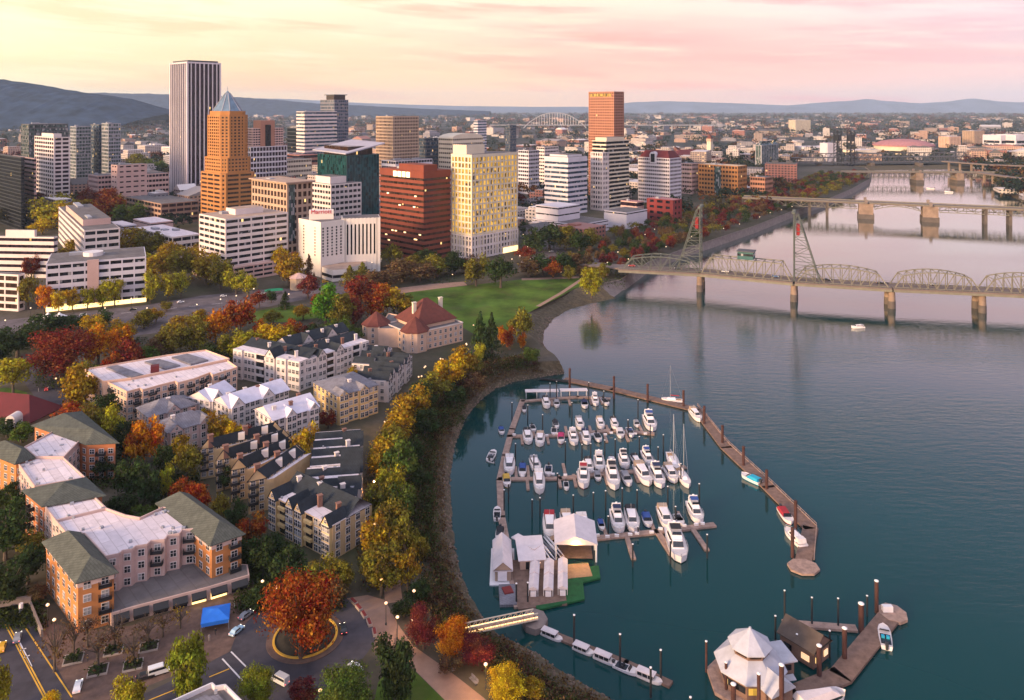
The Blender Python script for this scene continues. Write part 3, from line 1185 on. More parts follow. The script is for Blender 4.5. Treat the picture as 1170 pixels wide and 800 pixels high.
# curved entrance podium
pc = P(395, 306)
mb = MB()
seg = [P(x, y) for x, y in ((368, 318), (380, 322), (395, 320.5), (409, 316), (419, 311))]
bk = [P(x, y) for x, y in ((436, 299), (415, 295), (392, 297), (372, 304))]
mb.prism(ccw([Vector((p.x, p.y, 0)) for p in seg + bk]), LAND, LAND + 8.5, 0, 1)
mb.build('podium', [M_HOTEL, M_ROOFT], root)
mb = MB()
for p, q in zip(seg[:-1], seg[1:]):
    m = (p + q) / 2
    e = (q - p)
    nn = Vector((e.y, -e.x, 0)).normalized()
    m = m + nn * 0.15
    mb.box((m.x, m.y, LAND + 3.6), (e.length * 0.96, 0.3, 2.2), math.atan2(e.y, e.x))
mb.build('podium_glazing', G_DARK, root)
mb = MB()
for i in range(3):
    p = P(388 + i * 6, 304.5 - i * 0.8)
    mb.box((p.x, p.y, LAND + 9.1), (2.6, 11, 1.1), math.radians(-20))
mb.build('skylight', M_CREAM, root)

# --- rust brick office and the gold lit tower
r, c, u, v, lu, lv, z1 = tower('office_block', 'rust red brick office block with ribbon windows beside the lawn', 434, 484, 515, 196, 299, 15, M_RUST, G_WARM, s=0.55, bay=0, nu=2, deep=0.5, top=6, roof=M_RUST)
MB().slab(c + u * (lu * 0.05) + v * (lv * 0.03), u, v, lu * 0.5, lv * 0.55, z1, z1 + 5).build('penthouse', M_RUST, r)
for k in range(4):
    MB().slab(c + v * (lv * (0.30 + 0.1 * k)) - u * 0.3, u, v, 0.4, lv * 0.075, z1 - 6.2, z1 - 1.6).build('lit_louvre', M_LITW, r)
rr = random.Random(5)
for k in range(12):
    zz = LAND + (z1 - LAND - 7) / 15 * (rr.choice([2, 3, 3, 4, 4, 7, 9, 11]) + 0.78)
    MB().slab(c + v * (lv * rr.uniform(0.05, 0.9)) - u * 0.05, u, v, 0.4, 2.6, zz - 0.5, zz + 0.5).build('lit_pane', M_LITW, r)
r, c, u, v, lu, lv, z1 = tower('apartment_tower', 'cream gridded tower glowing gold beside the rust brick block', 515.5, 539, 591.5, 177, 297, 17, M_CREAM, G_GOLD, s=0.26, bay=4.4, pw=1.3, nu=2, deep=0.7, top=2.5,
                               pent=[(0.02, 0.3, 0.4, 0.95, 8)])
bands(r, rect(c - u * 0.4 - v * 0.4, u, v, lu + 0.8, lv + 0.8), LAND, LAND + 20, 2, M_WHITE, G_DARK, 0.16, 3.6, 1.3, 0.9, 1.2, name='base_wall')
MB().slab(c + u * (lu * 0.66) - v * 0.75, u, v, lu * 0.33, 0.4, LAND + 0.5, LAND + 5).build('lit_lobby', M_LITY, r)
# beige hall with the barrel roof
r, c, u, v, lu, lv, z1 = tower('office_block', 'beige building with a curved barrel roof behind the gold tower', 501, 517, 552, 158, 206, 9, M_CREAM, G_WARM, s=0.6, bay=5, pw=1.2, nu=0)
mb = MB()
for k in range(8):
    a0, a1 = math.pi * k / 8, math.pi * (k + 1) / 8
    for (q0, q1) in ((a0, a1),):
        p = [(c + u * (lu * (0.5 - 0.5 * math.cos(q0)))), (c + u * (lu * (0.5 - 0.5 * math.cos(q1))))]
        z = [z1 + 8 * math.sin(q0), z1 + 8 * math.sin(q1)]
        mb.add([(p[0].x, p[0].y, z[0]), (p[1].x, p[1].y, z[1]), ((p[1] + v * lv).x, (p[1] + v * lv).y, z[1]), ((p[0] + v * lv).x, (p[0] + v * lv).y, z[0])], [(0, 1, 2, 3)])
        mb.add([(p[0].x, p[0].y, z1 - 0.1), (p[1].x, p[1].y, z1 - 0.1), (p[1].x, p[1].y, z[1]), (p[0].x, p[0].y, z[0])], [(0, 1, 2, 3)])
mb.build('barrel_roof', M_CREAM, r)
tower('office_block', 'low white block with rooftop plant behind the rust brick block', 436, 452, 494, 184, 214, 5, M_COOLW, G_DARK, s=0.5, bay=6, nu=3)
tower('office_block', 'dark glass block between the brown grid tower and the barrel roof', 478, 487, 502, 158, 204, 11, M_DGREY, G_BLUE, s=0.3, nu=1)
# grey banded tower and its podium
r, c, u, v, lu, lv, z1 = tower('office_tower', 'grey white banded tower on a broad white podium near the river', 622, 649, 671, 180, 246, 11, M_COOLW, G_BLUE, s=0.52, nu=1, top=6, pent=[(0.15, 0.15, 0.9, 0.9, 2.5)])
c2, u2, v2, lu2, lv2 = plan(608, 661, 695.5, 270)
bands(r, rect(c2, u2, v2, lu2, lv2), LAND, zpx(257, c2.y), 3, M_COOLW, G_DARK, 0.72, 0, name='podium_wall')
roof_deck(r, rect(c2, u2, v2, lu2, lv2), zpx(257, c2.y), M_ROOFG)
bands(r, rect(c2 + u2 * 2 + v2 * (lv2 * 0.45), u2, v2, lu2 * 0.7, lv2 * 0.5), zpx(257, c2.y), zpx(240, c2.y), 2, M_COOLW, G_DARK, 0.8, 0, name='podium_wall')
# pink granite tower
r, c, u, v, lu, lv, z1 = tower('bank_tower', 'pink granite tower with copper glass standing above the northern skyline', 672.5, 701.5, 713, 104.5, 232, 40, M_ROSE, G_COPPER, s=0.42, bay=4.0, pw=0.9, nu=0, cat='skyscraper', top=1.5)
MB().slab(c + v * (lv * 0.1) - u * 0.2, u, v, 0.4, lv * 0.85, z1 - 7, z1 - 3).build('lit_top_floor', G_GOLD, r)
r, c, u, v, lu, lv, z1 = tower('office_tower', 'cream and dark banded tower in front of the pink granite tower', 676.5, 692.5, 719, 161, 240, 17, M_CREAM, G_DARK, s=0.4, nu=1, pent=[(0.05, 0.05, 0.8, 0.85, 4)])
bands(r, rect(c - u * 9 - v * 1, u, v, 14, lv * 0.85), LAND, zpx(174, c.y), 12, M_WHITE, G_DARK, 0.45, 4, 1.4, name='annex_wall')
r, c, u, v, lu, lv, z1 = tower('office_tower', 'white and plum gridded tower with a red roof and an arched window', 729, 765, 778.5, 181, 234, 12, M_COOLW, G_PURPLE, s=0.48, bay=3.4, pw=0.8, nu=0, roof=M_ROOFR)
q = ccw(inset(rect(c, u, v, lu, lv), 1.0))
mb = MB()
q2 = inset(q, 6)
mb.add([(p.x, p.y, z1 + 0.1) for p in q] + [(p.x, p.y, z1 + 9) for p in q2], [(0, 1, 5, 4), (1, 2, 6, 5), (2, 3, 7, 6), (3, 0, 4, 7), (4, 5, 6, 7)])
mb.build('sloped_roof', M_ROOFR, r)
mb = MB()
pc = c + v * (lv * 0.52) - u * 0.5
dm = v
for (w_, h0, h1, oo) in ((5.0, -8, 3, 0.0),):
    mb.slab(pc - v * w_, u, v, 6, 2 * w_, z1 + h0, z1 + h1)
    vs = []
    for k in range(9):
        an = math.pi * k / 8
        p = pc - v * (w_ * math.cos(an))
        vs.append((p.x, p.y, z1 + h1 + w_ * math.sin(an)))
    vs2 = [(x + u.x * 6, y + u.y * 6, z) for x, y, z in vs]
    mb.add(vs + vs2, [tuple(range(8, -1, -1))] + [(k, k + 1, 10 + k, 9 + k) for k in range(8)])
mb.build('arch_dormer', M_COOLW, r)
MB().slab(pc - v * 3 - u * 0.3, u, v, 0.3, 6, z1 - 6, z1 + 5).build('arch_window', G_BLACK, r)
r, c, u, v, lu, lv, z1 = tower('office_block', 'orange brick mid rise with a glass middle near the riverfront trees', 798, 843, 853.5, 190, 226, 7, M_ORANGE, G_WARM, s=0.5, bay=5, pw=1.4, nu=2, roof=M_BEIGE)
MB().slab(c + v * (lv * 0.42) - u * 0.3, u, v, 0.5, lv * 0.16, LAND, z1 - 2).build('glass_bay', G_GREEN, r)
tower('office_block', 'dark red brick block with a black centre close to the riverfront', 739, 769, 779, 229, 256, 4, M_DRED, G_BLACK, s=0.55, bay=12, pw=4, nu=1, roof=M_ROOFP)
tower('office_block', 'low pink roofed building left of the dark red brick block', 709, 728, 736, 231, 252, 2, M_PINK, G_PURPLE, s=0.6, nu=1, roof=M_ROOFP)
tower('warehouse', 'low windowless white building behind the riverfront trees', 690, 716, 739.5, 243, 262, 1, M_COOLW, G_DARK, s=0.93, nu=0, roof=M_ROOFG, cat='warehouse')
tower('office_block', 'small coral red building among the riverfront trees', 857, 874, 883, 203, 226, 4, M_ROSE, G_WARM, s=0.5, bay=4, nu=1)
tower('office_block', 'pale pink mid rise left of the orange brick mid rise', 777, 790, 799, 187, 222, 7, M_PINK, G_WARM, s=0.55, bay=4, nu=1)
# glass barrel hall
c, u, v, lu, lv = plan(863, 870, 889, 194)
root = thing('glass_hall', 'pale glass hall with sloped roof edges among far riverside roofs', 'office building', (c.x, c.y, LAND))
zt = zpx(166, c.y)
strips(root, rect(c, u, v, lu, lv), LAND, zt, M_GREYM, G_GREEN, 8, 0.8, 0.5, 1.0)
q = ccw(rect(c, u, v, lu, lv))
q2 = inset(q, 10)
zz = zpx(161.5, c.y)
MB().add([(p.x, p.y, zt) for p in q] + [(p.x, p.y, zz) for p in q2], [(0, 1, 5, 4), (1, 2, 6, 5), (2, 3, 7, 6), (3, 0, 4, 7), (4, 5, 6, 7)]).build('bevelled_roof', G_GREEN, root)
tower('office_block', 'white office block behind the gold tower with a plain end wall', 592, 604, 616, 172, 222, 11, M_COOLW, G_DARK, s=0.5, bay=4, nu=1)
tower('office_block', 'tall pale block with stepped top left of the grey banded tower', 613, 622, 638, 168, 216, 12, M_WHITE, G_DARK, s=0.55, bay=4, nu=1)
tower('office_tower', 'blue glass slab far behind the barrel roofed building', 577, 583, 590, 143, 186, 14, M_DGREY, G_BLUE, s=0.35, nu=1)
tower('office_tower', 'pale slim slab far behind the brown grid tower', 541, 546, 556, 138, 182, 14, M_COOLW, G_BLUE, s=0.5, nu=1)

# --- low offices on the left
r, c, u, v, lu, lv, z1 = tower('office_block', 'long white office with dark ribbon windows cut by the left edge', -70, 61.5, 66, 271, 318, 6, M_WHITE, G_PURPLE, th=85, s=0.55, nu=1, roof=M_ROOFG, pent=[(0.1, 0.17, 0.7, 0.42, 5)])
r, c, u, v, lu, lv, z1 = tower('office_block', 'square white office with a beige penthouse above the long low office', 67, 96, 137, 263.5, 312, 6, M_WHITE, G_DARK, th=36, s=0.5, bay=7.5, pw=0.9, nu=0, pent=[(0.1, 0.15, 0.9, 0.8, 5)], pentm=M_PINK)
units(r, c, u, v, lu, lv, z1 + 5, 2, M_GREYM, 4)
r, c, u, v, lu, lv, z1 = tower('office_block', 'long low lavender office with a glowing ground floor and row of trees', 37, 52.5, 167, 302, 357, 6, M_COOLW, G_DARK, th=27, s=0.55, bay=7.3, pw=0.8, nu=2, deep=0.5)
MB().slab(c + u * (lu * 0.40) - v * 0.6, u, v, lu * 0.115, 1.2, LAND, z1 + 0.5).build('stair_panel', M_PINK, r)
MB().slab(c - v * 0.75, u, v, lu, 0.5, LAND + 0.4, LAND + 3.0).build('lit_shopfront', M_LITY, r)
MB().prism(ccw([c + u * (lu * 0.45 + 6 * math.cos(a)) + v * (lv * 0.5 + 6 * math.sin(a)) for a in [k * math.pi / 8 for k in range(16)]]), z1, z1 + 2.6).build('round_plant', M_STEELW, r)
tower('office_block', 'white gridded office at the left edge beside the road', -70, 21, 28.5, 314, 356, 5, M_WHITE, G_WARM, th=78, s=0.35, bay=10, pw=0.9, nu=0)
r, c, u, v, lu, lv, z1 = tower('exhibition_hall', 'low pale hall with a pitched white roof beyond the square office', 124, 140, 156, 258, 284, 1, M_COOLW, G_DARK, s=0.95, nu=0, roof=M_ROOFW, cat='hall')
tower('exhibition_hall', 'low hall with a pink edged white roof beside the parking garage', 152, 172, 198, 255, 280, 1, M_PINK, G_DARK, s=0.95, nu=0, roof=M_ROOFW, cat='hall')
tower('office_block', 'long low office with a white roof left of the white podium block', 155, 197, 229, 271, 296, 3, M_WHITE, G_DARK, s=0.5, bay=8, nu=3, roof=M_ROOFW)

# ------------------------------------------------------------------ ground surfaces near the camera
M_ASPH = mat('asphalt', (0.052, 0.046, 0.056), 0.9, 0.3, 0.25)
M_ASPH2 = mat('worn_asphalt', (0.105, 0.085, 0.092), 0.9, 0.3, 0.2)
M_PAVE = mat('brick_paving', (0.125, 0.075, 0.058), 0.9, 0.3, 0.5)
M_PATH = mat('pale_path', (0.27, 0.165, 0.12), 0.9, 0.15, 0.3)
M_GRASS = mat('lawn_grass', (0.066, 0.112, 0.016), 0.95, 0.6, 0.045, spec=0.1, bump=0.3)
def worn(m):
    t = NT(m.node_tree)
    b = t.n['Principled BSDF']
    src = b.inputs['Base Color'].links[0].from_socket
    geo = t.node('ShaderNodeNewGeometry')
    f = t.math('MULTIPLY', t.mapr(t.noise(geo.outputs['Position'], 0.05, 5.0, .65), .52, .66), .55)
    t.put(b.inputs['Base Color'], t.mix(f, src, (0.095, 0.090, 0.030)))


worn(M_GRASS)
M_YPAINT = mat('yellow_paint', (0.62, 0.34, 0.04), 0.8, 0.15, 0.6)
M_WPAINT = mat('white_paint', (0.6, 0.57, 0.57), 0.8, 0.15, 0.6)
M_KERB = mat('kerb_stone', (0.33, 0.27, 0.24), 0.9, 0.15, 0.5)


def PP(pts, z=LAND):
    return [P(x, y, z) for x, y in pts]


def ground(name, pts, m, lift, kind='structure'):
    o = MB().sheet(PP(pts), LAND + lift).build(name, m)
    return tag(o, kind=kind)


ground('road', [(-60, 374), (46, 361), (164, 349), (230, 338), (300, 331), (345, 329), (420, 318), (440, 316), (447, 321), (390, 336), (345, 343), (300, 352), (240, 362), (185, 380), (150, 384), (138, 368), (60, 374), (-60, 398)], M_ASPH2, 0.03)
ground('road', [(24, 404), (48, 404), (82, 446), (100, 470), (60, 482), (34, 446), (20, 425)], M_ASPH, 0.03)
ground('road', [(592, 306), (606, 282), (600, 262), (612, 262), (640, 285), (668, 292), (700, 300), (690, 306), (655, 298), (620, 298)], M_ASPH2, 0.05)
ground('parking_lot', [(-40, 706), (24, 702), (34, 704), (84, 799), (90, 830), (-60, 830)], M_ASPH, 0.03)
ground('plaza', [(34, 702), (90, 722), (150, 715), (236, 686), (283, 664), (312, 668), (303, 690), (272, 722), (262, 745), (240, 756), (148, 792), (88, 812), (84, 799)], M_PAVE, 0.025)
c0 = P(349, 728)
ring = [c0 + Vector((17.0 * math.cos(a), 17.0 * math.sin(a), 0)) for a in [k * math.pi / 30 for k in range(60)]]
tag(MB().sheet(ring, LAND + 0.045).build('road', M_ASPH), kind='structure')
ground('road', [(262, 745), (300, 715), (330, 790), (330, 830), (120, 830), (150, 800), (240, 757)], M_ASPH, 0.035)
ground('road', [(300, 760), (400, 765), (360, 830), (280, 830)], M_ASPH, 0.04)
ground('path', [(396, 684), (420, 680), (440, 686), (455, 714), (472, 738), (515, 768), (566, 808), (516, 808), (474, 766), (447, 742), (427, 742), (430, 722), (416, 702)], M_PATH, 0.05)
ground('lawn', [(474, 767), (516, 808), (425, 815), (432, 780), (447, 760)], M_GRASS, 0.04)
ground('lawn', [(440, 345), (470, 333), (520, 328), (600, 319), (662, 317), (672, 323), (655, 331), (636, 341), (616, 351), (595, 362), (580, 378), (552, 388), (528, 374), (505, 356), (480, 350)], M_GRASS, 0.04)
ground('lawn', [(280, 358), (330, 349), (368, 352), (372, 362), (330, 368), (285, 368)], M_GRASS, 0.05)
ground('lawn', [(-20, 446), (8, 443), (30, 448), (36, 457), (10, 458), (-20, 458)], M_GRASS, 0.05)
ground('path', [(440, 331), (500, 324), (530, 322), (534, 326), (500, 330), (445, 337)], M_PATH, 0.06)
ground('path', [(596, 318), (662, 316), (662, 318), (596, 320.5)], M_PATH, 0.06)
pr = [(540, 408), (512, 418), (490, 432), (470, 450), (452, 480), (440, 520), (436, 560), (434, 600), (436, 640), (440, 690)]
l_ = PP(pr)
r_ = offset_line(l_, 4.5)
tag(MB().sheet(l_ + r_[::-1], LAND + 0.05).build('path', M_PATH), kind='structure')
pr2 = [(664, 318), (640, 334), (612, 350)]
l_ = PP(pr2)
tag(MB().sheet(l_ + offset_line(l_, 3.0)[::-1], LAND + 0.07).build('path', M_PATH), kind='structure')


def stripe(a, b, m, wd=0.35, lift=0.075, name='road_marking'):
    a, b = P(*a), P(*b)
    e = (b - a).normalized()
    n = Vector((-e.y, e.x, 0)) * (wd / 2)
    return tag(MB().sheet([a - n, b - n, b + n, a + n], LAND + lift).build(name, m), kind='structure')


for a, b in (((24, 710), (82, 797)), ((6, 714), (50, 797)), ((9, 713), (53, 796)), ((169, 801), (206, 786)), ((239, 774), (262, 764.5))):
    stripe(a, b, M_YPAINT, 0.3)
for a, b in (((264, 745), (282, 763)), ((254, 753), (277, 778)), ((20, 730), (36, 762)), ((22, 744), (30, 741)), ((26, 752), (34, 749))):
    stripe(a, b, M_WPAINT, 0.35)
for k in range(5):
    stripe((57 + k * 3.2, 468 + k * 1.4), (66 + k * 3.2, 464 + k * 1.4), M_WPAINT, 0.5)
for k in range(9):
    stripe((60 + k * 26, 366 - k * 2.6), (72 + k * 26, 364.8 - k * 2.6), M_WPAINT, 0.4)
# planted island in the turning circle
mb = MB().lathe((c0.x, c0.y, LAND + 0.04), [(9.2, 0), (9.2, 0.12), (0.01, 0.12)], 40)
tag(mb.build('traffic_island', M_PAVE), 'round brick traffic island in the middle of the turning circle', 'traffic island')
isl = bpy.data.objects['traffic_island']
mb = MB()
for k in range(60):
    a0, a1 = k * math.pi / 30, (k + 1) * math.pi / 30
    v4 = [(c0.x + r * math.cos(a), c0.y + r * math.sin(a), z) for a in (a0, a1) for r, z in ((7.7, LAND + 0.16), (7.7, LAND + 0.42), (7.2, LAND + 0.42), (7.2, LAND + 0.16))]
    mb.add(v4, [(0, 4, 5, 1), (1, 5, 6, 2), (2, 6, 7, 3)])
mb.build('yellow_kerb', M_YPAINT, isl)
MB().lathe((c0.x, c0.y, LAND + 0.15), [(7.2, 0), (5.0, 0.5), (0.01, 0.7)], 30).build('planting_soil', mat('dark_soil', (0.035, 0.028, 0.018), 1.0, 0.3, 0.6), isl)
# concrete wheel-stop planters along the plaza side of the circle
for k, (x, y) in enumerate([(404, 689), (410, 696), (416, 704), (422, 713), (428, 724)]):
    p = P(x, y)
    o = MB().box((p.x, p.y, LAND + 0.35), (2.6, 1.0, 0.6), math.radians(-48 - 6 * k)).build('planter', M_KERB)
    tag(o, 'low stone planter, %s along the right side of the turning circle' % ['farthest back', 'second from the back', 'middle one', 'second from the front', 'front one'][k], 'planter', 'planters beside the turning circle')
    MB().box((p.x, p.y, LAND + 0.72), (2.2, 0.7, 0.22), math.radians(-48 - 6 * k)).build('soil', M_DRED, o)

# ------------------------------------------------------------------ apartment houses in front
G_WIN = glass('house_glass', (0.03, 0.035, 0.042), 0.0, var=0.6, wu=2.5, wz=2.5, pale=0.15)
M_FRAME = mat('white_frames', (0.62, 0.56, 0.54), 0.6, 0.05, 0.5)
M_OBRICK = mat('orange_stucco', (0.43, 0.17, 0.055), 0.85, 0.14, 0.25)
M_RBRICK = mat('red_orange_brick', (0.42, 0.15, 0.065), 0.85, 0.16, 0.25)
M_PALEP = mat('pale_pink_stucco', (0.50, 0.35, 0.31), 0.85, 0.10, 0.25)
M_PEACH = mat('peach_stucco', (0.62, 0.40, 0.29), 0.85, 0.10, 0.25)
M_HOUSEW = mat('white_stucco', (0.60, 0.52, 0.49), 0.85, 0.10, 0.25)
M_YELL = mat('yellow_stucco', (0.58, 0.40, 0.18), 0.85, 0.10, 0.25)
M_TIMB = mat('tan_siding', (0.50, 0.34, 0.18), 0.85, 0.14, 0.25)
M_GREENR = mat('grey_green_shingle', (0.075, 0.082, 0.070), 0.9, 0.25, 0.5)
M_SLATE = mat('dark_slate', (0.018, 0.024, 0.032), 0.85, 0.3, 0.5)
M_GSLATE = mat('grey_slate', (0.185, 0.175, 0.20), 0.85, 0.25, 0.4)
M_LAVR = mat('pale_metal_roof', (0.55, 0.51, 0.58), 0.6, 0.12, 0.4)
seams(M_GREENR, 1.4, .55, .7, .03, 20)
seams(M_SLATE, 1.4, .55, .75, .03, 35)
seams(M_GSLATE, 2.2, .8, .78, .03, 35)
M_TILE = mat('red_tile', (0.105, 0.028, 0.021), 0.85, 0.2, 0.5)
M_IRON = mat('black_iron', (0.02, 0.02, 0.022), 0.6, 0.1, 0.5)
M_BRICKC = mat('chimney_brick', (0.20, 0.10, 0.075), 0.9, 0.2, 0.6)


def win_proto(wd, ht, frame, gl):
    m = MB()
    m.box((0, -0.05, 0), (wd + 0.3, 0.14, ht + 0.3), 0, 0)
    m.box((0, -0.11, 0), (wd, 0.10, ht), 0, 1)
    m.box((0, -0.15, 0), (0.09, 0.08, ht), 0, 0)
    m.box((0, -0.15, 0.15), (wd, 0.075, 0.09), 0, 0)
    me = m.build('window', [frame, gl])
    d = me.data
    bpy.data.objects.remove(me)
    return d


def balc_proto():
    m = MB()
    m.box((0, -0.75, -1.1), (3.0, 1.5, 0.18))
    for x in (-1.45, 1.45):
        m.box((x, -0.75, -0.5), (0.07, 1.5, 1.05))
    m.box((0, -1.46, -0.02), (3.0, 0.08, 0.09))
    for k in range(11):
        m.box((-1.4 + 0.28 * k, -1.46, -0.55), (0.06, 0.05, 1.0))
    o = m.build('balcony', M_IRON)
    d = o.data
    bpy.data.objects.remove(o)
    return d


WM = {}
BALC = balc_proto()


def wmesh(wd, ht, frame=None, gl=None):
    k = (wd, ht, (frame or M_FRAME).name, (gl or G_WIN).name)
    if k not in WM:
        WM[k] = win_proto(wd, ht, frame or M_FRAME, gl or G_WIN)
    return WM[k]


class Facade:
    """collects a house's windows; the nearest hundred become single parts, the rest one part"""
    def __init__(s, root):
        s.root, s.items = root, []

    def put(s, mesh, p, nrm, name='window'):
        s.items.append((name, mesh, Vector(p), math.atan2(nrm.x, -nrm.y)))

    def edge(s, a, b, z0, floors, fh, n, mesh, sill=1.7, skip=0.0, balcony=()):
        e = (b - a)
        L = e.length
        if L < 1.5:
            return
        e = e / L
        nrm = Vector((e.y, -e.x, 0))
        for k in range(n):
            f = (k + 0.5) / n
            for j in range(floors):
                if RND.random() < skip:
                    continue
                p = a + e * (L * f)
                s.put(mesh, (p.x, p.y, z0 + j * fh + sill), nrm)
                if k in balcony and j > 0:
                    s.put(BALC, (p.x, p.y, z0 + j * fh + sill), nrm, 'balcony')

    def finish(s):
        loc = Vector(s.root.location)
        for nm in ('window', 'balcony'):
            its = sorted([i for i in s.items if i[0] == nm], key=lambda i: (i[2] - EYE).length)
            for name, me, p, rz in its[:96]:
                o = bpy.data.objects.new(name, me)
                COL.objects.link(o)
                o.parent = s.root
                o.location = p - loc
                o.rotation_euler = (0, 0, rz)
            rest = its[96:]
            if rest:
                mb = MB()
                mats = list(rest[0][1].materials)
                for name, me, p, rz in rest:
                    R = Matrix.Rotation(rz, 3, 'Z')
                    b0 = len(mb.v)
                    mb.v.extend([tuple(R @ v.co + p) for v in me.vertices])
                    for pl in me.polygons:
                        mb.f.append(tuple(i + b0 for i in pl.vertices))
                        mb.m.append(min(pl.material_index, len(mats) - 1))
                o = mb.build(nm, mats, s.root)
                o['kind'] = 'stuff'


def wall_block(root, poly, z0, z1, wall, roofm=None, parapet=0.6, name='wall', roofname='roof', pm=None):
    poly = ccw(poly)
    MB().prism(poly, z0, z1).build(name, wall, root)
    if roofm:
        MB().prism(inset(poly, 0.3), z1 - 0.2, z1 + 0.02).build(roofname, roofm, root)
        if parapet:
            mb = MB()
            n = len(poly)
            for i in range(n):
                a, b = poly[i], poly[(i + 1) % n]
                if (b - a).length > 0.5:
                    mb.bar((a.x, a.y, z1 + parapet / 2), (b.x, b.y, z1 + parapet / 2), 0.32, parapet)
            mb.build('parapet', pm or wall, root)
    return poly


def hip(root, q, z, rise, m, over=0.7, gable=False, name='roof', t=None):
    """hip (or gable) roof on a four-cornered plan; ridge along the longer side"""
    q = ccw(q)
    q = ccw(inset(q, -over))
    if (q[1] - q[0]).length > (q[2] - q[1]).length:
        q = q[1:] + q[:1]
    a, b, c, d = q
    L = (d - a).length
    w_ = (b - a).length
    tt = 0.0 if gable else min(0.5, w_ / 2 / L)
    if t is not None:
        tt = t
    r1 = (a + b) / 2 + ((d - a) + (c - b)) / 2 * tt
    r2_ = (c + d) / 2 - ((d - a) + (c - b)) / 2 * tt
    vs = [(p.x, p.y, z) for p in (a, b, c, d)] + [(r1.x, r1.y, z + rise), (r2_.x, r2_.y, z + rise)] + [(p.x, p.y, z - 0.25) for p in (a, b, c, d)]
    ends = [] if gable and t is None else [(0, 1, 4), (2, 3, 5)]
    return MB().add(vs, ends + [(1, 2, 5, 4), (3, 0, 4, 5), (6, 7, 1, 0), (7, 8, 2, 1), (8, 9, 3, 2), (9, 6, 0, 3), (9, 8, 7, 6)]).build(name, m, root)


def gable_wall(mb, a, b, z, rise, thick):
    """triangular wall over the edge a-b"""
    e = (b - a).normalized()
    n = Vector((e.y, -e.x, 0))
    m = (a + b) / 2
    f = [(a.x, a.y, z), (b.x, b.y, z), (m.x, m.y, z + rise)]
    k = [(x - n.x * thick, y - n.y * thick, h) for x, y, h in f]
    mb.add(f + k, [(0, 1, 2), (5, 4, 3), (0, 3, 4, 1), (1, 4, 5, 2), (2, 5, 3, 0)])


def chimney(root, p, z0, z1, s=1.1, m=None):
    MB().box((p.x, p.y, (z0 + z1) / 2), (s, s * 0.8, z1 - z0), 0.6).box((p.x, p.y, z1 + 0.1), (s * 1.25, s * 1.05, 0.2), 0.6).build('chimney', m or M_BRICKC, root)


def vents(root, poly, z, n, seed, m=None):
    rr = random.Random(seed)
    x0 = [p.x for p in poly]
    y0 = [p.y for p in poly]
    k = 0
    tries = 0
    while k < n and tries < 400:
        tries += 1
        x, y = rr.uniform(min(x0), max(x0)), rr.uniform(min(y0), max(y0))
        ins = False
        for i in range(len(poly)):
            a, b = poly[i], poly[(i + 1) % len(poly)]
            if (a.y > y) != (b.y > y) and x < (b.x - a.x) * (y - a.y) / (b.y - a.y) + a.x:
                ins = not ins
        if ins:
            s = rr.uniform(0.5, 1.1)
            MB().box((x, y, z + 0.3), (s, s, 0.6), rr.uniform(0, 1)).build('roof_vent', m or M_GREYM, root)
            k += 1


# --- the orange corner block with two pavilions, front left
ZE = 18.8
ra = P(86, 717)
root = thing('apartment_house', 'long pink apartment block between two orange pavilions with grey green hip roofs', 'apartment building', (ra.x, ra.y, LAND))
fac = Facade(root)


def pavilion(root, fac, near, right, left, wall, roofm, z=ZE, rise=3.6, nr=2, nl=4, over=0.8, floors=4):
    n_, r_, l_ = P(*near, z), P(*right, z), P(*left, z)
    b_ = l_ + r_ - n_
    q = [Vector((p.x, p.y, 0)) for p in (n_, r_, b_, l_)]
    q = ccw(inset(ccw(q), over))
    MB().prism(q, LAND, z - 0.3).build('wall', wall, root)
    mb = MB()
    for i in range(4):
        a, b = q[i], q[(i + 1) % 4]
        mb.bar((a.x, a.y, z - 1.0), (b.x, b.y, z - 1.0), 0.3, 1.3)
    mb.build('cornice', M_PALEP, root)
    hip(root, q, z, rise, roofm, over)
    for a, b, nrm in seen_edges(q):
        L = (b - a).length
        cols = max(2, round(L / 4.2))
        fac.edge(a, b, LAND, floors, (z - LAND) / floors, cols, wmesh(1.5, 1.6), balcony=(cols // 2,) if L < 14 else ())
    return q


qa = pavilion(root, fac, (86, 667), (136, 654), (47.5, 619), M_OBRICK, M_GREENR)
qb = pavilion(root, fac, (240, 624), (281, 610), (177, 575), M_OBRICK, M_GREENR)
wing = PP([(121, 638), (136, 635), (140, 631.5), (151, 630), (155, 626.5), (168, 624.5), (172, 620.5), (188, 619), (191, 614.5), (205, 612), (208, 608), (225, 606), (197, 583), (186, 582), (160, 594), (143, 591), (121, 583), (64, 597), (76, 611), (97, 612)], ZE - 0.2)
wp = wall_block(root, wing, LAND, ZE - 0.2, M_PALEP, M_ROOFW, 0.7, 'wing_wall', 'wing_roof')
vents(root, wp, ZE - 0.2, 14, 3)
for a, b, nrm in seen_edges(wp):
    L = (b - a).length
    if L > 1.9:
        fac.edge(a, b, LAND + 3.4, 3, 3.2, max(1, round(L / 2.6)), wmesh(1.4, 1.6), sill=1.5, balcony=(0,) if 3.2 < L < 5.2 else ())
pod = PP([(127, 701), (150, 694), (238, 671), (285, 657), (283, 645), (226, 641), (206, 641), (121, 674)], 9.5)
MB().prism(ccw(pod), LAND, 9.5).build('podium', M_PALEP, root)
MB().prism(inset(ccw(pod), 0.4), 9.4, 9.54).build('podium_deck', M_ROOFG, root)
pf = PP([(127, 701), (150, 694), (238, 671), (285, 657)], 9.5)
tot = densify(pf, 3.9)
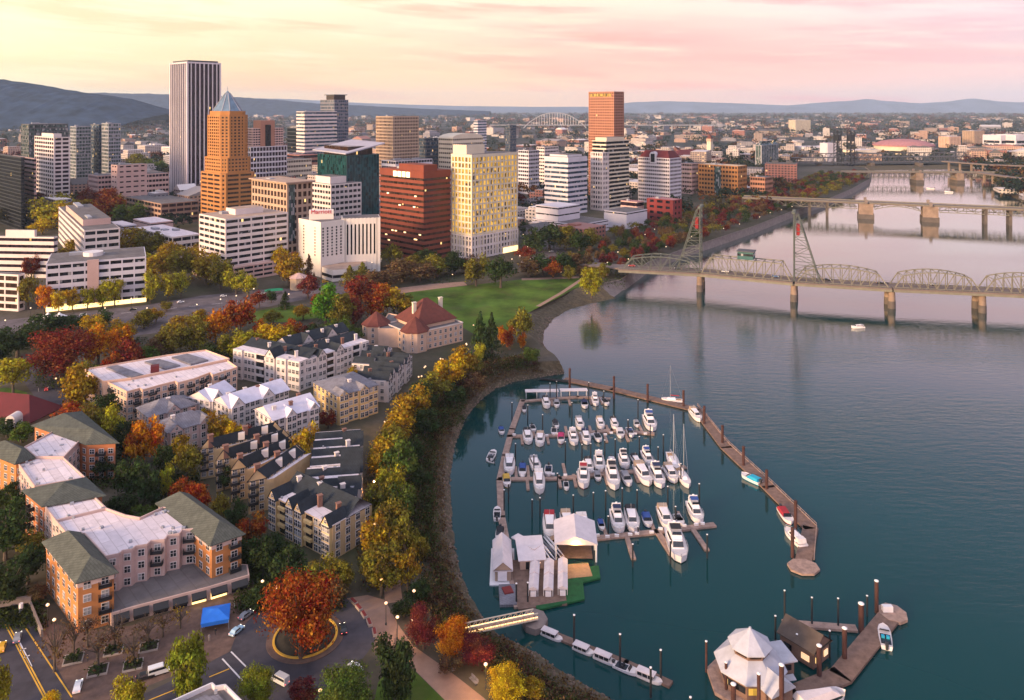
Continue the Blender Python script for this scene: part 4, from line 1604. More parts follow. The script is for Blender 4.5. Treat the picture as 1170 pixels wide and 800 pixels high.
for i, (a, b) in enumerate(zip(tot[:-1], tot[1:])):
    e = (b - a)
    L = e.length
    e = e / L
    nn = Vector((e.y, -e.x, 0))
    m = (a + b) / 2
    MB().add([(m - e * (L * 0.4)).to_tuple()[:2] + (8.9,), (m + e * (L * 0.4)).to_tuple()[:2] + (8.9,), (m + e * (L * 0.4) + nn * 1.5).to_tuple()[:2] + (7.9,), (m - e * (L * 0.4) + nn * 1.5).to_tuple()[:2] + (7.9,),
              (m + e * (L * 0.4) + nn * 1.5).to_tuple()[:2] + (7.5,), (m - e * (L * 0.4) + nn * 1.5).to_tuple()[:2] + (7.5,)], [(0, 1, 2, 3), (3, 2, 4, 5)]).build('awning', M_BLACKM, root)
    lit = i in (len(tot) - 3, len(tot) - 4)
    MB().box(((m + nn * 0.06).x, (m + nn * 0.06).y, 7.1), (L * 0.75, 0.2, 1.9), math.atan2(e.y, e.x)).build('shop_window', M_LITY if lit else G_DARK, root)
fac.finish()

# --- the brick block behind it
ra = P(48, 621)
root = thing('apartment_house', 'brick apartment block with stepped white flat roofs behind the orange pavilions', 'apartment building', (ra.x, ra.y, LAND))
fac = Facade(root)
qm = [P(48, 579, ZE), P(121, 566, ZE), P(98, 545, ZE), P(25, 560, ZE)]
q = ccw(inset(ccw([Vector((p.x, p.y, 0)) for p in qm]), 0.7))
MB().prism(q, LAND, ZE - 0.2).build('wall', M_RBRICK, root)
hip(root, q, ZE, 3.0, M_GREENR, 0.8)
for a, b, nrm in seen_edges(q):
    fac.edge(a, b, LAND, 4, 2.75, max(2, round((b - a).length / 3.6)), wmesh(1.4, 1.5), balcony=(1,))
u0 = wall_block(root, PP([(49, 576.5), (104, 565.5), (121, 582), (64, 596)], ZE - 0.6), LAND, ZE - 0.6, M_PALEP, M_ROOFW, 0.5, 'wall', 'flat_roof')
u1 = wall_block(root, PP([(18.5, 527), (40, 524), (72, 524), (97, 547), (40, 557)], ZE - 0.8), LAND, ZE - 0.8, M_PALEP, M_ROOFW, 0.5, 'wall', 'flat_roof')
u2 = wall_block(root, PP([(28, 512), (78, 485), (95, 500), (73, 523), (41, 523)], ZE - 0.3), LAND, ZE - 0.3, M_PALEP, M_ROOFW, 0.5, 'wall', 'flat_roof')
for k, (pl, nv) in enumerate(((u0, 4), (u1, 7), (u2, 9))):
    vents(root, pl, ZE - 0.6, nv, 20 + k)
    for a, b, nrm in seen_edges(pl):
        if (b - a).length > 3:
            fac.edge(a, b, LAND, 4, 2.7, max(1, round((b - a).length / 3.4)), wmesh(1.4, 1.5))
for pts, wallm, nn in (([(17, 530.5), (40, 523), (27, 511), (-24, 514)], M_OBRICK, 2), ([(98, 508), (136, 506), (93, 470), (36, 486)], M_RBRICK, 3)):
    q = ccw(inset(ccw([Vector((p.x, p.y, 0)) for p in PP(pts, ZE)]), 0.7))
    MB().prism(q, LAND, ZE - 0.2).build('wall', wallm, root)
    hip(root, q, ZE, 3.4, M_GREENR, 0.8)
    for a, b, nrm in seen_edges(q):
        fac.edge(a, b, LAND, 4, 2.75, max(2, round((b - a).length / 3.6)), wmesh(1.4, 1.5), balcony=(1,))
fac.finish()


# --- general town houses
def terrace(label, p0, p1, depth, h, floors, pattern, wall, roofm, wall2=None, main='flat', rise=3.0, chim=0, zbase=LAND, seed=0, wcol=2, gw=None, deck=None, proj=0.9):
    """a row with its seen front from p0 to p1; pattern letters: g gabled bay, p projecting flat bay, l loggia, w plain"""
    rr = random.Random(seed)
    a, b = P(*p0, zbase), P(*p1, zbase)
    a, b = Vector((a.x, a.y, 0)), Vector((b.x, b.y, 0))
    e = (b - a)
    L = e.length
    e = e / L
    nrm = Vector((e.y, -e.x, 0))
    if nrm.dot(-a) < 0:
        a, b = b, a
        e, nrm = -e, -nrm
        pattern = pattern[::-1]
    root = thing('town_houses', label, 'apartment building', (a.x, a.y, zbase))
    fac = Facade(root)
    z1 = zbase + h
    body = [a, b, b - nrm * depth, a - nrm * depth]
    wall_block(root, body, zbase, z1, wall, deck or M_ROOFW if main == 'flat' else None, 0.6)
    fh = h / floors
    if main == 'gable':
        hip(root, body, z1, rise, roofm, 0.5, gable=True)
        mb = MB()
        gable_wall(mb, body[1], body[2], z1, rise * 0.93, 0.3)
        mb.build('gable_wall', wall, root)
        mb = MB()
        gable_wall(mb, body[3], body[0], z1, rise * 0.93, 0.3)
        mb.build('gable_wall', wall, root)
    elif main == 'hip':
        hip(root, body, z1, rise, roofm, 0.5)
    elif main == 'mono':
        # flat front strip, long pitched strip behind
        q = [a - nrm * (depth * 0.35), b - nrm * (depth * 0.35), b - nrm * depth, a - nrm * depth]
        MB().prism(body, z1 - 0.1, z1 + 0.03).build('flat_roof', deck or M_ROOFW, root)
        hip(root, q, z1 + 0.05, rise, roofm, 0.1, gable=True)
    elif main == 'bars':
        n = max(2, round(L / 7.5))
        MB().prism(body, z1 - 0.1, z1 + 0.03).build('flat_roof', deck or M_ROOFW, root)
        for k in range(n):
            q0 = a + e * (L * (k + 0.12) / n)
            q1 = a + e * (L * (k + 0.60) / n)
            qq = [q0 + nrm * 0.2, q1 + nrm * 0.2, q1 - nrm * depth, q0 - nrm * depth]
            hip(root, qq, z1 + 0.05, rise, roofm, 0.1, gable=True, name='pitched_roof')
            mb = MB()
            gable_wall(mb, qq[0], qq[1], z1, rise * 0.92, 0.3)
            mb.build('gable_wall', wall, root)
    n = len(pattern)
    for i, ch in enumerate(pattern):
        q0, q1 = a + e * (L * i / n), a + e * (L * (i + 1) / n)
        bwid = L / n
        if ch in 'gp':
            m0, m1 = q0 + e * bwid * 0.08, q1 - e * bwid * 0.08
            f0, f1 = m0 + nrm * proj, m1 + nrm * proj
            top = z1 + (0.3 if ch == 'p' else 0.0)
            mb = MB().prism([f0, f1, m1 - nrm * 0.3, m0 - nrm * 0.3], zbase, top)
            gr = bwid * (gw or 0.5)
            if ch == 'g':
                gable_wall(mb, f0, f1, top, gr, 0.35)
            mb.build('bay_wall', wall2 or wall, root)
            if ch == 'g':
                # gable roof running back into the main roof
                mid0 = (f0 + f1) / 2
                back = min(depth * 0.6, 7.0)
                o_ = 0.35
                pts = [f0 - e * o_ + nrm * o_, f1 + e * o_ + nrm * o_, f1 + e * o_ - nrm * back, f0 - e * o_ - nrm * back]
                r1, r2_ = mid0 + nrm * o_, mid0 - nrm * back
                dz = -o_ * gr / (bwid * 0.42)
                vs = [(p.x, p.y, top + dz + 0.12) for p in pts] + [(r1.x, r1.y, top + gr + 0.2), (r2_.x, r2_.y, top + gr + 0.2)]
                MB().add(vs, [(0, 4, 5, 3), (1, 2, 5, 4), (0, 3, 2, 1)]).build('gable_roof', roofm, root)
            fac.edge(f0, f1, zbase, floors, fh, wcol, wmesh(1.4, 1.75), sill=fh * 0.55)
            if ch == 'g':
                mm = (f0 + f1) / 2
                fac.put(wmesh(0.9, 1.0), (mm.x, mm.y, top + gr * 0.38), nrm)
        elif ch == 'l':
            for j in range(floors):
                m = (q0 + q1) / 2 + nrm * 0.03
                MB().box((m.x, m.y, zbase + j * fh + fh * 0.52), (bwid * 0.72, 0.14, fh * 0.7), math.atan2(e.y, e.x)).build('loggia', G_DARK, root)
                if j:
                    m = (q0 + q1) / 2 + nrm * 0.5
                    MB().box((m.x, m.y, zbase + j * fh + 0.45), (bwid * 0.8, 0.9, 0.9), math.atan2(e.y, e.x)).build('balcony', wall2 or wall, root)
        else:
            fac.edge(q0, q1, zbase, floors, fh, max(1, round(bwid / 2.6)), wmesh(1.5, 1.7), sill=fh * 0.55)
    # side walls
    for s0, s1, nm in ((b, b - nrm * depth, e), (a - nrm * depth, a, -e)):
        if nm.dot(-((s0 + s1) / 2)) > 0:
            fac.edge(s0, s1, zbase, floors, fh, max(2, round(depth / 3.4)), wmesh(1.4, 1.7), sill=fh * 0.55)
    if main in ('mono', 'bars'):
        vents(root, ccw(body), z1, 6, seed + 90)
    for k in range(chim):
        p = a + e * (L * (k + 0.5) / chim + rr.uniform(-1, 1)) - nrm * (depth * rr.uniform(0.25, 0.7))
        chimney(root, p, z1 - 0.5, z1 + rise * 0.6 + 1.2, 1.3, rr.choice([M_BRICKC, M_HOUSEW, M_HOUSEW]))
    fac.finish()
    return root, a, b, e, nrm, z1


# peach building with flat white roofs
ra = P(145, 481)
root = thing('apartment_house', 'peach apartment building with broad white flat roofs and grey roof panels', 'apartment building', (ra.x, ra.y, LAND))
fac = Facade(root)
pl = wall_block(root, PP([(123, 438), (145, 449), (160, 445), (163, 447), (184, 441), (200, 437), (203, 439), (222, 434), (240, 427), (243, 430), (271, 421), (258, 412), (225, 420), (200, 424), (150, 434)], 18), LAND, 18, M_PEACH, M_ROOFW, 0.7)
for a, b, nrm in seen_edges(pl):
    if (b - a).length > 1.8:
        fac.edge(a, b, LAND, 4, 3.0, max(1, round((b - a).length / 3.0)), wmesh(1.6, 1.7), balcony=(1,))
pl2 = wall_block(root, PP([(97, 423), (118, 437), (150, 433), (200, 423), (225, 419), (262, 411), (235, 401), (190, 407)], 18.6), LAND, 18.6, M_PEACH, M_ROOFW, 0.6, 'rear_wall', 'rear_roof')
fac.edge(*[Vector((p.x, p.y, 0)) for p in PP([(97, 423), (118, 437)], 18.6)], LAND, 4, 3.0, 4, wmesh(1.6, 1.7))
for pts in ([(121, 419.5), (150, 431), (164, 428), (134, 417)], [(165, 413), (189, 421), (206, 417), (182, 410)], [(196, 408), (218, 416), (238, 411), (214, 404)]):
    q = PP(pts, 19.4)
    MB().prism(ccw([Vector((p.x, p.y, 0)) for p in q]), 18.6, 19.4).build('roof_panel', M_GSLATE, root)
p = P(177, 421, 20)
MB().box((p.x, p.y, 19.8), (3.4, 3.4, 3.0), 0.4).build('stair_tower', M_ROOFR, root)
vents(root, pl, 18, 9, 31)
fac.finish()

terrace('white gabled row with dark slate roofs, its left half facing the small lane', (267, 431), (342, 448), 17, 13.6, 4, 'pwlgpw', M_HOUSEW, M_SLATE, main='mono', chim=4, rise=2.6, seed=1)
terrace('white gabled row with dark slate roofs, its right half angled toward the brick hotel', (351, 444), (421, 420), 17, 13.4, 4, 'wglgwlp', M_HOUSEW, M_SLATE, main='mono', chim=5, rise=2.8, seed=2)
terrace('white row with a long dark pitched roof at the back beside the trees', (330, 425), (398, 405), 11, 12.5, 4, 'wgwgw', M_HOUSEW, M_SLATE, main='gable', chim=4, rise=3.4, seed=3)
terrace('white house with pale metal roofs, nearer one beside the golden tree', (312, 514), (364, 497), 15, 11.2, 4, 'wgwg', M_HOUSEW, M_LAVR, main='gable', chim=3, rise=3.4, seed=4)
terrace('white house with pale metal roofs, farther one behind the yellow trees', (262, 497), (330, 474), 13, 10.6, 4, 'gwgw', M_HOUSEW, M_LAVR, main='gable', chim=4, rise=3.2, seed=5)
terrace('small white house with a pale metal roof wedged between the two pale roofed houses', (240, 488), (268, 474), 12, 10.5, 4, 'gw', M_HOUSEW, M_LAVR, main='gable', chim=1, rise=3.2, seed=6)
r, a, b, e, nrm, z1 = terrace('yellow apartment building with a grey roof and gabled bays by the promenade', (386, 486), (432, 472), 21, 12.0, 4, 'gwgw', M_YELL, M_GSLATE, main='hip', chim=1, rise=2.4, seed=7, gw=0.35)
terrace('dark roofed row stepping up along the promenade below the red roofed hotel', (441, 460), (471, 429), 14, 9.5, 3, 'gwgwgw', M_HOUSEW, M_SLATE, main='bars', chim=3, rise=2.6, seed=8, deck=M_GSLATE)
terrace('low dark roofed row at the promenade, left half hidden behind the yellow building', (425, 440), (448, 419), 10, 9.5, 3, 'wgw', M_HOUSEW, M_SLATE, main='bars', chim=2, rise=2.4, seed=9, deck=M_GSLATE)
terrace('house with grey hip roof between the peach building and the orange trees', (170, 503), (225, 487), 13, 9, 3, 'wgw', M_PALEP, M_GSLATE, main='hip', chim=1, rise=3.6, seed=10, gw=0.4)
terrace('house with lavender grey roof directly above the dark gabled rows', (192, 522), (243, 506), 12, 9, 3, 'gwg', M_PALEP, M_GSLATE, main='hip', chim=2, rise=3.6, seed=11, gw=0.4)
# dark gabled bars, seen end on
for k, (p0, p1, lab) in enumerate((((229, 548), (245, 545), 'dark gabled row, farthest back of the parallel tan rows'), ((247, 562), (263, 558), 'dark gabled row, second from the back of the parallel tan rows'),
                                   ((264, 574), (281, 570), 'dark gabled row, third from the back of the parallel tan rows'), ((284, 588), (304, 583), 'dark gabled row, nearest of the parallel tan rows'))):
    a, b = P(*p0), P(*p1)
    dirv = (P(330 + k * 6, 521 + k * 9) - P(245 + k * 19, 545 + k * 12)).normalized()
    e = (b - a)
    a, b = Vector((a.x, a.y, 0)), Vector((b.x, b.y, 0))
    Lb = 24 - k * 1.5
    root = thing('town_houses', lab, 'apartment building', (a.x, a.y, LAND))
    q = [a, b, b + Vector((dirv.x, dirv.y, 0)) * Lb, a + Vector((dirv.x, dirv.y, 0)) * Lb]
    z1 = LAND + 10.5
    MB().prism(ccw(q), LAND, z1).build('wall', M_TIMB, root)
    dv = Vector((dirv.x, dirv.y, 0))
    MB().prism(ccw([b, b + e.normalized().to_3d() * 2.6, b + e.normalized().to_3d() * 2.6 + dv * Lb, b + dv * Lb]), LAND, z1 - 0.8, 0, 1).build('terrace_roof', [M_TIMB, M_ROOFW], root)
    hip(root, q, z1, 3.2, M_SLATE, 0.3, gable=True)
    q = ccw(q)
    for i in range(4):
        aa, bb = q[i], q[(i + 1) % 4]
        if (bb - aa).length < 10:
            mb = MB()
            gable_wall(mb, aa, bb, z1, 3.0, 0.3)
            mb.build('gable_wall', M_TIMB, root)
    fac = Facade(root)
    for aa, bb, nrm in seen_edges(q):
        fac.edge(aa, bb, LAND, 4, 2.6, max(2, round((bb - aa).length / 2.8)), wmesh(1.2, 1.5), balcony=(0,) if (bb - aa).length < 8 else ())
    fac.finish()
    for f in (0.05, 0.55):
        pc = a.lerp(b, 0.25) + Vector((dirv.x, dirv.y, 0)) * (Lb * f + 1)
        chimney(root, pc, z1, z1 + 4.2, 1.6)
    for f in (0.45, 0.8):
        pc = a.lerp(b, 0.7) + Vector((dirv.x, dirv.y, 0)) * (Lb * f)
        MB().box((pc.x, pc.y, z1 + 1.5), (2.2, 2.2, 2.4), 0.3).build('dormer', M_HOUSEW, root)
terrace('tan gabled row facing the dark trees, nearest of the dark roofed houses', (309, 603), (380, 641), 15, 10.0, 4, 'glgglwg', M_TIMB, M_SLATE, wall2=M_YELL, main='mono', chim=4, rise=3.6, seed=13, gw=0.62)
terrace('white walled row with dark roof strips, middle one along the promenade', (407, 606), (411, 565), 17, 10.0, 3, 'wgwg', M_HOUSEW, M_SLATE, main='bars', chim=3, rise=1.7, seed=15, deck=M_ROOFW)
terrace('white walled row with dark roof strips, far one along the promenade', (410, 562), (412, 520), 16, 9.6, 3, 'gwgw', M_HOUSEW, M_SLATE, main='bars', chim=3, rise=1.7, seed=16, deck=M_ROOFW)

# --- brick hotel with red conical roofs
c, u, v, lu, lv = plan(448, 470, 529, 404, 40)
root = thing('riverside_hotel', 'cream walled riverside hotel with red tiled cone and hip roofs', 'hotel', (c.x, c.y, LAND))
fac = Facade(root)
z1 = LAND + 10
M_HCREAM = mat('hotel_cream', (0.55, 0.37, 0.27), 0.85, 0.10, 0.25)
body = rect(c, u, v, lu, 26)
wall_block(root, body, LAND, z1, M_HCREAM, M_ROOFG, 0.5, pm=M_HOUSEW)
for a, b, nrm in seen_edges(ccw(body)):
    fac.edge(a, b, LAND, 3, 3.2, max(2, round((b - a).length / 3.4)), wmesh(1.3, 1.7))
q = rect(c + u * (lu * 0.22) + v * 5, u, v, lu * 0.72, 22)
MB().prism(ccw(q), z1, z1 + 2.2).build('attic_wall', M_HCREAM, root)
hip(root, q, z1 + 2.2, 11.0, M_TILE, 1.0, name='main_roof', t=0.45)
for f, g in ((0.34, 15), (0.86, 15)):
    chimney(root, c + u * (lu * f) + v * g, z1 + 2, z1 + 12, 2.0, M_CREAM)


def turret(px, py, rad, zt, rise):
    p = P(px, py)
    MB().lathe((p.x, p.y, LAND), [(rad, 0), (rad, zt - LAND)], 8, a0=0.3).build('turret_wall', M_HCREAM, root)
    MB().lathe((p.x, p.y, zt), [(rad + 0.8, -0.3), (rad + 0.8, 0), (0.05, rise)], 8, a0=0.3).build('turret_roof', M_TILE, root)
    for k in range(8):
        an = 0.3 + (k + 0.5) * math.pi / 4
        nn = Vector((math.cos(an), math.sin(an), 0))
        if nn.dot(-p) > 0:
            for j in range(3):
                fac.put(wmesh(1.2, 1.7), (p.x + nn.x * rad * 0.93, p.y + nn.y * rad * 0.93, LAND + 1.9 + 3.2 * j), nn)


turret(474, 399, 7.4, z1 + 0.6, 7.0)
turret(430, 390, 7.6, z1 + 0.2, 6.6)
wall_block(root, PP([(432, 397), (462, 397), (478, 385), (444, 378)]), LAND, z1 - 0.3, M_HCREAM, M_ROOFG, 0.5, 'link_wall', 'link_roof')
fac.finish()

# --- house with the dark red roof at the left edge
c, u, v, lu, lv = plan(-60, 34, 40, 494, 78)
root = thing('house', 'dark red roofed hall at the left edge with a white arched dormer', 'house', (c.x, c.y, LAND))
q = rect(c, u, v, 16, lv)
MB().prism(ccw(q), LAND, LAND + 4).build('wall', M_TAN, root)
hip(root, q, LAND + 4, 7.5, M_ROOFR, 0.8)
dp = P(9, 484, LAND + 6)
mb = MB()
vs = []
for k in range(11):
    an = math.pi * k / 10
    vs.append((dp.x - 1.9 * math.cos(an), dp.y + 1.2, LAND + 6.6 + 1.9 * math.sin(an)))
vs += [(dp.x + 1.9, dp.y + 1.2, LAND + 3.6), (dp.x - 1.9, dp.y + 1.2, LAND + 3.6)]
n = len(vs)
vs2 = [(x, y + 5, z) for x, y, z in vs]
mb.add(vs + vs2, [tuple(range(n))] + [(k, n + k, n + (k + 1) % n, (k + 1) % n) for k in range(n)])
mb.build('arched_dormer', M_HOUSEW, root)
MB().lathe((dp.x, dp.y + 1.1, 0), [(0.01, 0)], 3)
mb = MB().box((dp.x, dp.y + 1.12, LAND + 6.0), (2.2, 0.1, 2.6))
mb.build('dormer_window', G_DARK, root)

# --- flat roof with white railings at the bottom edge
ra = P(240, 800, 14)
root = thing('apartment_house', 'flat roof edged by white railings at the bottom of the view', 'apartment building', (ra.x, ra.y, LAND))
pl = wall_block(root, PP([(196, 806), (242, 785), (246, 789), (257, 787), (282, 812), (262, 850), (190, 850)], 15), LAND, 15, M_PALEP, M_ROOFG, 0.9, pm=M_STEELW)
MB().prism(inset(pl, 2.0), 15, 15.5).build('roof_deck', M_GSLATE, root)
vents(root, pl, 15.5, 4, 77)

# ------------------------------------------------------------------ trees
def leaf_material():
    m = bpy.data.materials.new('autumn_leaves')
    m.use_nodes = True
    t = NT(m.node_tree)
    t.n.clear()
    oi = t.node('ShaderNodeObjectInfo')
    geo = t.node('ShaderNodeNewGeometry')
    hs = t.node('ShaderNodeHueSaturation')
    t.l.new(oi.outputs['Color'], hs.inputs['Color'])
    nz = t.noise(geo.outputs['Position'], 0.30, 3.0)
    ri = geo.outputs['Random Per Island']
    t.put(hs.inputs['Hue'], t.math('ADD', t.mapr(nz, 0.3, 0.7, 0.468, 0.53), t.mapr(ri, 0, 1, -0.022, 0.022)))
    t.put(hs.inputs['Value'], t.math('MULTIPLY', t.mapr(nz, 0.3, 0.7, 0.72, 1.3), t.mapr(ri, 0, 1, 0.55, 1.5)))
    d = t.node('ShaderNodeBsdfDiffuse')
    tr = t.node('ShaderNodeBsdfTranslucent')
    t.l.new(hs.outputs[0], d.inputs[0])
    t.l.new(hs.outputs[0], tr.inputs[0])
    mx = t.node('ShaderNodeMixShader')
    mx.inputs[0].default_value = 0.3
    t.l.new(d.outputs[0], mx.inputs[1])
    t.l.new(tr.outputs[0], mx.inputs[2])
    ou = t.node('ShaderNodeOutputMaterial')
    t.l.new(mx.outputs[0], ou.inputs[0])
    return m


M_LEAF = leaf_material()
M_BARK = mat('tree_bark', (0.085, 0.062, 0.048), 0.95, 0.3, 1.0)


def crown_mesh(kind, leaves, size, seed):
    """leaf sized faces spread through an uneven crown; unit tree, 1 wide and 1 high"""
    rr = random.Random(seed)
    mb = MB()
    blobs = []
    if kind == 'cone':
        for k in range(26):
            f = (k + 0.5) / 26
            a = rr.uniform(0, 6.3)
            r = 0.46 * (1 - f) ** 0.9
            blobs.append((Vector((r * 0.55 * math.cos(a), r * 0.55 * math.sin(a), 0.08 + 0.9 * f)), Vector((r * 0.62 + 0.03, r * 0.62 + 0.03, 0.07))))
    else:
        n = {'round': 20, 'oval': 18, 'big': 40, 'wide': 20, 'bare': 14}[kind]
        for k in range(n):
            while True:
                p = Vector((rr.uniform(-1, 1), rr.uniform(-1, 1), rr.uniform(-1, 1)))
                if 0.25 < p.length < 1:
                    break
            if kind == 'oval':
                c = Vector((p.x * 0.29, p.y * 0.29, 0.50 + p.z * 0.37))
                s = rr.uniform(0.12, 0.19)
            elif kind == 'wide':
                c = Vector((p.x * 0.37, p.y * 0.37, 0.54 + p.z * 0.26))
                s = rr.uniform(0.13, 0.19)
            elif kind == 'big':
                c = Vector((p.x * 0.37, p.y * 0.37, 0.52 + p.z * 0.34))
                s = rr.uniform(0.12, 0.20)
            else:
                c = Vector((p.x * 0.34, p.y * 0.34, 0.50 + p.z * 0.33))
                s = rr.uniform(0.12, 0.19)
            blobs.append((c, Vector((s, s, s * rr.uniform(0.75, 1.0)))))
    per = leaves // len(blobs)
    for c, s in blobs:
        for k in range(int(per * rr.choice((.45, .8, 1.1, 1.5)))):
            d = Vector((rr.gauss(0, 1), rr.gauss(0, 1), rr.gauss(0, 1)))
            if d.length < 1e-3:
                continue
            d.normalize()
            if d.z < -0.3 and rr.random() < 0.6:
                d.z = -d.z
            q = rr.uniform(0.35, 1.28) if kind != 'bare' else rr.uniform(0.2, 1.1)
            p = c + Vector((d.x * s.x, d.y * s.y, d.z * s.z)) * q
            nrm = (d + Vector((rr.gauss(0, .5), rr.gauss(0, .5), rr.gauss(0, .5)))).normalized()
            u = nrm.cross(Vector((rr.random(), rr.random(), rr.random()))).normalized()
            v = nrm.cross(u)
            z = size * rr.choice((.5, .7, .9, 1.1, 1.5))
            mb.add([p - u * z * 0.5, p + v * z * 0.42 - u * z * 0.05, p + u * z * 0.6, p - v * z * 0.42 - u * z * 0.05], [(0, 1, 2, 3)])
    return mb


def trunk_mesh(kind, seed):
    rr = random.Random(seed)
    mb = MB()
    if kind == 'cone':
        mb.tube((0, 0, 0), (0, 0, 0.9), 0.035, 0.006, 7)
        return mb
    top = Vector((rr.uniform(-.02, .02), rr.uniform(-.02, .02), 0.42))
    mb.tube((0, 0, 0), top, 0.034, 0.020, 7)
    for k in range(6 if kind != 'bare' else 11):
        a = k * 1.05 + rr.uniform(-.3, .3)
        b0 = Vector((0, 0, 0)).lerp(top, rr.uniform(0.6, 1.0))
        r = rr.uniform(0.14, 0.32)
        b1 = Vector((r * math.cos(a), r * math.sin(a), rr.uniform(0.55, 0.85)))
        mb.tube(b0, b1, 0.014, 0.004, 5)
        if kind == 'bare':
            for j in range(4):
                b2 = b0.lerp(b1, rr.uniform(0.4, 0.9))
                mb.tube(b2, b2 + Vector((rr.uniform(-.13, .13), rr.uniform(-.13, .13), rr.uniform(0.05, .17))), 0.006, 0.002, 4)
    mb.tube(top, top + Vector((0, 0, 0.36)), 0.016, 0.004, 5)
    return mb


def tree_proto(kind, leaves, size, seed):
    root = thing('tree' if kind != 'cone' else 'conifer_tree', '', 'tree')

    crown_mesh(kind, leaves, size, seed).build('crown', M_LEAF, root)
    trunk_mesh(kind, seed + 50).build('trunk', M_BARK, root)
    return Proto(root)


TREES = {
    'r': [tree_proto('round', 3000, 0.050, k) for k in (1, 2, 3)],
    'o': [tree_proto('oval', 2600, 0.050, k) for k in (4, 5)],
    'w': [tree_proto('wide', 2600, 0.052, k) for k in (6,)],
    'c': [tree_proto('cone', 2400, 0.050, k) for k in (7, 8)],
    'b': [tree_proto('bare', 260, 0.040, k) for k in (9, 10)],
    'R': [tree_proto('big', 17000, 0.024, k) for k in (11, 12)],
    'O': [tree_proto('oval', 6500, 0.038, k) for k in (13,)],
}
TC = {  # foliage colours and the words for them
    'F': ((0.15, 0.165, 0.018), 'bright green'), 'G': ((0.075, 0.105, 0.020), 'green'), 'D': ((0.036, 0.054, 0.018), 'dark green'), 'Y': ((0.42, 0.27, 0.016), 'golden yellow'),
    'L': ((0.27, 0.24, 0.020), 'lime yellow'), 'K': ((0.15, 0.125, 0.020), 'olive'), 'A': ((0.26, 0.165, 0.016), 'amber'), 'O': ((0.42, 0.14, 0.012), 'orange'),
    'R': ((0.25, 0.055, 0.014), 'red orange'), 'M': ((0.13, 0.022, 0.022), 'maroon'), 'E': ((0.16, 0.030, 0.018), 'dark red'), 'B': ((0.125, 0.072, 0.035), 'brown'), 'V': ((0.09, 0.20, 0.02), 'fresh green'),
}
SHAPE = {'r': 'rounded', 'o': 'upright oval', 'w': 'broad', 'c': 'pointed', 'b': 'nearly bare', 'R': 'big rounded', 'O': 'tall full'}
ORD = ['first', 'second', 'third', 'fourth', 'fifth', 'sixth', 'seventh', 'eighth', 'ninth', 'tenth', 'eleventh', 'twelfth', 'thirteenth', 'fourteenth', 'fifteenth', 'sixteenth',
       'seventeenth', 'eighteenth', 'nineteenth', 'twentieth']


def ordn(k):
    return ORD[k] if k < 20 else ORD[k % 10] + ' after the %s' % ORD[k - k % 10 - 1]


COUNT = [0]


def POSN(k, n):
    if k == 0:
        return 'leftmost'
    if k == n - 1:
        return 'rightmost'
    return ordn(k) + ' from left'


def place_tree(px, py, w_, h_, col, shp, label, group, z=LAND):
    p = P(px, py, z)
    m = p.y / FPX
    COUNT[0] += 1
    pr = TREES[shp][RND.randrange(len(TREES[shp]))]
    c = TC[col][0]
    j = RND.uniform(0.88, 1.14)
    return pr.place((p.x, p.y, z), RND.uniform(0, 6.28), (w_ * m * 1.17, w_ * m * 1.17, h_ * m), label, group, (c[0] * j, c[1] * j * RND.uniform(0.94, 1.06), c[2] * j))


def grove(group, where, rows):
    """trees of one place; among equals the label counts them from the left of the place"""
    seen = {}
    for t in sorted(rows, key=lambda r: r[0]):
        seen.setdefault((t[4], t[5]), []).append(t)
    for key, lst in seen.items():
        for k, t in enumerate(lst):
            lab = '%s %s tree %s' % (TC[t[4]][1], SHAPE[t[5]], where)
            if len(lst) > 1:
                lab = '%s %s tree %s, %s such' % (TC[t[4]][1], SHAPE[t[5]], where, POSN(k, len(lst)))
            place_tree(*t, lab, group)


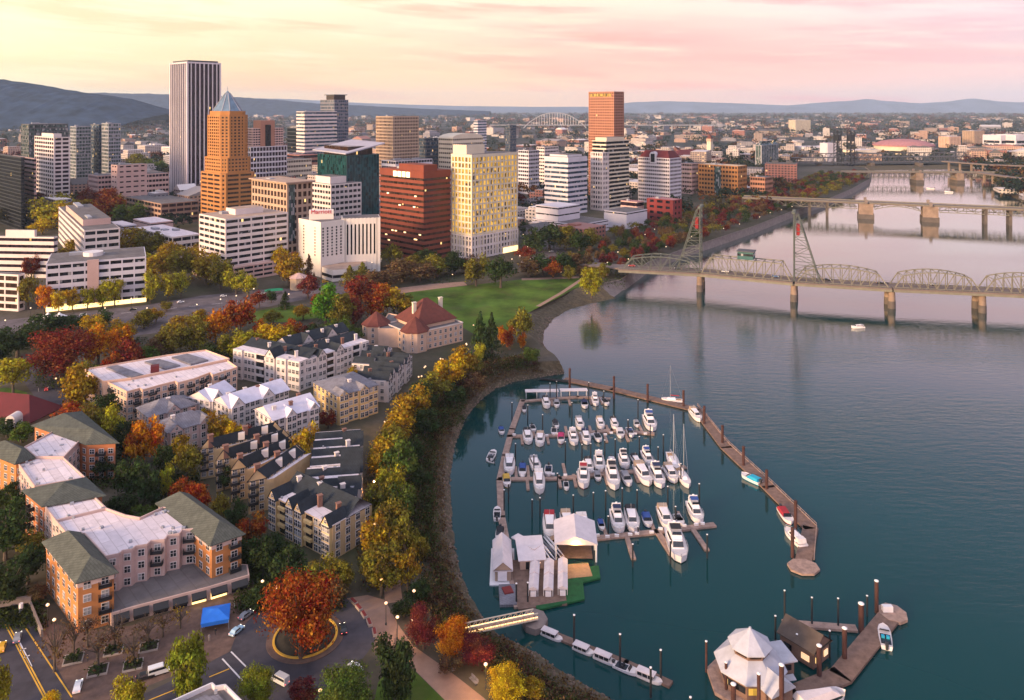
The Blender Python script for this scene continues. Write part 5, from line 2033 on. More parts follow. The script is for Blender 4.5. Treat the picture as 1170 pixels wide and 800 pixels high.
for t, lab in (((344, 752, 84, 104, 'R', 'R'), 'huge red orange maple filling the round traffic island'),
               ((213, 806, 46, 100, 'F', 'O'), 'tall bright green tree between the plaza and the lower road'),
               ((147, 822, 40, 58, 'L', 'O'), 'lime yellow tree cut by the bottom edge beside the plaza'),
               ((293, 822, 40, 66, 'F', 'R'), 'round bright green tree at the bottom edge below the crossing'),
               ((393, 830, 68, 70, 'G', 'R'), 'wide green tree at the bottom edge right of the turning circle'),
               ((451, 806, 54, 98, 'D', 'O'), 'tall dark green tree between turning circle and promenade lawn'),
               ((484, 742, 38, 50, 'M', 'R'), 'maroon tree beside the lamp at the promenade bend'),
               ((517, 752, 44, 48, 'O', 'R'), 'bright orange tree at the shore end of the lit gangway'),
               ((578, 806, 44, 46, 'Y', 'R'), 'golden yellow tree by the river bank at the bottom edge'),
               ((546, 760, 40, 36, 'M', 'R'), 'dark maroon tree between the orange tree and the orange lamp'),
               ((515, 768, 34, 26, 'B', 'r'), 'low brown tree behind the two promenade benches'),
               ((-4, 815, 34, 72, 'L', 'O'), 'lime tree cut by the lower left corner'),
               ((57, 812, 24, 24, 'Y', 'r'), 'small yellow tree between parking lot and plaza'),
               ((345, 806, 34, 30, 'M', 'r'), 'small maroon tree at the bottom edge below the traffic island'),
               ((570, 792, 30, 22, 'A', 'r'), 'amber bushy tree on the bank left of the golden yellow one'),
               ((610, 800, 30, 28, 'A', 'r'), 'amber bushy tree nearest the stony shore at the bottom edge'),
               ((676, 341, 28, 38, 'L', 'r'), 'lime tree alone on the grassy bank by the seawall'),
               ((544, 327, 34, 40, 'K', 'r'), 'large olive round tree standing on the lawn edge'),
               ((572, 329, 36, 40, 'D', 'r'), 'large dark green round tree standing on the lawn edge'),
               ((549, 410, 26, 52, 'D', 'c'), 'taller dark conifer by the point above the marina'),
               ((562, 409, 24, 50, 'D', 'c'), 'shorter dark conifer by the point above the marina'),
               ((595, 392, 32, 44, 'K', 'r'), 'olive tree on the grassy point above the river bend'),
               ((582, 400, 18, 30, 'R', 'o'), 'red orange upright tree on the point between conifers and bank'),
               ((597, 400, 12, 22, 'O', 'o'), 'small orange upright tree on the point nearest the bank'),
               ((574, 396, 14, 26, 'O', 'o'), 'orange upright tree on the point nearest the conifers'),
               ((549, 415, 15, 28, 'L', 'o'), 'lime upright tree in front of the dark conifers'),
               ((607, 416, 26, 22, 'G', 'r'), 'low green tree at the tip of the point'),
               ((372, 374, 40, 54, 'V', 'r'), 'fresh green willow like tree in the park behind the white row'),
               ((352, 341, 28, 30, 'M', 'r'), 'maroon tree beside the road in front of the white hotel'),
               ((15, 450, 38, 46, 'L', 'w'), 'bright lime tree at the left street corner'),
               ((70, 436, 68, 66, 'E', 'R'), 'large dark red tree above the left street')):
    place_tree(*t, lab, 'autumn trees')

grove('bare plaza trees', 'on the brick plaza', [(62, 768, 40, 66, 'B', 'b'), (84, 752, 36, 58, 'B', 'b'), (112, 765, 50, 58, 'B', 'b'), (130, 742, 40, 46, 'B', 'b'), (152, 760, 46, 50, 'B', 'b'), (170, 738, 40, 42, 'B', 'b'), (186, 728, 34, 36, 'B', 'b'), (100, 738, 36, 44, 'B', 'b'), (206, 718, 30, 30, 'A', 'b')])
grove('garden trees at the left edge', 'left of the apartments', [(6, 640, 60, 66, 'D', 'r'), (32, 668, 44, 52, 'D', 'r'), (8, 696, 54, 60, 'D', 'r'), (20, 606, 44, 46, 'D', 'r'), (36, 640, 30, 40, 'K', 'r'), (-8, 596, 40, 44, 'G', 'r'), (44, 690, 24, 26, 'B', 'r'), (8, 500, 34, 26, 'D', 'r'), (24, 506, 30, 24, 'G', 'r'), (14, 574, 30, 26, 'D', 'r')])
grove('courtyard trees', 'in the courtyards', [
    (156, 532, 36, 54, 'O', 'r'), (176, 530, 30, 58, 'O', 'r'), (150, 575, 42, 60, 'D', 'r'), (170, 580, 36, 52, 'D', 'r'), (214, 552, 34, 48, 'K', 'r'), (190, 570, 22, 44, 'L', 'o'),
    (210, 582, 32, 40, 'R', 'r'), (130, 512, 30, 52, 'L', 'r'), (142, 522, 30, 42, 'D', 'r'), (122, 548, 30, 30, 'D', 'r'), (140, 590, 36, 30, 'D', 'r'), (165, 600, 34, 24, 'G', 'r'), (190, 545, 30, 40, 'D', 'r'),
    (228, 592, 30, 44, 'R', 'r'), (250, 604, 30, 44, 'K', 'r'), (270, 612, 32, 44, 'D', 'r'), (285, 628, 40, 44, 'R', 'r'), (268, 650, 36, 40, 'D', 'r'), (298, 655, 44, 48, 'D', 'r'), (330, 668, 46, 46, 'D', 'r'),
    (365, 675, 42, 42, 'K', 'r'), (392, 676, 34, 40, 'K', 'r'), (310, 640, 34, 36, 'D', 'r'), (294, 692, 30, 26, 'D', 'r'), (345, 684, 44, 34, 'D', 'r'), (380, 690, 40, 28, 'B', 'r'),
    (250, 510, 30, 44, 'A', 'r'), (266, 512, 26, 36, 'Y', 'r'), (284, 512, 24, 30, 'E', 'r'), (240, 486, 24, 28, 'A', 'r'), (345, 545, 30, 52, 'A', 'r'), (352, 520, 26, 40, 'Y', 'r'), (375, 490, 22, 24, 'E', 'r'),
    (206, 530, 26, 34, 'A', 'r'), (310, 540, 24, 26, 'E', 'r'), (345, 478, 18, 22, 'L', 'r'), (404, 440, 16, 24, 'A', 'r'), (205, 612, 30, 28, 'D', 'r'), (180, 622, 20, 18, 'G', 'r'), (256, 560, 20, 30, 'D', 'r')])
grove('trees along the left street', 'around the left street', [
    (112, 424, 44, 58, 'O', 'r'), (126, 400, 40, 40, 'A', 'r'), (150, 430, 40, 46, 'E', 'r'), (20, 408, 54, 42, 'D', 'r'), (46, 396, 44, 38, 'D', 'r'), (92, 472, 48, 58, 'A', 'r'), (84, 494, 54, 38, 'R', 'r'),
    (106, 504, 44, 46, 'K', 'r'), (122, 490, 34, 44, 'D', 'r'), (166, 420, 34, 26, 'G', 'r'), (98, 452, 34, 44, 'K', 'r'), (-4, 420, 40, 44, 'D', 'r'), (70, 390, 34, 32, 'D', 'r'), (106, 380, 30, 24, 'Y', 'r'), (130, 436, 30, 36, 'R', 'r'), (140, 404, 30, 36, 'O', 'r')])
grove('trees beside the sunken ramp', 'by the curving road', [
    (196, 408, 44, 42, 'K', 'r'), (222, 404, 44, 46, 'K', 'r'), (246, 394, 40, 44, 'O', 'r'), (274, 382, 40, 48, 'R', 'r'), (282, 418, 44, 40, 'L', 'r'), (310, 408, 50, 44, 'Y', 'r'), (334, 392, 28, 32, 'R', 'r'), (326, 402, 30, 36, 'A', 'r'), (236, 424, 36, 32, 'D', 'r'), (262, 410, 34, 36, 'K', 'r'),
    (180, 412, 30, 28, 'B', 'r'), (300, 392, 24, 30, 'R', 'r'), (226, 380, 30, 28, 'A', 'r'), (204, 388, 30, 28, 'A', 'r')])
grove('trees on the road verge', 'on the road verge', [(164, 376, 28, 24, 'K', 'r'), (178, 370, 24, 20, 'A', 'r'), (142, 392, 30, 26, 'A', 'r'), (118, 376, 28, 24, 'D', 'r'), (90, 376, 26, 20, 'D', 'r'), (296, 352, 20, 22, 'E', 'r'), (312, 372, 22, 20, 'K', 'r'), (346, 366, 22, 20, 'A', 'r'), (364, 352, 18, 20, 'R', 'r'), (310, 346, 14, 16, 'D', 'r'), (60, 380, 30, 22, 'D', 'r'), (190, 356, 18, 14, 'K', 'r')])
grove('row in front of the long low office', 'before the lavender office', [
    (50, 360, 22, 42, 'O', 'o'), (67, 359, 20, 34, 'Y', 'o'), (83, 357, 18, 34, 'Y', 'o'), (100, 355, 18, 32, 'L', 'o'), (117, 352, 20, 34, 'L', 'o'), (131, 351, 22, 40, 'L', 'o'), (32, 354, 28, 48, 'K', 'o'), (172, 347, 22, 42, 'L', 'o'), (192, 344, 24, 40, 'L', 'o'), (207, 341, 20, 38, 'L', 'o')])
grove('trees among the low offices', 'between the low offices', [
    (150, 294, 38, 36, 'A', 'r'), (172, 296, 34, 38, 'K', 'r'), (186, 322, 44, 40, 'A', 'r'), (210, 322, 44, 44, 'K', 'r'), (235, 326, 42, 46, 'A', 'r'), (252, 332, 38, 44, 'K', 'r'), (270, 336, 30, 32, 'L', 'r'), (284, 339, 22, 28, 'L', 'r'), (48, 300, 36, 24, 'R', 'r'), (84, 297, 28, 26, 'A', 'r'), (108, 292, 36, 22, 'O', 'r'),
    (196, 302, 34, 30, 'A', 'r'), (164, 316, 30, 30, 'L', 'r'), (222, 306, 30, 30, 'A', 'r'), (36, 318, 22, 30, 'E', 'r')])
grove('trees below the pink offices', 'below the pink offices', [
    (56, 262, 48, 40, 'L', 'r'), (76, 262, 34, 32, 'Y', 'r'), (94, 250, 34, 24, 'A', 'r'), (122, 254, 38, 42, 'R', 'r'), (148, 256, 40, 28, 'G', 'r'), (102, 242, 26, 30, 'E', 'r'), (66, 246, 36, 28, 'L', 'r'), (48, 268, 30, 20, 'Y', 'r'), (90, 208, 28, 24, 'G', 'r'), (160, 196, 34, 22, 'K', 'r'), (178, 200, 28, 20, 'G', 'r'), (136, 244, 30, 24, 'A', 'r')])
grove('trees of the park by the white hotel', 'in the hotel park', [
    (412, 350, 44, 40, 'E', 'r'), (390, 376, 32, 44, 'K', 'r'), (430, 368, 40, 46, 'R', 'r'), (450, 366, 40, 40, 'A', 'r'), (330, 328, 36, 48, 'A', 'r'), (353, 324, 16, 32, 'B', 'c'), (320, 312, 26, 34, 'Y', 'r'), (405, 372, 30, 34, 'E', 'r'), (424, 334, 36, 28, 'B', 'r'), (400, 326, 24, 22, 'K', 'c'), (414, 320, 20, 20, 'K', 'c'), (465, 362, 30, 26, 'K', 'r'),
    (388, 388, 26, 30, 'G', 'r'), (376, 396, 34, 28, 'G', 'r'), (360, 392, 26, 24, 'D', 'r'), (352, 386, 20, 18, 'E', 'r'), (400, 396, 30, 28, 'G', 'r'), (392, 360, 20, 20, 'O', 'r'), (326, 354, 16, 20, 'D', 'c'), (440, 344, 30, 22, 'O', 'r')])
grove('trees along the upper lawn edge', 'above the lawn', [
    (446, 306, 30, 30, 'K', 'r'), (460, 322, 46, 26, 'B', 'r'), (480, 322, 40, 26, 'B', 'r'), (500, 316, 40, 26, 'K', 'r'), (520, 314, 34, 28, 'D', 'r'), (470, 312, 34, 22, 'K', 'r'), (444, 330, 34, 24, 'B', 'r'), (604, 316, 34, 24, 'B', 'r'), (620, 314, 36, 26, 'D', 'r'), (640, 314, 34, 28, 'D', 'r'), (656, 312, 26, 24, 'B', 'r'),
    (632, 318, 24, 22, 'R', 'r'), (650, 320, 18, 18, 'K', 'o'), (612, 290, 38, 32, 'D', 'r'), (628, 286, 38, 34, 'D', 'r'), (646, 286, 36, 30, 'K', 'r'), (662, 290, 30, 30, 'D', 'r'), (600, 272, 16, 20, 'D', 'r'), (676, 286, 30, 26, 'K', 'r'), (600, 300, 24, 20, 'E', 'r'), (486, 304, 34, 22, 'D', 'r'), (535, 312, 26, 22, 'B', 'r')])
grove('golden promenade trees', 'over the promenade', [
    (530, 436, 38, 44, 'A', 'r'), (512, 446, 42, 44, 'Y', 'r'), (496, 462, 42, 40, 'K', 'r'), (470, 490, 50, 52, 'A', 'r'), (452, 512, 44, 48, 'A', 'r'), (434, 552, 38, 54, 'A', 'r'), (456, 556, 46, 56, 'G', 'r'), (434, 596, 38, 54, 'K', 'r'), (458, 600, 46, 56, 'G', 'r'), (430, 640, 40, 58, 'A', 'r'),
    (462, 640, 36, 54, 'K', 'r'), (436, 680, 50, 60, 'K', 'r'), (466, 676, 32, 58, 'A', 'o'), (446, 530, 44, 50, 'K', 'r'), (446, 576, 38, 50, 'L', 'r'), (446, 620, 44, 54, 'K', 'r'), (480, 474, 40, 38, 'D', 'r'), (468, 534, 34, 40, 'D', 'r'), (486, 500, 34, 34, 'D', 'r'), (520, 462, 34, 24, 'D', 'r'), (540, 430, 28, 26, 'K', 'r'),
    (478, 690, 30, 30, 'D', 'r'), (424, 664, 36, 40, 'K', 'r'), (462, 706, 30, 24, 'D', 'r'), (544, 446, 34, 20, 'B', 'r'), (480, 560, 26, 30, 'D', 'r'), (480, 640, 26, 30, 'K', 'r')])
# riverfront wood between the towers and the seawall, and street trees: the nearest stay single, the rest is one mass
rr = random.Random(12)
extra = []
wallp = densify([Vector((p.x, p.y, 0)) for p in top_wall], 16)
for i, p in enumerate(wallp[:-1]):
    e = (wallp[i + 1] - p).normalized()
    nn = Vector((-e.y, e.x, 0))
    for row in range(6 if i > 8 else 4):
        q = p + e * rr.uniform(-4, 4) + nn * (11 + row * 14 + rr.uniform(-5, 5))
        if 0 < q.y < 1450:
            extra.append((q, rr.uniform(10, 15), rr.choice('MBKDBMKDDKBE'), '%s riverfront tree in the dense band behind the seawall', 'riverfront wood behind the seawall'))
for k in range(90):
    px, py = rr.uniform(300, 760), rr.uniform(206, 300)
    if py > 300 - (px - 300) * 0.12 + 10:
        continue
    extra.append((P(px, py), rr.uniform(7, 11), rr.choice('KDDBREKA'), '%s street tree between the downtown towers', 'street trees between the towers'))
extra.sort(key=lambda t: t[0].length)
mass = MB()
masscol = []


def leaf_blob(mb, c, s, n, size, rr):
    for k in range(n):
        d = Vector((rr.gauss(0, 1), rr.gauss(0, 1), rr.gauss(0, 1)))
        if d.length < 1e-3:
            continue
        d = d.normalized()
        d.z = abs(d.z) if rr.random() < 0.7 else d.z
        q = c + Vector((d.x * s, d.y * s, d.z * s * 0.9)) * rr.uniform(0.6, 1.05)
        nrm = (d + Vector((rr.gauss(0, .5), rr.gauss(0, .5), rr.gauss(0, .5)))).normalized()
        u = nrm.cross(Vector((rr.random(), rr.random(), rr.random()))).normalized()
        v = nrm.cross(u)
        z = size * rr.uniform(0.6, 1.2)
        mb.add([q - u * z, q + v * z * 0.8, q + u * z, q - v * z * 0.8], [(0, 1, 2, 3)])


EXTRA_MASS = []
for q, s, c, lab, grp in extra:
    if COUNT[0] < 300:
        COUNT[0] += 1
        TREES['r'][rr.randrange(3)].place((q.x, q.y, LAND), rr.uniform(0, 6), (s, s, s * rr.uniform(0.85, 1.1)), lab % TC[c][1], grp, TC[c][0])
    else:
        EXTRA_MASS.append((q, s, c))
for c in sorted(set(t[2] for t in EXTRA_MASS)):
    mb = MB()
    for q, s, cc in EXTRA_MASS:
        if cc == c:
            for j in range(5):
                leaf_blob(mb, Vector((q.x + rr.uniform(-.22, .22) * s, q.y + rr.uniform(-.22, .22) * s, LAND + s * rr.uniform(0.35, 0.7))), s * 0.3, 60, s * 0.05, rr)
    o = mb.build('riverfront_wood', M_LEAF)
    o.color = c4(TC[c][0])
    tag(o, kind='stuff')

# undergrowth on the river bank: nobody could count it
M_SCRUB = leaf_material()
M_SCRUB.name = 'bank_scrub'
rr = random.Random(21)


def tuft(mb, p, z, h, rr, n=9):
    for j in range(n):
        q = Vector((p.x + rr.gauss(0, .8), p.y + rr.gauss(0, .8), z + rr.uniform(0.1, h)))
        u = Vector((rr.gauss(0, 1), rr.gauss(0, 1), rr.gauss(0, 1))).normalized()
        v = u.cross(Vector((rr.random(), rr.random(), rr.random()))).normalized()
        s = rr.uniform(0.22, 0.5)
        mb.add([q - u * s, q + v * s * 0.6, q + u * s, q - v * s * 0.6], [(0, 1, 2, 3)])


for nm, col, dens, g0 in (('bank_undergrowth', (0.13, 0.078, 0.036), 11, -0.72), ('green_undergrowth', (0.062, 0.072, 0.022), 8, -0.35), ('red_undergrowth', (0.085, 0.036, 0.026), 4, -0.2)):
    mb = MB()
    for i in range(0, 16):
        a, b = top_near[i], top_near[i + 1]
        sa, sb = shore[i], shore[i + 1]
        for k in range(int((b - a).length * dens)):
            f = rr.random()
            g = rr.uniform(g0, 0.0) if rr.random() < .45 else rr.uniform(0, .55 if i < 6 else (2.2 if i < 11 else 1.3))
            p = a.lerp(b, f) + (a.lerp(b, f) - sa.lerp(sb, f)) * g
            tuft(mb, p, LAND if g >= 0 else LAND * (1 + g), rr.uniform(0.6, 2.6) if g > 0.1 else rr.uniform(0.3, 1.2), rr)
    o = mb.build(nm, M_SCRUB)
    o.color = c4(col)
    tag(o, kind='stuff')
# shrub and hedge mass in gardens between the houses
mb = MB()
gard = [(20, 700, 60, 40), (150, 600, 100, 40), (270, 650, 120, 50), (200, 560, 60, 40), (130, 540, 60, 40), (480, 560, 30, 160), (60, 480, 60, 30), (220, 400, 180, 24), (120, 430, 160, 30), (420, 370, 120, 24), (560, 415, 80, 16), (330, 690, 120, 20), (500, 470, 60, 40), (640, 305, 80, 12), (480, 318, 80, 12), (700, 320, 36, 20), (610, 280, 60, 20)]
for gx, gy, gw, gh in gard:
    for k in range(int(gw * gh / 9)):
        p = P(gx + rr.uniform(-gw, gw) / 2, gy + rr.uniform(-gh, gh) / 2)
        for j in range(8):
            q = p + Vector((rr.gauss(0, .9), rr.gauss(0, .9), rr.uniform(0.1, 2.0)))
            u = Vector((rr.gauss(0, 1), rr.gauss(0, 1), rr.gauss(0, 1))).normalized()
            v = u.cross(Vector((rr.random(), rr.random(), rr.random()))).normalized()
            s = rr.uniform(0.3, 0.6)
            mb.add([q - u * s, q + v * s * 0.6, q + u * s, q - v * s * 0.6], [(0, 1, 2, 3)])
o = mb.build('garden_undergrowth', M_SCRUB)
o.color = (0.045, 0.060, 0.018, 1)
tag(o, kind='stuff')

# ------------------------------------------------------------------ the marina
M_PLANK = mat('dock_planks', (0.17, 0.105, 0.080), 0.9, 0.3, 0.7)
M_PLANK2 = mat('pale_dock_planks', (0.30, 0.20, 0.16), 0.9, 0.3, 0.7)
M_PILE = mat('rusty_pile', (0.060, 0.024, 0.020), 0.9, 0.3, 0.6)
M_PILED = mat('dark_pile', (0.018, 0.018, 0.020), 0.9, 0.2, 0.6)
M_CAP = mat('white_cap', (0.70, 0.66, 0.65), 0.7, 0.05, 0.6)
M_HULL = mat('white_gelcoat', (0.76, 0.70, 0.70), 0.35, 0.05, 0.6)
M_DECKB = mat('boat_deck', (0.66, 0.58, 0.55), 0.6, 0.08, 0.8)
M_CANV = mat('boat_canvas', (0.1, 0.1, 0.1), 0.85, 0.1, 0.8, objcol=True)
M_BGLASS = mat('boat_glass', (0.014, 0.016, 0.022), 0.15, 0.2, 0.8, spec=0.6)
M_CHROME = mat('boat_rail', (0.55, 0.55, 0.56), 0.3, 0.05, 1.0, metal=0.8)
M_TEAK = mat('teak_deck', (0.36, 0.21, 0.11), 0.8, 0.2, 0.8)
M_GREENF = mat('green_decking', (0.010, 0.085, 0.024), 0.95, 0.3, 0.6)  # one green for the whole float
M_SHEET = mat('pale_sheet_roof', (0.60, 0.52, 0.52), 0.7, 0.10, 0.5)
M_LAMP = glow('lamp_glow', (1.0, 0.46, 0.085), 0.85)
M_LAMPW = glow('pale_lamp_glow', (1.0, 0.60, 0.22), 0.9)
M_POST = mat('lamp_post', (0.03, 0.03, 0.032), 0.6, 0.1, 0.6)


def hull_mb(L, W, H, bow=0.42, n=11, stern=0.86, z0=-0.25, stripe=True):
    """lofted hull, bow toward +Y; material 0 white, 1 dark boot stripe"""
    mb = MB()
    rings = []
    for k in range(n):
        f = k / (n - 1)
        y = -L / 2 + L * f
        if f < 1 - bow:
            wd = W / 2 * (stern + (1 - stern) * min(1, f / 0.35))
        else:
            g = (f - (1 - bow)) / bow
            wd = W / 2 * math.sqrt(max(0.0, 1 - g ** 2.1)) * 0.98 + 0.02
        sheer = H * (1 + 0.32 * f ** 2)
        rake = 0.10 * L * f ** 4
        rings.append([(-wd * 0.72, y - rake * 0.6, z0), (-wd * 0.9, y - rake * 0.3, 0.18), (-wd, y, sheer), (wd, y, sheer), (wd * 0.9, y - rake * 0.3, 0.18), (wd * 0.72, y - rake * 0.6, z0)])
    for a, b in zip(rings[:-1], rings[1:]):
        for i in range(5):
            if i == 2:
                continue
            mb.add([a[i], b[i], b[i + 1], a[i + 1]], [(0, 1, 2, 3)], 1 if i in (0, 4) else 0)
    mb.add(rings[0], [(0, 1, 2, 3, 4, 5)], 0)
    mb.add(rings[-1], [(5, 4, 3, 2, 1, 0)], 0)
    return mb, rings


def deck_mb(rings, drop=0.06):
    mb = MB()
    for a, b in zip(rings[:-1], rings[1:]):
        mb.add([(a[2][0] * .97, a[2][1], a[2][2] - drop), (a[3][0] * .97, a[3][1], a[3][2] - drop), (b[3][0] * .97, b[3][1], b[3][2] - drop), (b[2][0] * .97, b[2][1], b[2][2] - drop)], [(0, 1, 2, 3)])
    return mb


def taper(mb, y0, y1, w0, w1, z0, z1, in0=0.3, in1=0.8, ws=0.8, mi=0):
    """cabin block narrowing upward, front raked"""
    lo = [(-w0 / 2, y0, z0), (w0 / 2, y0, z0), (w1 / 2, y1, z0), (-w1 / 2, y1, z0)]
    hi_ = [(-w0 / 2 * ws, y0 + in0, z1), (w0 / 2 * ws, y0 + in0, z1), (w1 / 2 * ws, y1 - in1, z1), (-w1 / 2 * ws, y1 - in1, z1)]
    mb.add(lo + hi_, [(0, 1, 5, 4), (1, 2, 6, 5), (2, 3, 7, 6), (3, 0, 4, 7), (4, 5, 6, 7)], mi)


def boat_rail(root, rings, frm=5):
    mb = MB()
    for s in (2, 3):
        pts = [Vector(r[s]) * 1.0 for r in rings[frm:]]
        for a, b in zip(pts[:-1], pts[1:]):
            mb.tube(a + Vector((0, 0, 0.55)), b + Vector((0, 0, 0.55)), 0.045, n=4, cap=False)
        for a in pts:
            mb.tube(a, a + Vector((0, 0, 0.55)), 0.04, n=4, cap=False)
    mb.build('bow_rail', M_CHROME, root)


def make_cruiser(fly):
    root = thing('motor_cruiser', 'motor cruiser', 'boat')
    hb, rings = hull_mb(11.0, 3.7, 1.25)
    hb.build('hull', [M_HULL, M_CANV], root)
    deck_mb(rings).build('deck', M_DECKB, root)
    m = MB()
    taper(m, -3.4, 2.6, 2.9, 2.2, 1.25, 2.55, 0.2, 1.2)
    m.build('cabin', M_HULL, root)
    m = MB()
    taper(m, -3.2, 2.45, 2.84, 2.18, 1.72, 2.36, 0.1, 0.66, 0.90)
    m2 = MB()
    for x in (-1, 1):
        m2.add([(x * 1.36, -2.9, 1.75), (x * 1.12, 1.7, 1.75), (x * 1.0, 1.1, 2.3), (x * 1.25, -2.7, 2.3)], [(0, 1, 2, 3) if x > 0 else (3, 2, 1, 0)])
    m2.add([(-0.98, 2.33, 1.7), (0.98, 2.33, 1.7), (0.93, 1.55, 2.45), (-0.93, 1.55, 2.45)], [(0, 1, 2, 3)])
    m2.build('windows', M_BGLASS, root)
    m = MB().box((0, -4.35, 1.05), (2.7, 1.7, 0.12))
    m.build('cockpit_floor', M_TEAK, root)
    if fly:
        m = MB()
        taper(m, -3.2, 0.9, 2.5, 1.9, 2.56, 3.15, 0.1, 0.5, 0.92)
        m.build('flybridge', M_HULL, root)
        m = MB()
        m.add([(-0.9, 0.52, 3.16), (0.9, 0.52, 3.16), (0.8, 0.2, 3.65), (-0.8, 0.2, 3.65)], [(0, 1, 2, 3), (3, 2, 1, 0)])
        m.build('windscreen', M_BGLASS, root)
        m = MB()
        for x in (-1.15, 1.15):
            m.bar((x, -2.9, 3.1), (x * 0.9, -2.4, 4.2), 0.12, 0.4)
        m.bar((-1.05, -2.4, 4.2), (1.05, -2.4, 4.2), 0.4, 0.14)
        m.lathe((0, -2.4, 4.28), [(0.3, 0), (0.3, 0.2), (0.05, 0.3)], 10)
        m.build('radar_arch', M_HULL, root)
        m = MB().box((0, -1.2, 4.05), (2.0, 2.0, 0.1))
        m.build('canopy', M_CANV, root)
        m = MB()
        for x in (-.9, .9):
            for y in (-2.0, -0.4):
                m.tube((x, y, 3.1), (x, y, 4.0), 0.04, n=4)
        m.build('canopy_frame', M_CHROME, root)
    else:
        m = MB()
        taper(m, -4.9, -2.6, 2.9, 2.7, 1.4, 2.75, 0.3, 0.1, 0.9)
        m.build('canopy', M_CANV, root)
        m = MB().tube((0, -2.2, 2.5), (0, -2.4, 4.0), 0.05, n=5)
        m.build('antenna', M_CHROME, root)
    boat_rail(root, rings)
    return Proto(root)


def make_runabout(cover):
    root = thing('runabout', 'runabout', 'boat')
    hb, rings = hull_mb(6.8, 2.5, 0.85)
    hb.build('hull', [M_HULL, M_CANV], root)
    deck_mb(rings).build('deck', M_DECKB, root)
    if cover:
        m = MB()
        taper(m, -3.1, 1.0, 2.3, 2.1, 0.85, 1.5, 0.3, 0.9, 0.75)
        m.build('canopy', M_CANV, root)
    else:
        MB().box((0, -1.3, 0.86), (1.9, 2.9, 0.14)).build('cockpit', M_BGLASS, root)
        m = MB()
        for x in (-.45, .45):
            m.box((x, -1.0, 1.1), (0.6, 0.6, 0.5))
        m.build('seats', M_CANV, root)
    m = MB()
    m.add([(-1.0, 1.15, 0.95), (1.0, 1.15, 0.95), (0.85, 0.65, 1.6), (-0.85, 0.65, 1.6)], [(0, 1, 2, 3), (3, 2, 1, 0)])
    m.build('windscreen', M_BGLASS, root)
    MB().box((0, -3.55, 0.8), (0.5, 0.5, 1.0)).box((0, -3.5, 1.35), (0.62, 0.75, 0.4)).build('outboard_motor', M_POST, root)
    return Proto(root)


def make_sailboat():
    root = thing('sailboat', 'sailboat', 'boat')
    hb, rings = hull_mb(10.5, 3.1, 1.0, bow=0.55, stern=0.7)
    hb.build('hull', [M_HULL, M_CANV], root)
    deck_mb(rings).build('deck', M_DECKB, root)
    m = MB()
    taper(m, -1.6, 2.6, 1.9, 1.2, 1.05, 1.6, 0.1, 0.7, 0.85)
    m.build('cabin', M_HULL, root)
    MB().box((0, -3.2, 1.04), (1.6, 2.4, 0.12)).build('cockpit', M_TEAK, root)
    MB().tube((0, 0.9, 1.4), (0, 0.9, 14.5), 0.15, 0.10, 6).build('mast', M_CHROME, root)
    MB().tube((0, 0.8, 2.6), (0, -3.4, 2.5), 0.18, 0.16, 6).build('furled_sail', M_CANV, root)
    m = MB()
    m.tube((0, 0.9, 14.3), (0, 5.0, 1.5), 0.02, n=3)
    m.tube((0, 0.9, 14.3), (0, -5.1, 1.2), 0.02, n=3)
    for x in (-1.4, 1.4):
        m.tube((0, 0.9, 13.0), (x, 0.7, 1.1), 0.02, n=3)
    m.build('rigging', M_CHROME, root)
    return Proto(root)


def make_launch():
    root = thing('covered_launch', 'launch', 'boat')
    hb, rings = hull_mb(9.5, 3.2, 1.0, bow=0.34)
    hb.build('hull', [M_HULL, M_CANV], root)
    deck_mb(rings).build('deck', M_DECKB, root)
    m = MB()
    for x in (-1.35, 1.35):
        for y in (-4.2, -2.2, -0.2, 1.8):
            m.tube((x, y, 0.9), (x, y, 2.5), 0.06, n=5)
    m.build('canopy_post', M_HULL, root)
    MB().box((0, -1.2, 1.55), (2.5, 5.6, 0.9)).build('window_band', M_BGLASS, root)
    MB().prism([Vector((-1.6, -4.5, 0)), Vector((1.6, -4.5, 0)), Vector((1.5, 2.1, 0)), Vector((-1.5, 2.1, 0))], 2.5, 2.68).box((0, -1.2, 2.72), (2.2, 5.4, 0.12)).build('roof', M_SHEET, root)
    return Proto(root)


CRU_F, CRU_O, RUN_C, RUN_O, SAIL, LAUNCH = make_cruiser(True), make_cruiser(False), make_runabout(True), make_runabout(False), make_sailboat(), make_launch()
BOATS = {'F': (CRU_F, 'flybridge cruiser'), 'O': (CRU_O, 'open back cruiser'), 'c': (RUN_C, 'covered runabout'), 'r': (RUN_O, 'open runabout'), 's': (SAIL, 'sailboat'), 'l': (LAUNCH, 'flat roofed launch')}
CV = {'k': ((0.02, 0.02, 0.025), 'black'), 'b': ((0.03, 0.07, 0.24), 'blue'), 'w': ((0.62, 0.56, 0.55), 'white'), 't': ((0.36, 0.26, 0.19), 'tan'), 'n': ((0.015, 0.025, 0.07), 'navy'), 'r': ((0.30, 0.02, 0.03), 'red'),
      'p': ((0.42, 0.03, 0.11), 'pink'), 'g': ((0.25, 0.24, 0.26), 'grey'), 'c': ((0.02, 0.32, 0.46), 'cyan'), 'y': ((0.50, 0.30, 0.05), 'yellow')}
hd = P(724, 638, 0) - P(716, 613, 0)
HEAD = math.atan2(-hd.x, hd.y)
fd = (P(813, 600, 0) - P(665, 616, 0)).normalized()


def boat(px, py, kind, canv, scale, label, rz=None, group='boats in the marina'):
    p = P(px, py, 0)
    return BOATS[kind][0].place((p.x, p.y, 0.02), HEAD + RND.uniform(-.12, .12) if rz is None else rz, (scale * 1.24 * RND.uniform(.93, 1.06), scale * 1.24 * RND.uniform(.88, 1.08), scale * 1.24 * RND.uniform(.9, 1.08)), label, group, CV[canv][0])


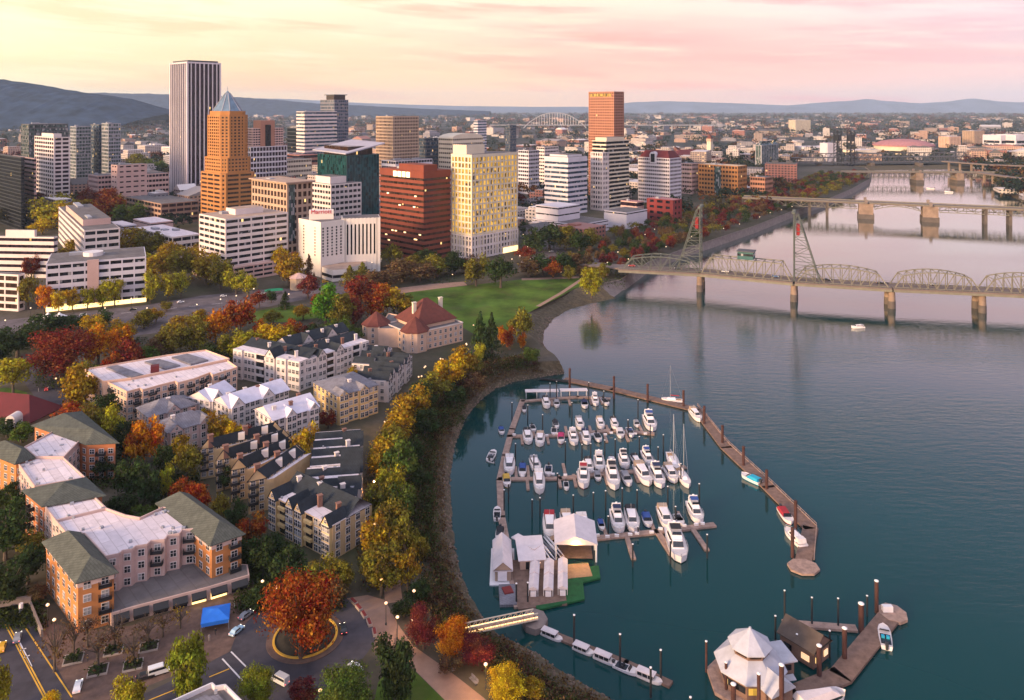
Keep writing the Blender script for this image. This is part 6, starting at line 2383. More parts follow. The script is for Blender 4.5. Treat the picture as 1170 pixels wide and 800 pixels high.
def boat_row(where, rows):
    seen = {}
    for t in sorted(rows):
        seen.setdefault((t[2], t[3]), []).append(t)
    for key, lst in seen.items():
        for k, t in enumerate(lst):
            lab = 'white %s with %s canvas %s' % (BOATS[t[2]][1], CV[t[3]][1], where)
            if len(lst) > 1:
                lab += ', %s such' % POSN(k, len(lst))
            boat(t[0], t[1], t[2], t[3], t[4], lab)


boat_row('on the farthest dock', [(624, 463, 'O', 'k', .78), (636, 463, 'c', 'g', .9), (668, 464, 'c', 'n', 1.0), (680, 460, 'F', 'w', .8), (691.5, 461, 'r', 'k', 1.0)])
boat_row('below the second dock', [(603, 502, 'O', 'k', .92), (617, 505, 'O', 't', .85), (633, 495, 'r', 'k', .9), (641, 503, 'c', 'p', 1.0), (655, 503, 'F', 'w', .85), (669.6, 503, 'O', 'n', .82), (683, 502, 'r', 'k', 1.0), (708.7, 497, 'c', 'w', 1.0), (720, 496, 'r', 'b', 1.0)])
boat_row('above the second dock', [(609, 491, 'r', 'k', .8), (635, 487, 'c', 'k', .9), (662.4, 487, 'O', 'g', .8), (686, 486, 'O', 't', .75), (702, 487, 'O', 'k', .75), (727.5, 486, 'c', 'g', .8), (742.5, 486, 'F', 'b', 1.15)])
boat_row('above the third dock', [(582, 536, 'O', 'w', 1.0), (597, 540, 'c', 'b', 1.0), (611.5, 534, 'O', 'g', .85), (626.5, 540, 'r', 'n', .95), (672.7, 535, 'O', 'k', .78), (684.7, 533, 'F', 'w', .9), (699, 531, 'c', 'w', 1.0), (713, 530, 'F', 'k', .92), (727.5, 530, 'O', 'k', .72), (740, 527, 'F', 'b', .88)])
boat_row('below the third dock', [(579, 552, 'c', 'y', 1.0), (616, 555, 'O', 'w', 1.0), (647, 557, 'r', 'k', .7), (666.7, 550, 'F', 'r', 1.05), (683, 546, 'c', 'g', .8), (700, 549, 'F', 'k', 1.15), (716, 550, 'c', 'g', 1.1), (735, 546, 'O', 't', 1.05), (751, 548, 'F', 'n', 1.05), (766.5, 545, 'O', 't', .95), (780, 548, 's', 'w', 1.1)])
boat_row('above the nearest dock', [(687, 602, 'c', 'b', .7), (705.5, 599, 'F', 'n', .98), (722, 598, 'O', 'k', 1.0), (739.5, 597, 'c', 'b', 1.0), (760, 595, 'O', 't', 1.0), (776, 596, 'r', 'k', .85), (794.4, 589, 'F', 'b', 1.05), (628, 606, 'O', 'r', 1.0), (648, 602, 'O', 't', 1.0), (667, 606, 'O', 'w', 1.0)])
boat(773, 627, 'F', 'k', 1.28, 'largest white cruiser, alone below the nearest dock')
boat(769, 530, 's', 'g', 1.15, 'sailboat with the tallest mast at the outer end of the third dock')
boat(768, 459, 's', 'r', .85, 'small sailboat moored outside the breakwater', math.radians(80))
boat(795, 477, 'O', 't', .85, 'white cruiser tied inside the breakwater bend')
boat(858, 549, 'c', 'c', 1.1, 'small boat with a round cyan cover at the breakwater', math.radians(35))
boat(898, 592, 'c', 'r', 1.15, 'white runabout with a red cover tied inside the breakwater')
boat(908, 617, 'O', 'w', .75, 'white cruiser at the end of the breakwater below its last piles', math.radians(10))
boat(562, 522, 'r', 'g', .95, 'open grey runabout tied outside the shore walkway', math.radians(-12))
boat(560, 528, 'r', 'w', .5, 'tiny white dinghy at the stern of the grey runabout', math.radians(60))
boat(573, 494, 'c', 'b', .8, 'small blue covered boat outside the walkway near the second dock')
boat(568, 589, 'r', 'k', .85, 'small white boat with black cockpit left of the walkway', math.radians(0))
boat(571, 613, 'c', 'k', .85, 'black covered boat left of the walkway above the boathouse')
boat(599, 469, 'c', 'k', .7, 'black covered dinghy alone near the farthest dock')
for k, (x, y) in enumerate(((631, 729), (667, 745), (692, 756), (742, 777))):
    boat(x, y, 'l', 'w', 0.52, 'white roofed launch, %s along the shore dock' % ['nearest the gangway', 'second from the gangway', 'third from the gangway', 'farthest from the gangway'][k], math.radians(-122), 'launches at the shore dock')
boat(716, 767, 'r', 'k', .8, 'dark open boat between two white roofed launches', math.radians(-122))
boat(1011, 730, 'r', 'c', 1.05, 'white open boat with cyan seats beside the wooden pier', math.radians(-20))
boat(980, 375, 'O', 'g', 0.66, 'white boat drifting below the steel truss bridge', math.radians(95))
boat(1063, 216, 'r', 'g', 1.6, 'tiny boat out on the river, left of two between the far bridges', math.radians(60))
boat(1084, 220, 'r', 'g', 1.6, 'tiny boat out on the river, right of two between the far bridges', math.radians(60))


def dock(name, label, lines, m, wd, z=0.55, cat='dock', fingers=()):
    p0 = P(*lines[0][0], z)
    root = thing(name, label, cat, (p0.x, p0.y, 0))
    for ln in lines:
        pts = [P(x, y, z) for x, y in ln]
        mb = MB()
        for a, b in zip(pts[:-1], pts[1:]):
            e = (b - a).normalized()
            mb.bar(a - Vector((0, 0, .3)) - e * 0.6, b - Vector((0, 0, .3)) + e * 0.6, wd, 0.6)
        mb.build('walkway', m, root)
    for (a, b, wf) in fingers:
        a, b = P(*a, z), P(*b, z)
        MB().bar(a - Vector((0, 0, .34)), b - Vector((0, 0, .34)), wf, 0.6).build('finger_pier', m, root)
    return root


def fing(pts, ys, up=True, L=9.0):
    out = []
    for x in pts:
        f = (x - ys[0]) / (ys[1] - ys[0])
        y = ys[2] + (ys[3] - ys[2]) * f
        p = P(x, y, 0.55)
        q = p + hd.normalized() * (-L if up else L)
        k = FPX / q.y
        out.append(((x, y), (CX + q.x * k, HY + (CAMH - 0.55) * k), 1.1))
    return out


dock('shore_walkway', 'long narrow floating walkway along the shore side of the marina', [[(597, 457), (585, 490), (577, 520), (571, 548), (573, 590), (580, 628), (592, 692)]], M_PLANK2, 2.4)
dock('finger_dock', 'farthest finger dock at the top of the marina', [[(597, 458), (660, 453), (696, 455)]], M_PLANK2, 2.0, fingers=fing((630, 650, 674, 686), (597, 696, 458, 455), False, 6))
dock('finger_dock', 'second finger dock from the top of the marina', [[(581, 498), (640, 497), (699, 491), (746, 495)]], M_PLANK2, 2.2, fingers=fing((610, 648, 676, 696, 734), (581, 746, 498, 493), True, 8) + fing((596, 625, 662, 690, 714), (581, 746, 498, 493), False, 8))
dock('finger_dock', 'third finger dock from the top of the marina', [[(571, 547), (640, 546), (700, 540), (782, 533)]], M_PLANK2, 2.2, fingers=fing((590, 604, 646, 690, 705, 733), (571, 782, 547, 533), True, 9) + fing((602, 638, 655, 690, 724, 758), (571, 782, 547, 533), False, 9))
dock('finger_dock', 'nearest finger dock with three long fingers toward the viewer', [[(664, 616), (750, 607), (815, 599)]], M_PLANK2, 2.4,
     fingers=[((716, 612), (724, 638), 1.5), ((752, 608), (768, 633), 2.0), ((791, 603), (808, 628), 1.6)] + fing((693, 730, 748, 783), (664, 815, 616, 599), True, 10))
dock('shore_dock', 'narrow dock below the gangway with white roofed launches', [[(615, 717), (664, 737), (715, 757), (764, 780)]], M_PLANK, 2.2)
bw_ = dock('breakwater', 'long plank breakwater dock curving round the outside of the marina', [[(646, 433), (700, 444), (797, 468), (830, 511), (878, 556), (926, 603), (917, 645)]], M_PLANK, 4.6, 0.8)
mb = MB()
ol = [P(x, y, 0.8) for x, y in [(797, 463), (833, 507), (882, 552), (933, 601), (930, 640)]]
for a, b in zip(ol[:-1], ol[1:]):
    mb.bar(a + Vector((0, 0, .9)), b + Vector((0, 0, .9)), 0.12, 0.12)
    mb.bar(a + Vector((0, 0, .12)), b + Vector((0, 0, .12)), 0.3, 0.24)
    n = int((b - a).length / 3)
    for k in range(n):
        q = a.lerp(b, k / n)
        mb.tube(q, q + Vector((0, 0, .9)), 0.06, n=4)
mb.build('guard_rail', M_PLANK2, bw_)
p = P(918, 647, 0.8)
mb = MB().prism([Vector((p.x + 4.6 * math.cos(k * math.pi / 4 + .39), p.y + 4.0 * math.sin(k * math.pi / 4 + .39), 0)) for k in range(8)], 0.2, 0.83)
mb.build('end_platform', M_PLANK2, bw_)
dock('shore_link', 'thin dark ramp joining the point to the breakwater', [[(618, 432), (648, 435)]], M_PILED, 1.6, 0.9)

# piles
NP = [0]


def pile(px, y_top, y_base, r, m, label, group, cap=True, name='mooring_pile', lamp=False):
    p = P(px, y_base, 0.0)
    z = zpx(y_top, p.y)
    root = thing(name, label, 'pile', (p.x, p.y, 0), group)
    MB().tube((p.x, p.y, -1.5), (p.x, p.y, z), r, n=9).build('shaft', m, root)
    if cap:
        MB().lathe((p.x, p.y, z), [(r * 1.12, 0), (r * 1.12, 0.15), (0.04, r * .75)], 9).build('cap', M_CAP, root)


for k, (x, a, b) in enumerate(((651, 421, 449), (701.5, 430, 455), (740, 439, 460), (781, 446, 466), (804.7, 464, 486), (825.5, 486, 508), (849.5, 510, 534), (876, 537, 561), (909, 572, 607), (905.5, 603, 637))):
    pile(x, a, b, 0.52, M_PILE, 'thick rust brown breakwater pile, %s from the shore end' % ordn(k), 'breakwater piles', False)
for where, lst in (('by the farthest dock', ((585, 460, 481), (603, 463, 484), (628.5, 438, 456), (636, 436, 455), (653.5, 460, 481), (672.7, 437, 458), (729, 457, 478), (690, 447, 466))),
                   ('by the second dock', ((589, 507, 528), (610, 520, 540), (646, 505, 526), (665, 508, 528), (675, 507, 527), (691, 503, 523), (703, 502, 523), (717.6, 480, 500), (730.6, 499, 520), (743, 485, 508), (758, 497, 520), (620, 474, 496))),
                   ('by the third dock', ((581, 553, 575), (608, 571, 592), (617, 569, 590), (655, 566, 588), (678, 563, 585), (692, 561, 583), (711, 558, 581), (728, 560, 582), (763, 556, 578), (778, 530, 552), (799, 553, 576), (752, 511, 533), (637, 541, 560))),
                   ('by the nearest dock', ((723, 622, 648), (766, 618, 644), (808, 611, 638), (772, 579, 600), (729, 602, 612), (590, 667, 690), (603, 666, 690), (695, 590, 612), (576, 560, 585)))):
    for x, a, b in lst:
        pile(x, a, b, 0.24, M_PILED, 'thin dark mooring pile with a white cap %s' % where, 'mooring piles ' + where)
for k, (x, a, b) in enumerate(((656, 703, 738), (708.5, 725, 760), (755, 743, 778), (743.5, 763, 797), (789, 797, 830))):
    pile(x, a, b, 0.26, M_PILED, 'thin dark white capped pile, %s along the shore dock' % (ordn(k) + ' from the gangway'), 'piles along the shore dock')
for k, (x, a, b, r) in enumerate(((1001.5, 664, 700, .75), (984, 690, 722, 1.0), (965, 718, 756, .85), (936, 738, 776, .85), (893, 760, 818, .8), (867, 770, 822, .6), (838, 782, 822, .8), (829.6, 757, 792, .5), (807, 733, 768, .4))):
    pile(x, a, b, r * .68, M_PILE, 'rust brown pile with white cap around the floating restaurant, %s from the right' % ordn(k), 'piles around the floating restaurant')
for k, (x, a, b) in enumerate(((896.5, 675, 708), (927.7, 683, 716), (957.7, 684, 718), (990.7, 681, 704), (886, 704, 732), (948, 721, 752), (910.6, 725, 752))):
    pile(x, a, b, 0.24, M_PILED, 'thin dark white capped pile by the restaurant cross dock', 'thin piles by the restaurant dock')

for k, (x0, x1, y, lab) in enumerate(((600, 638, 454, 'left'), (640, 671, 453, 'right'))):
    a, b = P(x0, y, 0), P(x1, y - .5, 0)
    root = thing('covered_slip', 'long low white slip roof on the farthest dock, %s one of two' % lab, 'boathouse', (a.x, a.y, 0))
    MB().bar(a + Vector((0, 0, 3.0)), b + Vector((0, 0, 3.0)), 3.4, .25).build('roof', M_SHEET, root)
    for f in (.03, .35, .65, .97):
        for s in (-1.4, 1.4):
            q = a.lerp(b, f)
            MB().tube((q.x, q.y + s, 0), (q.x, q.y + s, 2.9), .12, n=6).build('post', M_CAP, root)
# dock boxes and power pedestals along the fingers
bx = thing('dock_box', 'white dock box', 'dock box')
MB().box((0, 0, .28), (1.3, .6, .55)).build('chest', M_CAP, bx)
MB().box((0, 0, .6), (1.36, .66, .1)).build('lid', M_HULL, bx)
BOX = Proto(bx)
for where, ln in (('second', ((584, 498.5), (744, 495.5))), ('third', ((575, 547.5), (780, 534))), ('nearest', ((668, 616), (812, 600)))):
    a, b = P(*ln[0], .55), P(*ln[1], .55)
    for k in range(13):
        q = a.lerp(b, (k + .5) / 13)
        BOX.place((q.x + RND.uniform(-1, 1), q.y + RND.choice((-.7, .7)), .56), RND.uniform(-.2, .2), 1.0, 'white dock box on the %s finger dock' % where, 'dock boxes on the %s finger dock' % where)

# boathouses and sheds
def shed(name, label, q, z0, ze, rise, wallm, roofm, front=None, parts=None, gable=True):
    """q: four plan corners in order; gable roof along its long side"""
    c = sum(q, Vector((0, 0, 0))) / 4
    root = thing(name, label, 'boathouse', (c.x, c.y, 0))
    q = ccw([Vector((p.x, p.y, 0)) for p in q])
    MB().prism(inset(q, 0.25), z0, ze).build('wall', wallm, root)
    hip(root, q, ze, rise, roofm, 0.35, gable=True)
    if (q[1] - q[0]).length > (q[2] - q[1]).length:
        q = q[1:] + q[:1]
    for a, b in ((q[0], q[1]), (q[2], q[3])):
        mb = MB()
        gable_wall(mb, a, b, ze, rise * 0.9, 0.25)
        mb.build('gable_wall', wallm, root)
    return root, q


def quad(cx, cy, w_, l_, ang):
    c = P(cx, cy, 0)
    c.z = 0
    e = Vector((math.cos(ang), math.sin(ang), 0))
    f = Vector((-e.y, e.x, 0))
    return [c - e * w_ / 2 - f * l_ / 2, c + e * w_ / 2 - f * l_ / 2, c + e * w_ / 2 + f * l_ / 2, c - e * w_ / 2 + f * l_ / 2]


o = MB()
dk = PP([(583, 640), (640, 640), (648, 690), (592, 696)], 0.6)
o.prism(ccw(dk), 0.1, 0.6)
o = o.build('float_deck', M_PLANK)
tag(o, 'broad brown float deck under the marina sheds', 'dock')
o = MB().prism(ccw(PP([(640, 652), (684, 646), (686, 660), (666, 665), (668, 684), (614, 697), (612, 692), (648, 686)], 0.7)), 0.2, 0.7).build('green_float', M_GREENF)
tag(o, 'bright green float at the front corner of the marina sheds', 'dock')
hang = math.atan2(hd.x, -hd.y)
r, q = shed('boathouse', 'narrow pale roofed floating boathouse left of the walkway', quad(574, 648, 5.0, 15, math.radians(2)), 0.2, 3.6, 2.4, M_TAN, M_SHEET)
MB().box((r.location.x + 0.1, r.location.y - 7.82, 2.0), (2.6, 0.2, 2.6)).build('door', M_HULL, r)
MB().box((r.location.x, r.location.y, 0.1), (7.0, 18, 0.5)).build('float', M_HULL, r)
o = MB().box((P(580, 682, 0).x, P(580, 682, 0).y, 0.4), (4.6, 9, 0.7), 0.05).build('float_deck', M_GSLATE)
tag(o, 'small grey float with a red cover below the narrow boathouse', 'dock')
MB().box((P(580, 678, 0).x, P(580, 678, 0).y, 0.9), (2.6, 3.0, 0.35), 0.3).build('red_cover', M_DRED, o)
# office shed with a sloping roof and a warm lamp
qo = quad(606, 643, 7.6, 9, math.radians(6))
c = sum(qo, Vector((0, 0, 0))) / 4
root = thing('marina_office', 'marina office shed with a white mono pitch roof and warm lamp', 'shed', (c.x, c.y, 0))
MB().prism(ccw(inset(ccw(qo), .3)), 0.6, 3.4).build('wall', M_PEACH, root)
qq = ccw(inset(ccw(qo), -.3))
mb = MB()
zz = [3.3 + 1.9 * ((p - c).dot((qo[3] - qo[0]).normalized()) / 10 + .5) for p in qq]
mb.add([(p.x, p.y, z) for p, z in zip(qq, zz)] + [(p.x, p.y, z + .2) for p, z in zip(qq, zz)], [(3, 2, 1, 0), (4, 5, 6, 7), (0, 1, 5, 4), (1, 2, 6, 5), (2, 3, 7, 6), (3, 0, 4, 7)])
mb.build('roof', M_SHEET, root)
f0 = (qo[0] + qo[1]) / 2
MB().box((f0.x - 1.5, f0.y + 0.2, 1.7), (1.2, .2, 2.1)).build('door', M_BLACKM, root)
MB().lathe((f0.x + 2.2, f0.y - 0.1, 2.7), [(0.05, -.2), (.22, 0), (.05, .2)], 8).build('wall_lamp', M_LAMP, root)
# slanted racks of white hulls
root = thing('boat_rack', 'rack of slanted white kayaks between the office and the big shed', 'rack', P(625, 640, 0).to_tuple())
mb = MB()
for k in range(3):
    p = P(620 + k * 5, 636, 0)
    mb.bar((p.x, p.y - 3, 1.0 + .2 * k), (p.x - 2.5, p.y + 5, 2.2), 0.2, 0.2)
mb.build('frame', M_POST, root)
for k in range(6):
    p = P(616 + k * 3.4, 637 - k * 1.2, 0)
    mb = MB()
    a, b = Vector((p.x + 2.8, p.y - 4.5, 1.4)), Vector((p.x - 2.2, p.y + 4.5, 2.6))
    m_ = (a + b) / 2
    mb.tube(a, m_, 0.08, 0.42, 7)
    mb.tube(m_, b, 0.42, 0.08, 7)
    mb.build('kayak', M_HULL if k % 3 else M_GSLATE, root)
o = MB().bar(P(588, 612, 4.5), P(614, 626, 4.5), 3.0, 0.3).build('lean_roof', M_SHEET)
tag(o, 'long thin slanted pale roof behind the marina office', 'roof')
mb = MB()
for f in (0.1, 0.9):
    q = P(588, 612, 4.5).lerp(P(614, 626, 4.5), f)
    mb = MB().tube((q.x, q.y, 0), (q.x, q.y, 4.4), .15, n=6)
    mb.build('post', M_POST, o)
# big open boat shed
qs = quad(657, 628, 12, 12.5, math.radians(-2))
c = sum(qs, Vector((0, 0, 0))) / 4
root = thing('boat_shed', 'largest pale roofed boat shed open to the front over a lit plank deck', 'boathouse', (c.x, c.y, 0))
q = ccw(qs)
hip(root, q, 5.4, 2.2, M_SHEET, 0.4, gable=True, t=0.0)
mb = MB()
gable_wall(mb, qs[0], qs[1], 5.3, 2.0, 0.3)
mb.build('gable_wall', M_PEACH, root)
for i, p in enumerate((qs[0], qs[1], qs[2], qs[3], (qs[0] + qs[3]) / 2, (qs[1] + qs[2]) / 2)):
    MB().tube((p.x, p.y, 0), (p.x, p.y, 5.3), 0.28, n=7).build('post', M_CAP, root)
MB().prism(inset(q, 1.0), 0.3, 0.75).build('floor', M_PLANK, root)
MB().prism([q2 + Vector((0, 4, 0)) for q2 in inset(q, 4.2)], 0.76, 4.2).build('inner_room', M_DGREY, root)
mb = MB().prism(ccw(PP([(648, 645), (672, 643), (677, 658), (648, 661)], 0.8)), 0.3, 0.82)
mb.build('front_deck', M_TEAK, root)
f0 = (qs[0] + qs[1]) / 2
MB().lathe((f0.x, f0.y - .4, 5.6), [(0.05, -.2), (.25, 0), (.05, .2)], 8).build('gable_lamp', M_LAMP, root)
ld = bpy.data.lights.new('shed_light', 'POINT')
ld.energy = 900
ld.color = (1, .55, .15)
ld.shadow_soft_size = .3
lo_ = bpy.data.objects.new('shed_light', ld)
COL.objects.link(lo_)
lo_.location = (f0.x, f0.y - 1.2, 5.0)
# three narrow covered slips
for k, (x, y) in enumerate(((610.5, 667), (627, 667), (643, 666))):
    qs_ = quad(x, y, 2.5, 13, math.radians(-4))
    c = sum(qs_, Vector((0, 0, 0))) / 4
    root = thing('covered_slip', 'narrow white covered boat slip, %s of the three on the float deck' % ['left', 'middle', 'right'][k], 'boathouse', (c.x, c.y, 0), 'three covered slips')
    a, b, c_, d_ = qs_
    m1, m2 = (a + d_) / 2, (b + c_) / 2
    for i, (q4, z) in enumerate((([a, b, m2, m1], 2.5), ([m1, m2, c_, d_], 2.9))):
        hip(root, [Vector(p) for p in q4], z, 0.8, M_SHEET, 0.15, gable=True, t=0.0, name='roof')
        for p in q4:
            MB().tube((p.x, p.y, 0.3), (p.x, p.y, z), 0.09, n=5).build('post', M_CAP, root)
    MB().box(((a + b) / 2).to_tuple()[:2] + (1.3,), (1.6, 0.8, 1.3)).build('locker', M_HULL, root)
# gangway from the bank to the pier platform
a, b = P(533, 722, LAND + 0.3), P(612, 705, 2.2)
root = thing('gangway', 'brightly lit truss gangway from the bank down to the floating dock', 'gangway', (a.x, a.y, 0))
e = (b - a).normalized()
sd = Vector((e.y, -e.x, 0)).normalized()
MB().bar(a, b, 2.0, 0.25).build('walkway', M_PATH, root)
for s in (-1, 1):
    mb = MB()
    o_ = sd * (1.05 * s)
    mb.bar(a + o_ + Vector((0, 0, 1.5)), b + o_ + Vector((0, 0, 1.5)), 0.22, 0.22)
    mb.bar(a + o_, b + o_, 0.22, 0.3)
    n = 12
    for k in range(n):
        p = a.lerp(b, k / n) + o_
        q = a.lerp(b, (k + 1) / n) + o_
        mb.bar(p, p + Vector((0, 0, 1.5)), 0.12, 0.12)
        mb.bar(p, q + Vector((0, 0, 1.5)), 0.09, 0.09)
    mb.build('side_truss', M_CREAM, root)
MB().bar(a + sd * .92 + Vector((0, 0, .45)), b + sd * .92 + Vector((0, 0, .45)), 0.16, 0.22).build('light_strip', glow('gangway_light', (1.0, .52, .12), 1.5), root)
MB().bar(a - sd * .92 + Vector((0, 0, .45)), b - sd * .92 + Vector((0, 0, .45)), 0.16, 0.22).build('light_strip', bpy.data.materials['gangway_light'], root)
p = P(611, 707, 1.6)
o = MB().prism([Vector((p.x + 3.4 * math.cos(k * math.pi / 4), p.y + 4.2 * math.sin(k * math.pi / 4), 0)) for k in range(8)], -0.5, 1.6).build('gangway_landing', M_WALLC)
tag(o, 'small pale landing at the water end of the gangway', 'landing')

# ---- floating restaurant
M_RROOF = mat('white_cedar_roof', (0.37, 0.365, 0.41), 0.85, 0.12, 0.5)
M_RWALL = mat('brown_siding', (0.17, 0.10, 0.075), 0.9, 0.2, 0.5)
cp = P(857, 776, 1)
root = thing('floating_restaurant', 'white roofed octagonal floating restaurant with brown walls at the pier', 'restaurant', (cp.x, cp.y, 0))
R0 = 7.4
MB().lathe((cp.x, cp.y, 0), [(R0 + 2.6, 0.1), (R0 + 2.6, 0.9)], 8, a0=.39).build('float_deck', M_PLANK2, root)
MB().lathe((cp.x, cp.y, 0.9), [(R0 - 0.4, 0), (R0 - 0.4, 4.0)], 8, a0=.39).build('lower_wall', M_RWALL, root)
MB().lathe((cp.x, cp.y, 4.9), [(R0 + 0.9, 0), (R0 + 0.9, 0.25), (4.2, 3.2)], 8, a0=.39).build('lower_roof', M_RROOF, root)
MB().lathe((cp.x, cp.y, 8.3), [(4.3, -.2), (4.3, 1.3)], 8, a0=.39).build('upper_wall', M_RWALL, root)
MB().lathe((cp.x, cp.y, 9.4), [(5.1, 0), (5.1, 0.2), (0.35, 3.4), (0.3, 3.8)], 8, a0=.39).build('upper_roof', M_RROOF, root)
for k in range(8):
    an = .39 + (k + .5) * math.pi / 4
    nn = Vector((math.cos(an), math.sin(an), 0))
    if nn.dot(-cp) > 0 or abs(nn.dot(Vector((1, 0, 0)))) > .7:
        p = cp + nn * ((R0 - .4) * .925)
        MB().box((p.x, p.y, 2.9), (0.2, 4.6, 1.5), an).build('window_band', G_GOLD if k in (5,) else G_DARK, root)
        p = cp + nn * (4.3 * .925)
        MB().box((p.x, p.y, 8.8), (0.2, 2.6, .6), an).build('clerestory', G_WARM, root)
an = math.radians(-62)
nn = Vector((math.cos(an), math.sin(an), 0))
p = cp + nn * (R0 * 0.85)
tt_ = Vector((-nn.y, nn.x, 0))
q = [p - tt_ * 3.2 - nn * 3, p + tt_ * 3.2 - nn * 3, p + tt_ * 3.2 + nn * 3.4, p - tt_ * 3.2 + nn * 3.4]
MB().prism(ccw(q), 0.9, 4.6).build('porch_wall', M_RWALL, root)
hip(root, q, 4.7, 2.6, M_RROOF, .5, gable=True, name='porch_roof', t=0.0)
q = quad(885, 772, 6.5, 6, math.radians(12))
MB().prism(ccw(q), .9, 5.2).build('side_wing', M_RWALL, root)
qz = ccw(inset(ccw(q), -.6))
MB().prism(qz, 5.2, 5.5).build('side_wing_roof', M_RROOF, root)
MB().box(((q[0] + q[1]) / 2).to_tuple()[:2] + (3.8,), (5, .3, 1.2), math.radians(12)).build('window_band', G_DARK, root)
MB().bar(((q[0] + q[1]) / 2) + Vector((0, -.6, 2.6)), ((q[0] + q[1]) / 2) + Vector((0.3, -2.0, 2.2)), 5.5, .15).build('awning', M_RROOF, root)
q = quad(919, 748, 7.4, 9.5, math.radians(38))
root, q = shed('boathouse', 'brown gabled floating house with a dark roof beside the white roofed restaurant', q, .4, 4.6, 3.0, M_RWALL, mat('brown_shingle', (0.075, 0.055, 0.045), .9, .25, .5))
for aa, bb, nrm in seen_edges(q):
    mm = (aa + bb) / 2
    L_ = (bb - aa).length
    for f in (-.25, .25):
        pw_ = mm + (bb - aa).normalized() * (L_ * f) - nrm * .15
        MB().box((pw_.x, pw_.y, 2.3), (L_ * .22, .2, 1.4), math.atan2((bb - aa).y, (bb - aa).x)).build('lit_window', glow('restaurant_window', (1, .5, .1), .55) if f > 0 and nrm.x < .9 else G_DARK, root)
dock('wooden_pier', 'wooden pier bending from the restaurant out to the open river', [[(880, 804), (910, 792), (961, 771), (1018, 701)]], M_PLANK, 5.2, 0.9)
p = P(1020, 700, .9)
o = MB().prism([Vector((p.x + 3.6 * math.cos(k * math.pi / 4), p.y + 4.0 * math.sin(k * math.pi / 4), 0)) for k in range(8)], .2, .98).build('pier_head', M_PLANK2)
tag(o, 'rounded outer end platform of the wooden pier', 'dock')
o = MB().box((p.x - 1.2, p.y + .5, 1.7), (2.6, 1.2, 1.5)).build('deck_locker', M_HULL, o)
dock('cross_dock', 'narrow dock crossing behind the restaurant between thin piles', [[(897, 711), (976, 717)]], M_PLANK2, 2.4, .8)
mb = MB()
mb2, rings = hull_mb(13, 4.4, 1.3)
root = thing('covered_boat', 'large boat under a pale tarpaulin cut by the bottom edge beside the pier', 'boat')
mb2.build('hull', [M_HULL, M_BGLASS], root)
m = MB()
taper(m, -6.2, 5.0, 4.2, 1.6, 1.2, 2.6, .8, 2.2, .7)
m.build('tarpaulin', M_SHEET, root)
p = P(938, 803, 0)
root.location = (p.x, p.y, 0)
root.rotation_euler = (0, 0, math.radians(-75))

# ------------------------------------------------------------------ bridges
M_TRUSS = mat('truss_paint', (0.17, 0.155, 0.12), 0.7, 0.15, 0.3)
M_TOWERP = mat('green_grey_steel', (0.085, 0.095, 0.085), 0.6, 0.15, 0.3)
M_BDECK = mat('bridge_deck', (0.15, 0.115, 0.10), 0.85, 0.15, 0.2)
M_PIERC = mat('bridge_pier', (0.24, 0.17, 0.13), 0.9, 0.25, 0.15)
M_PIERD = mat('dark_pier_base', (0.10, 0.08, 0.07), 0.8, 0.25, 0.15)  # darker tone for the pier feet and the thin piers
M_CWEIGHT = mat('red_counterweight', (0.26, 0.018, 0.022), 0.8, 0.1, 0.2)
M_LIFTH = mat('teal_lift_house', (0.035, 0.10, 0.10), 0.7, 0.15, 0.3)

AX = [(82, 586), (140, 571), (198.6, 542), (257, 524), (311, 513), (365, 501), (420, 488), (520, 466)]
AX = [Vector((x, y, 0)) for x, y in AX]
root = thing('truss_bridge', 'long steel truss bridge with two lift towers crossing the river', 'bridge', (AX[1].x, AX[1].y, 0))
DZ = 14.0
for a, b in zip(AX[:-1], AX[1:]):
    MB().bar(a + Vector((0, 0, DZ - .5)), b + Vector((0, 0, DZ - .5)), 19, 1.1).build('deck', M_BDECK, root)
    e = (b - a).normalized()
    nn = Vector((-e.y, e.x, 0))
    for s in (-9.6, 9.6):
        MB().bar(a + nn * s + Vector((0, 0, DZ - 1.6)), b + nn * s + Vector((0, 0, DZ - 1.6)), .5, 1.5).build('edge_girder', M_TRUSS, root)
        mb = MB()
        mb.bar(a + nn * s + Vector((0, 0, DZ + 1.1)), b + nn * s + Vector((0, 0, DZ + 1.1)), .12, .12)
        n = int((b - a).length / 2.2)
        for k in range(n):
            p = a.lerp(b, k / n) + nn * s
            mb.bar(p + Vector((0, 0, DZ)), p + Vector((0, 0, DZ + 1.1)), .1, .1)
        mb.build('railing', M_TRUSS, root)


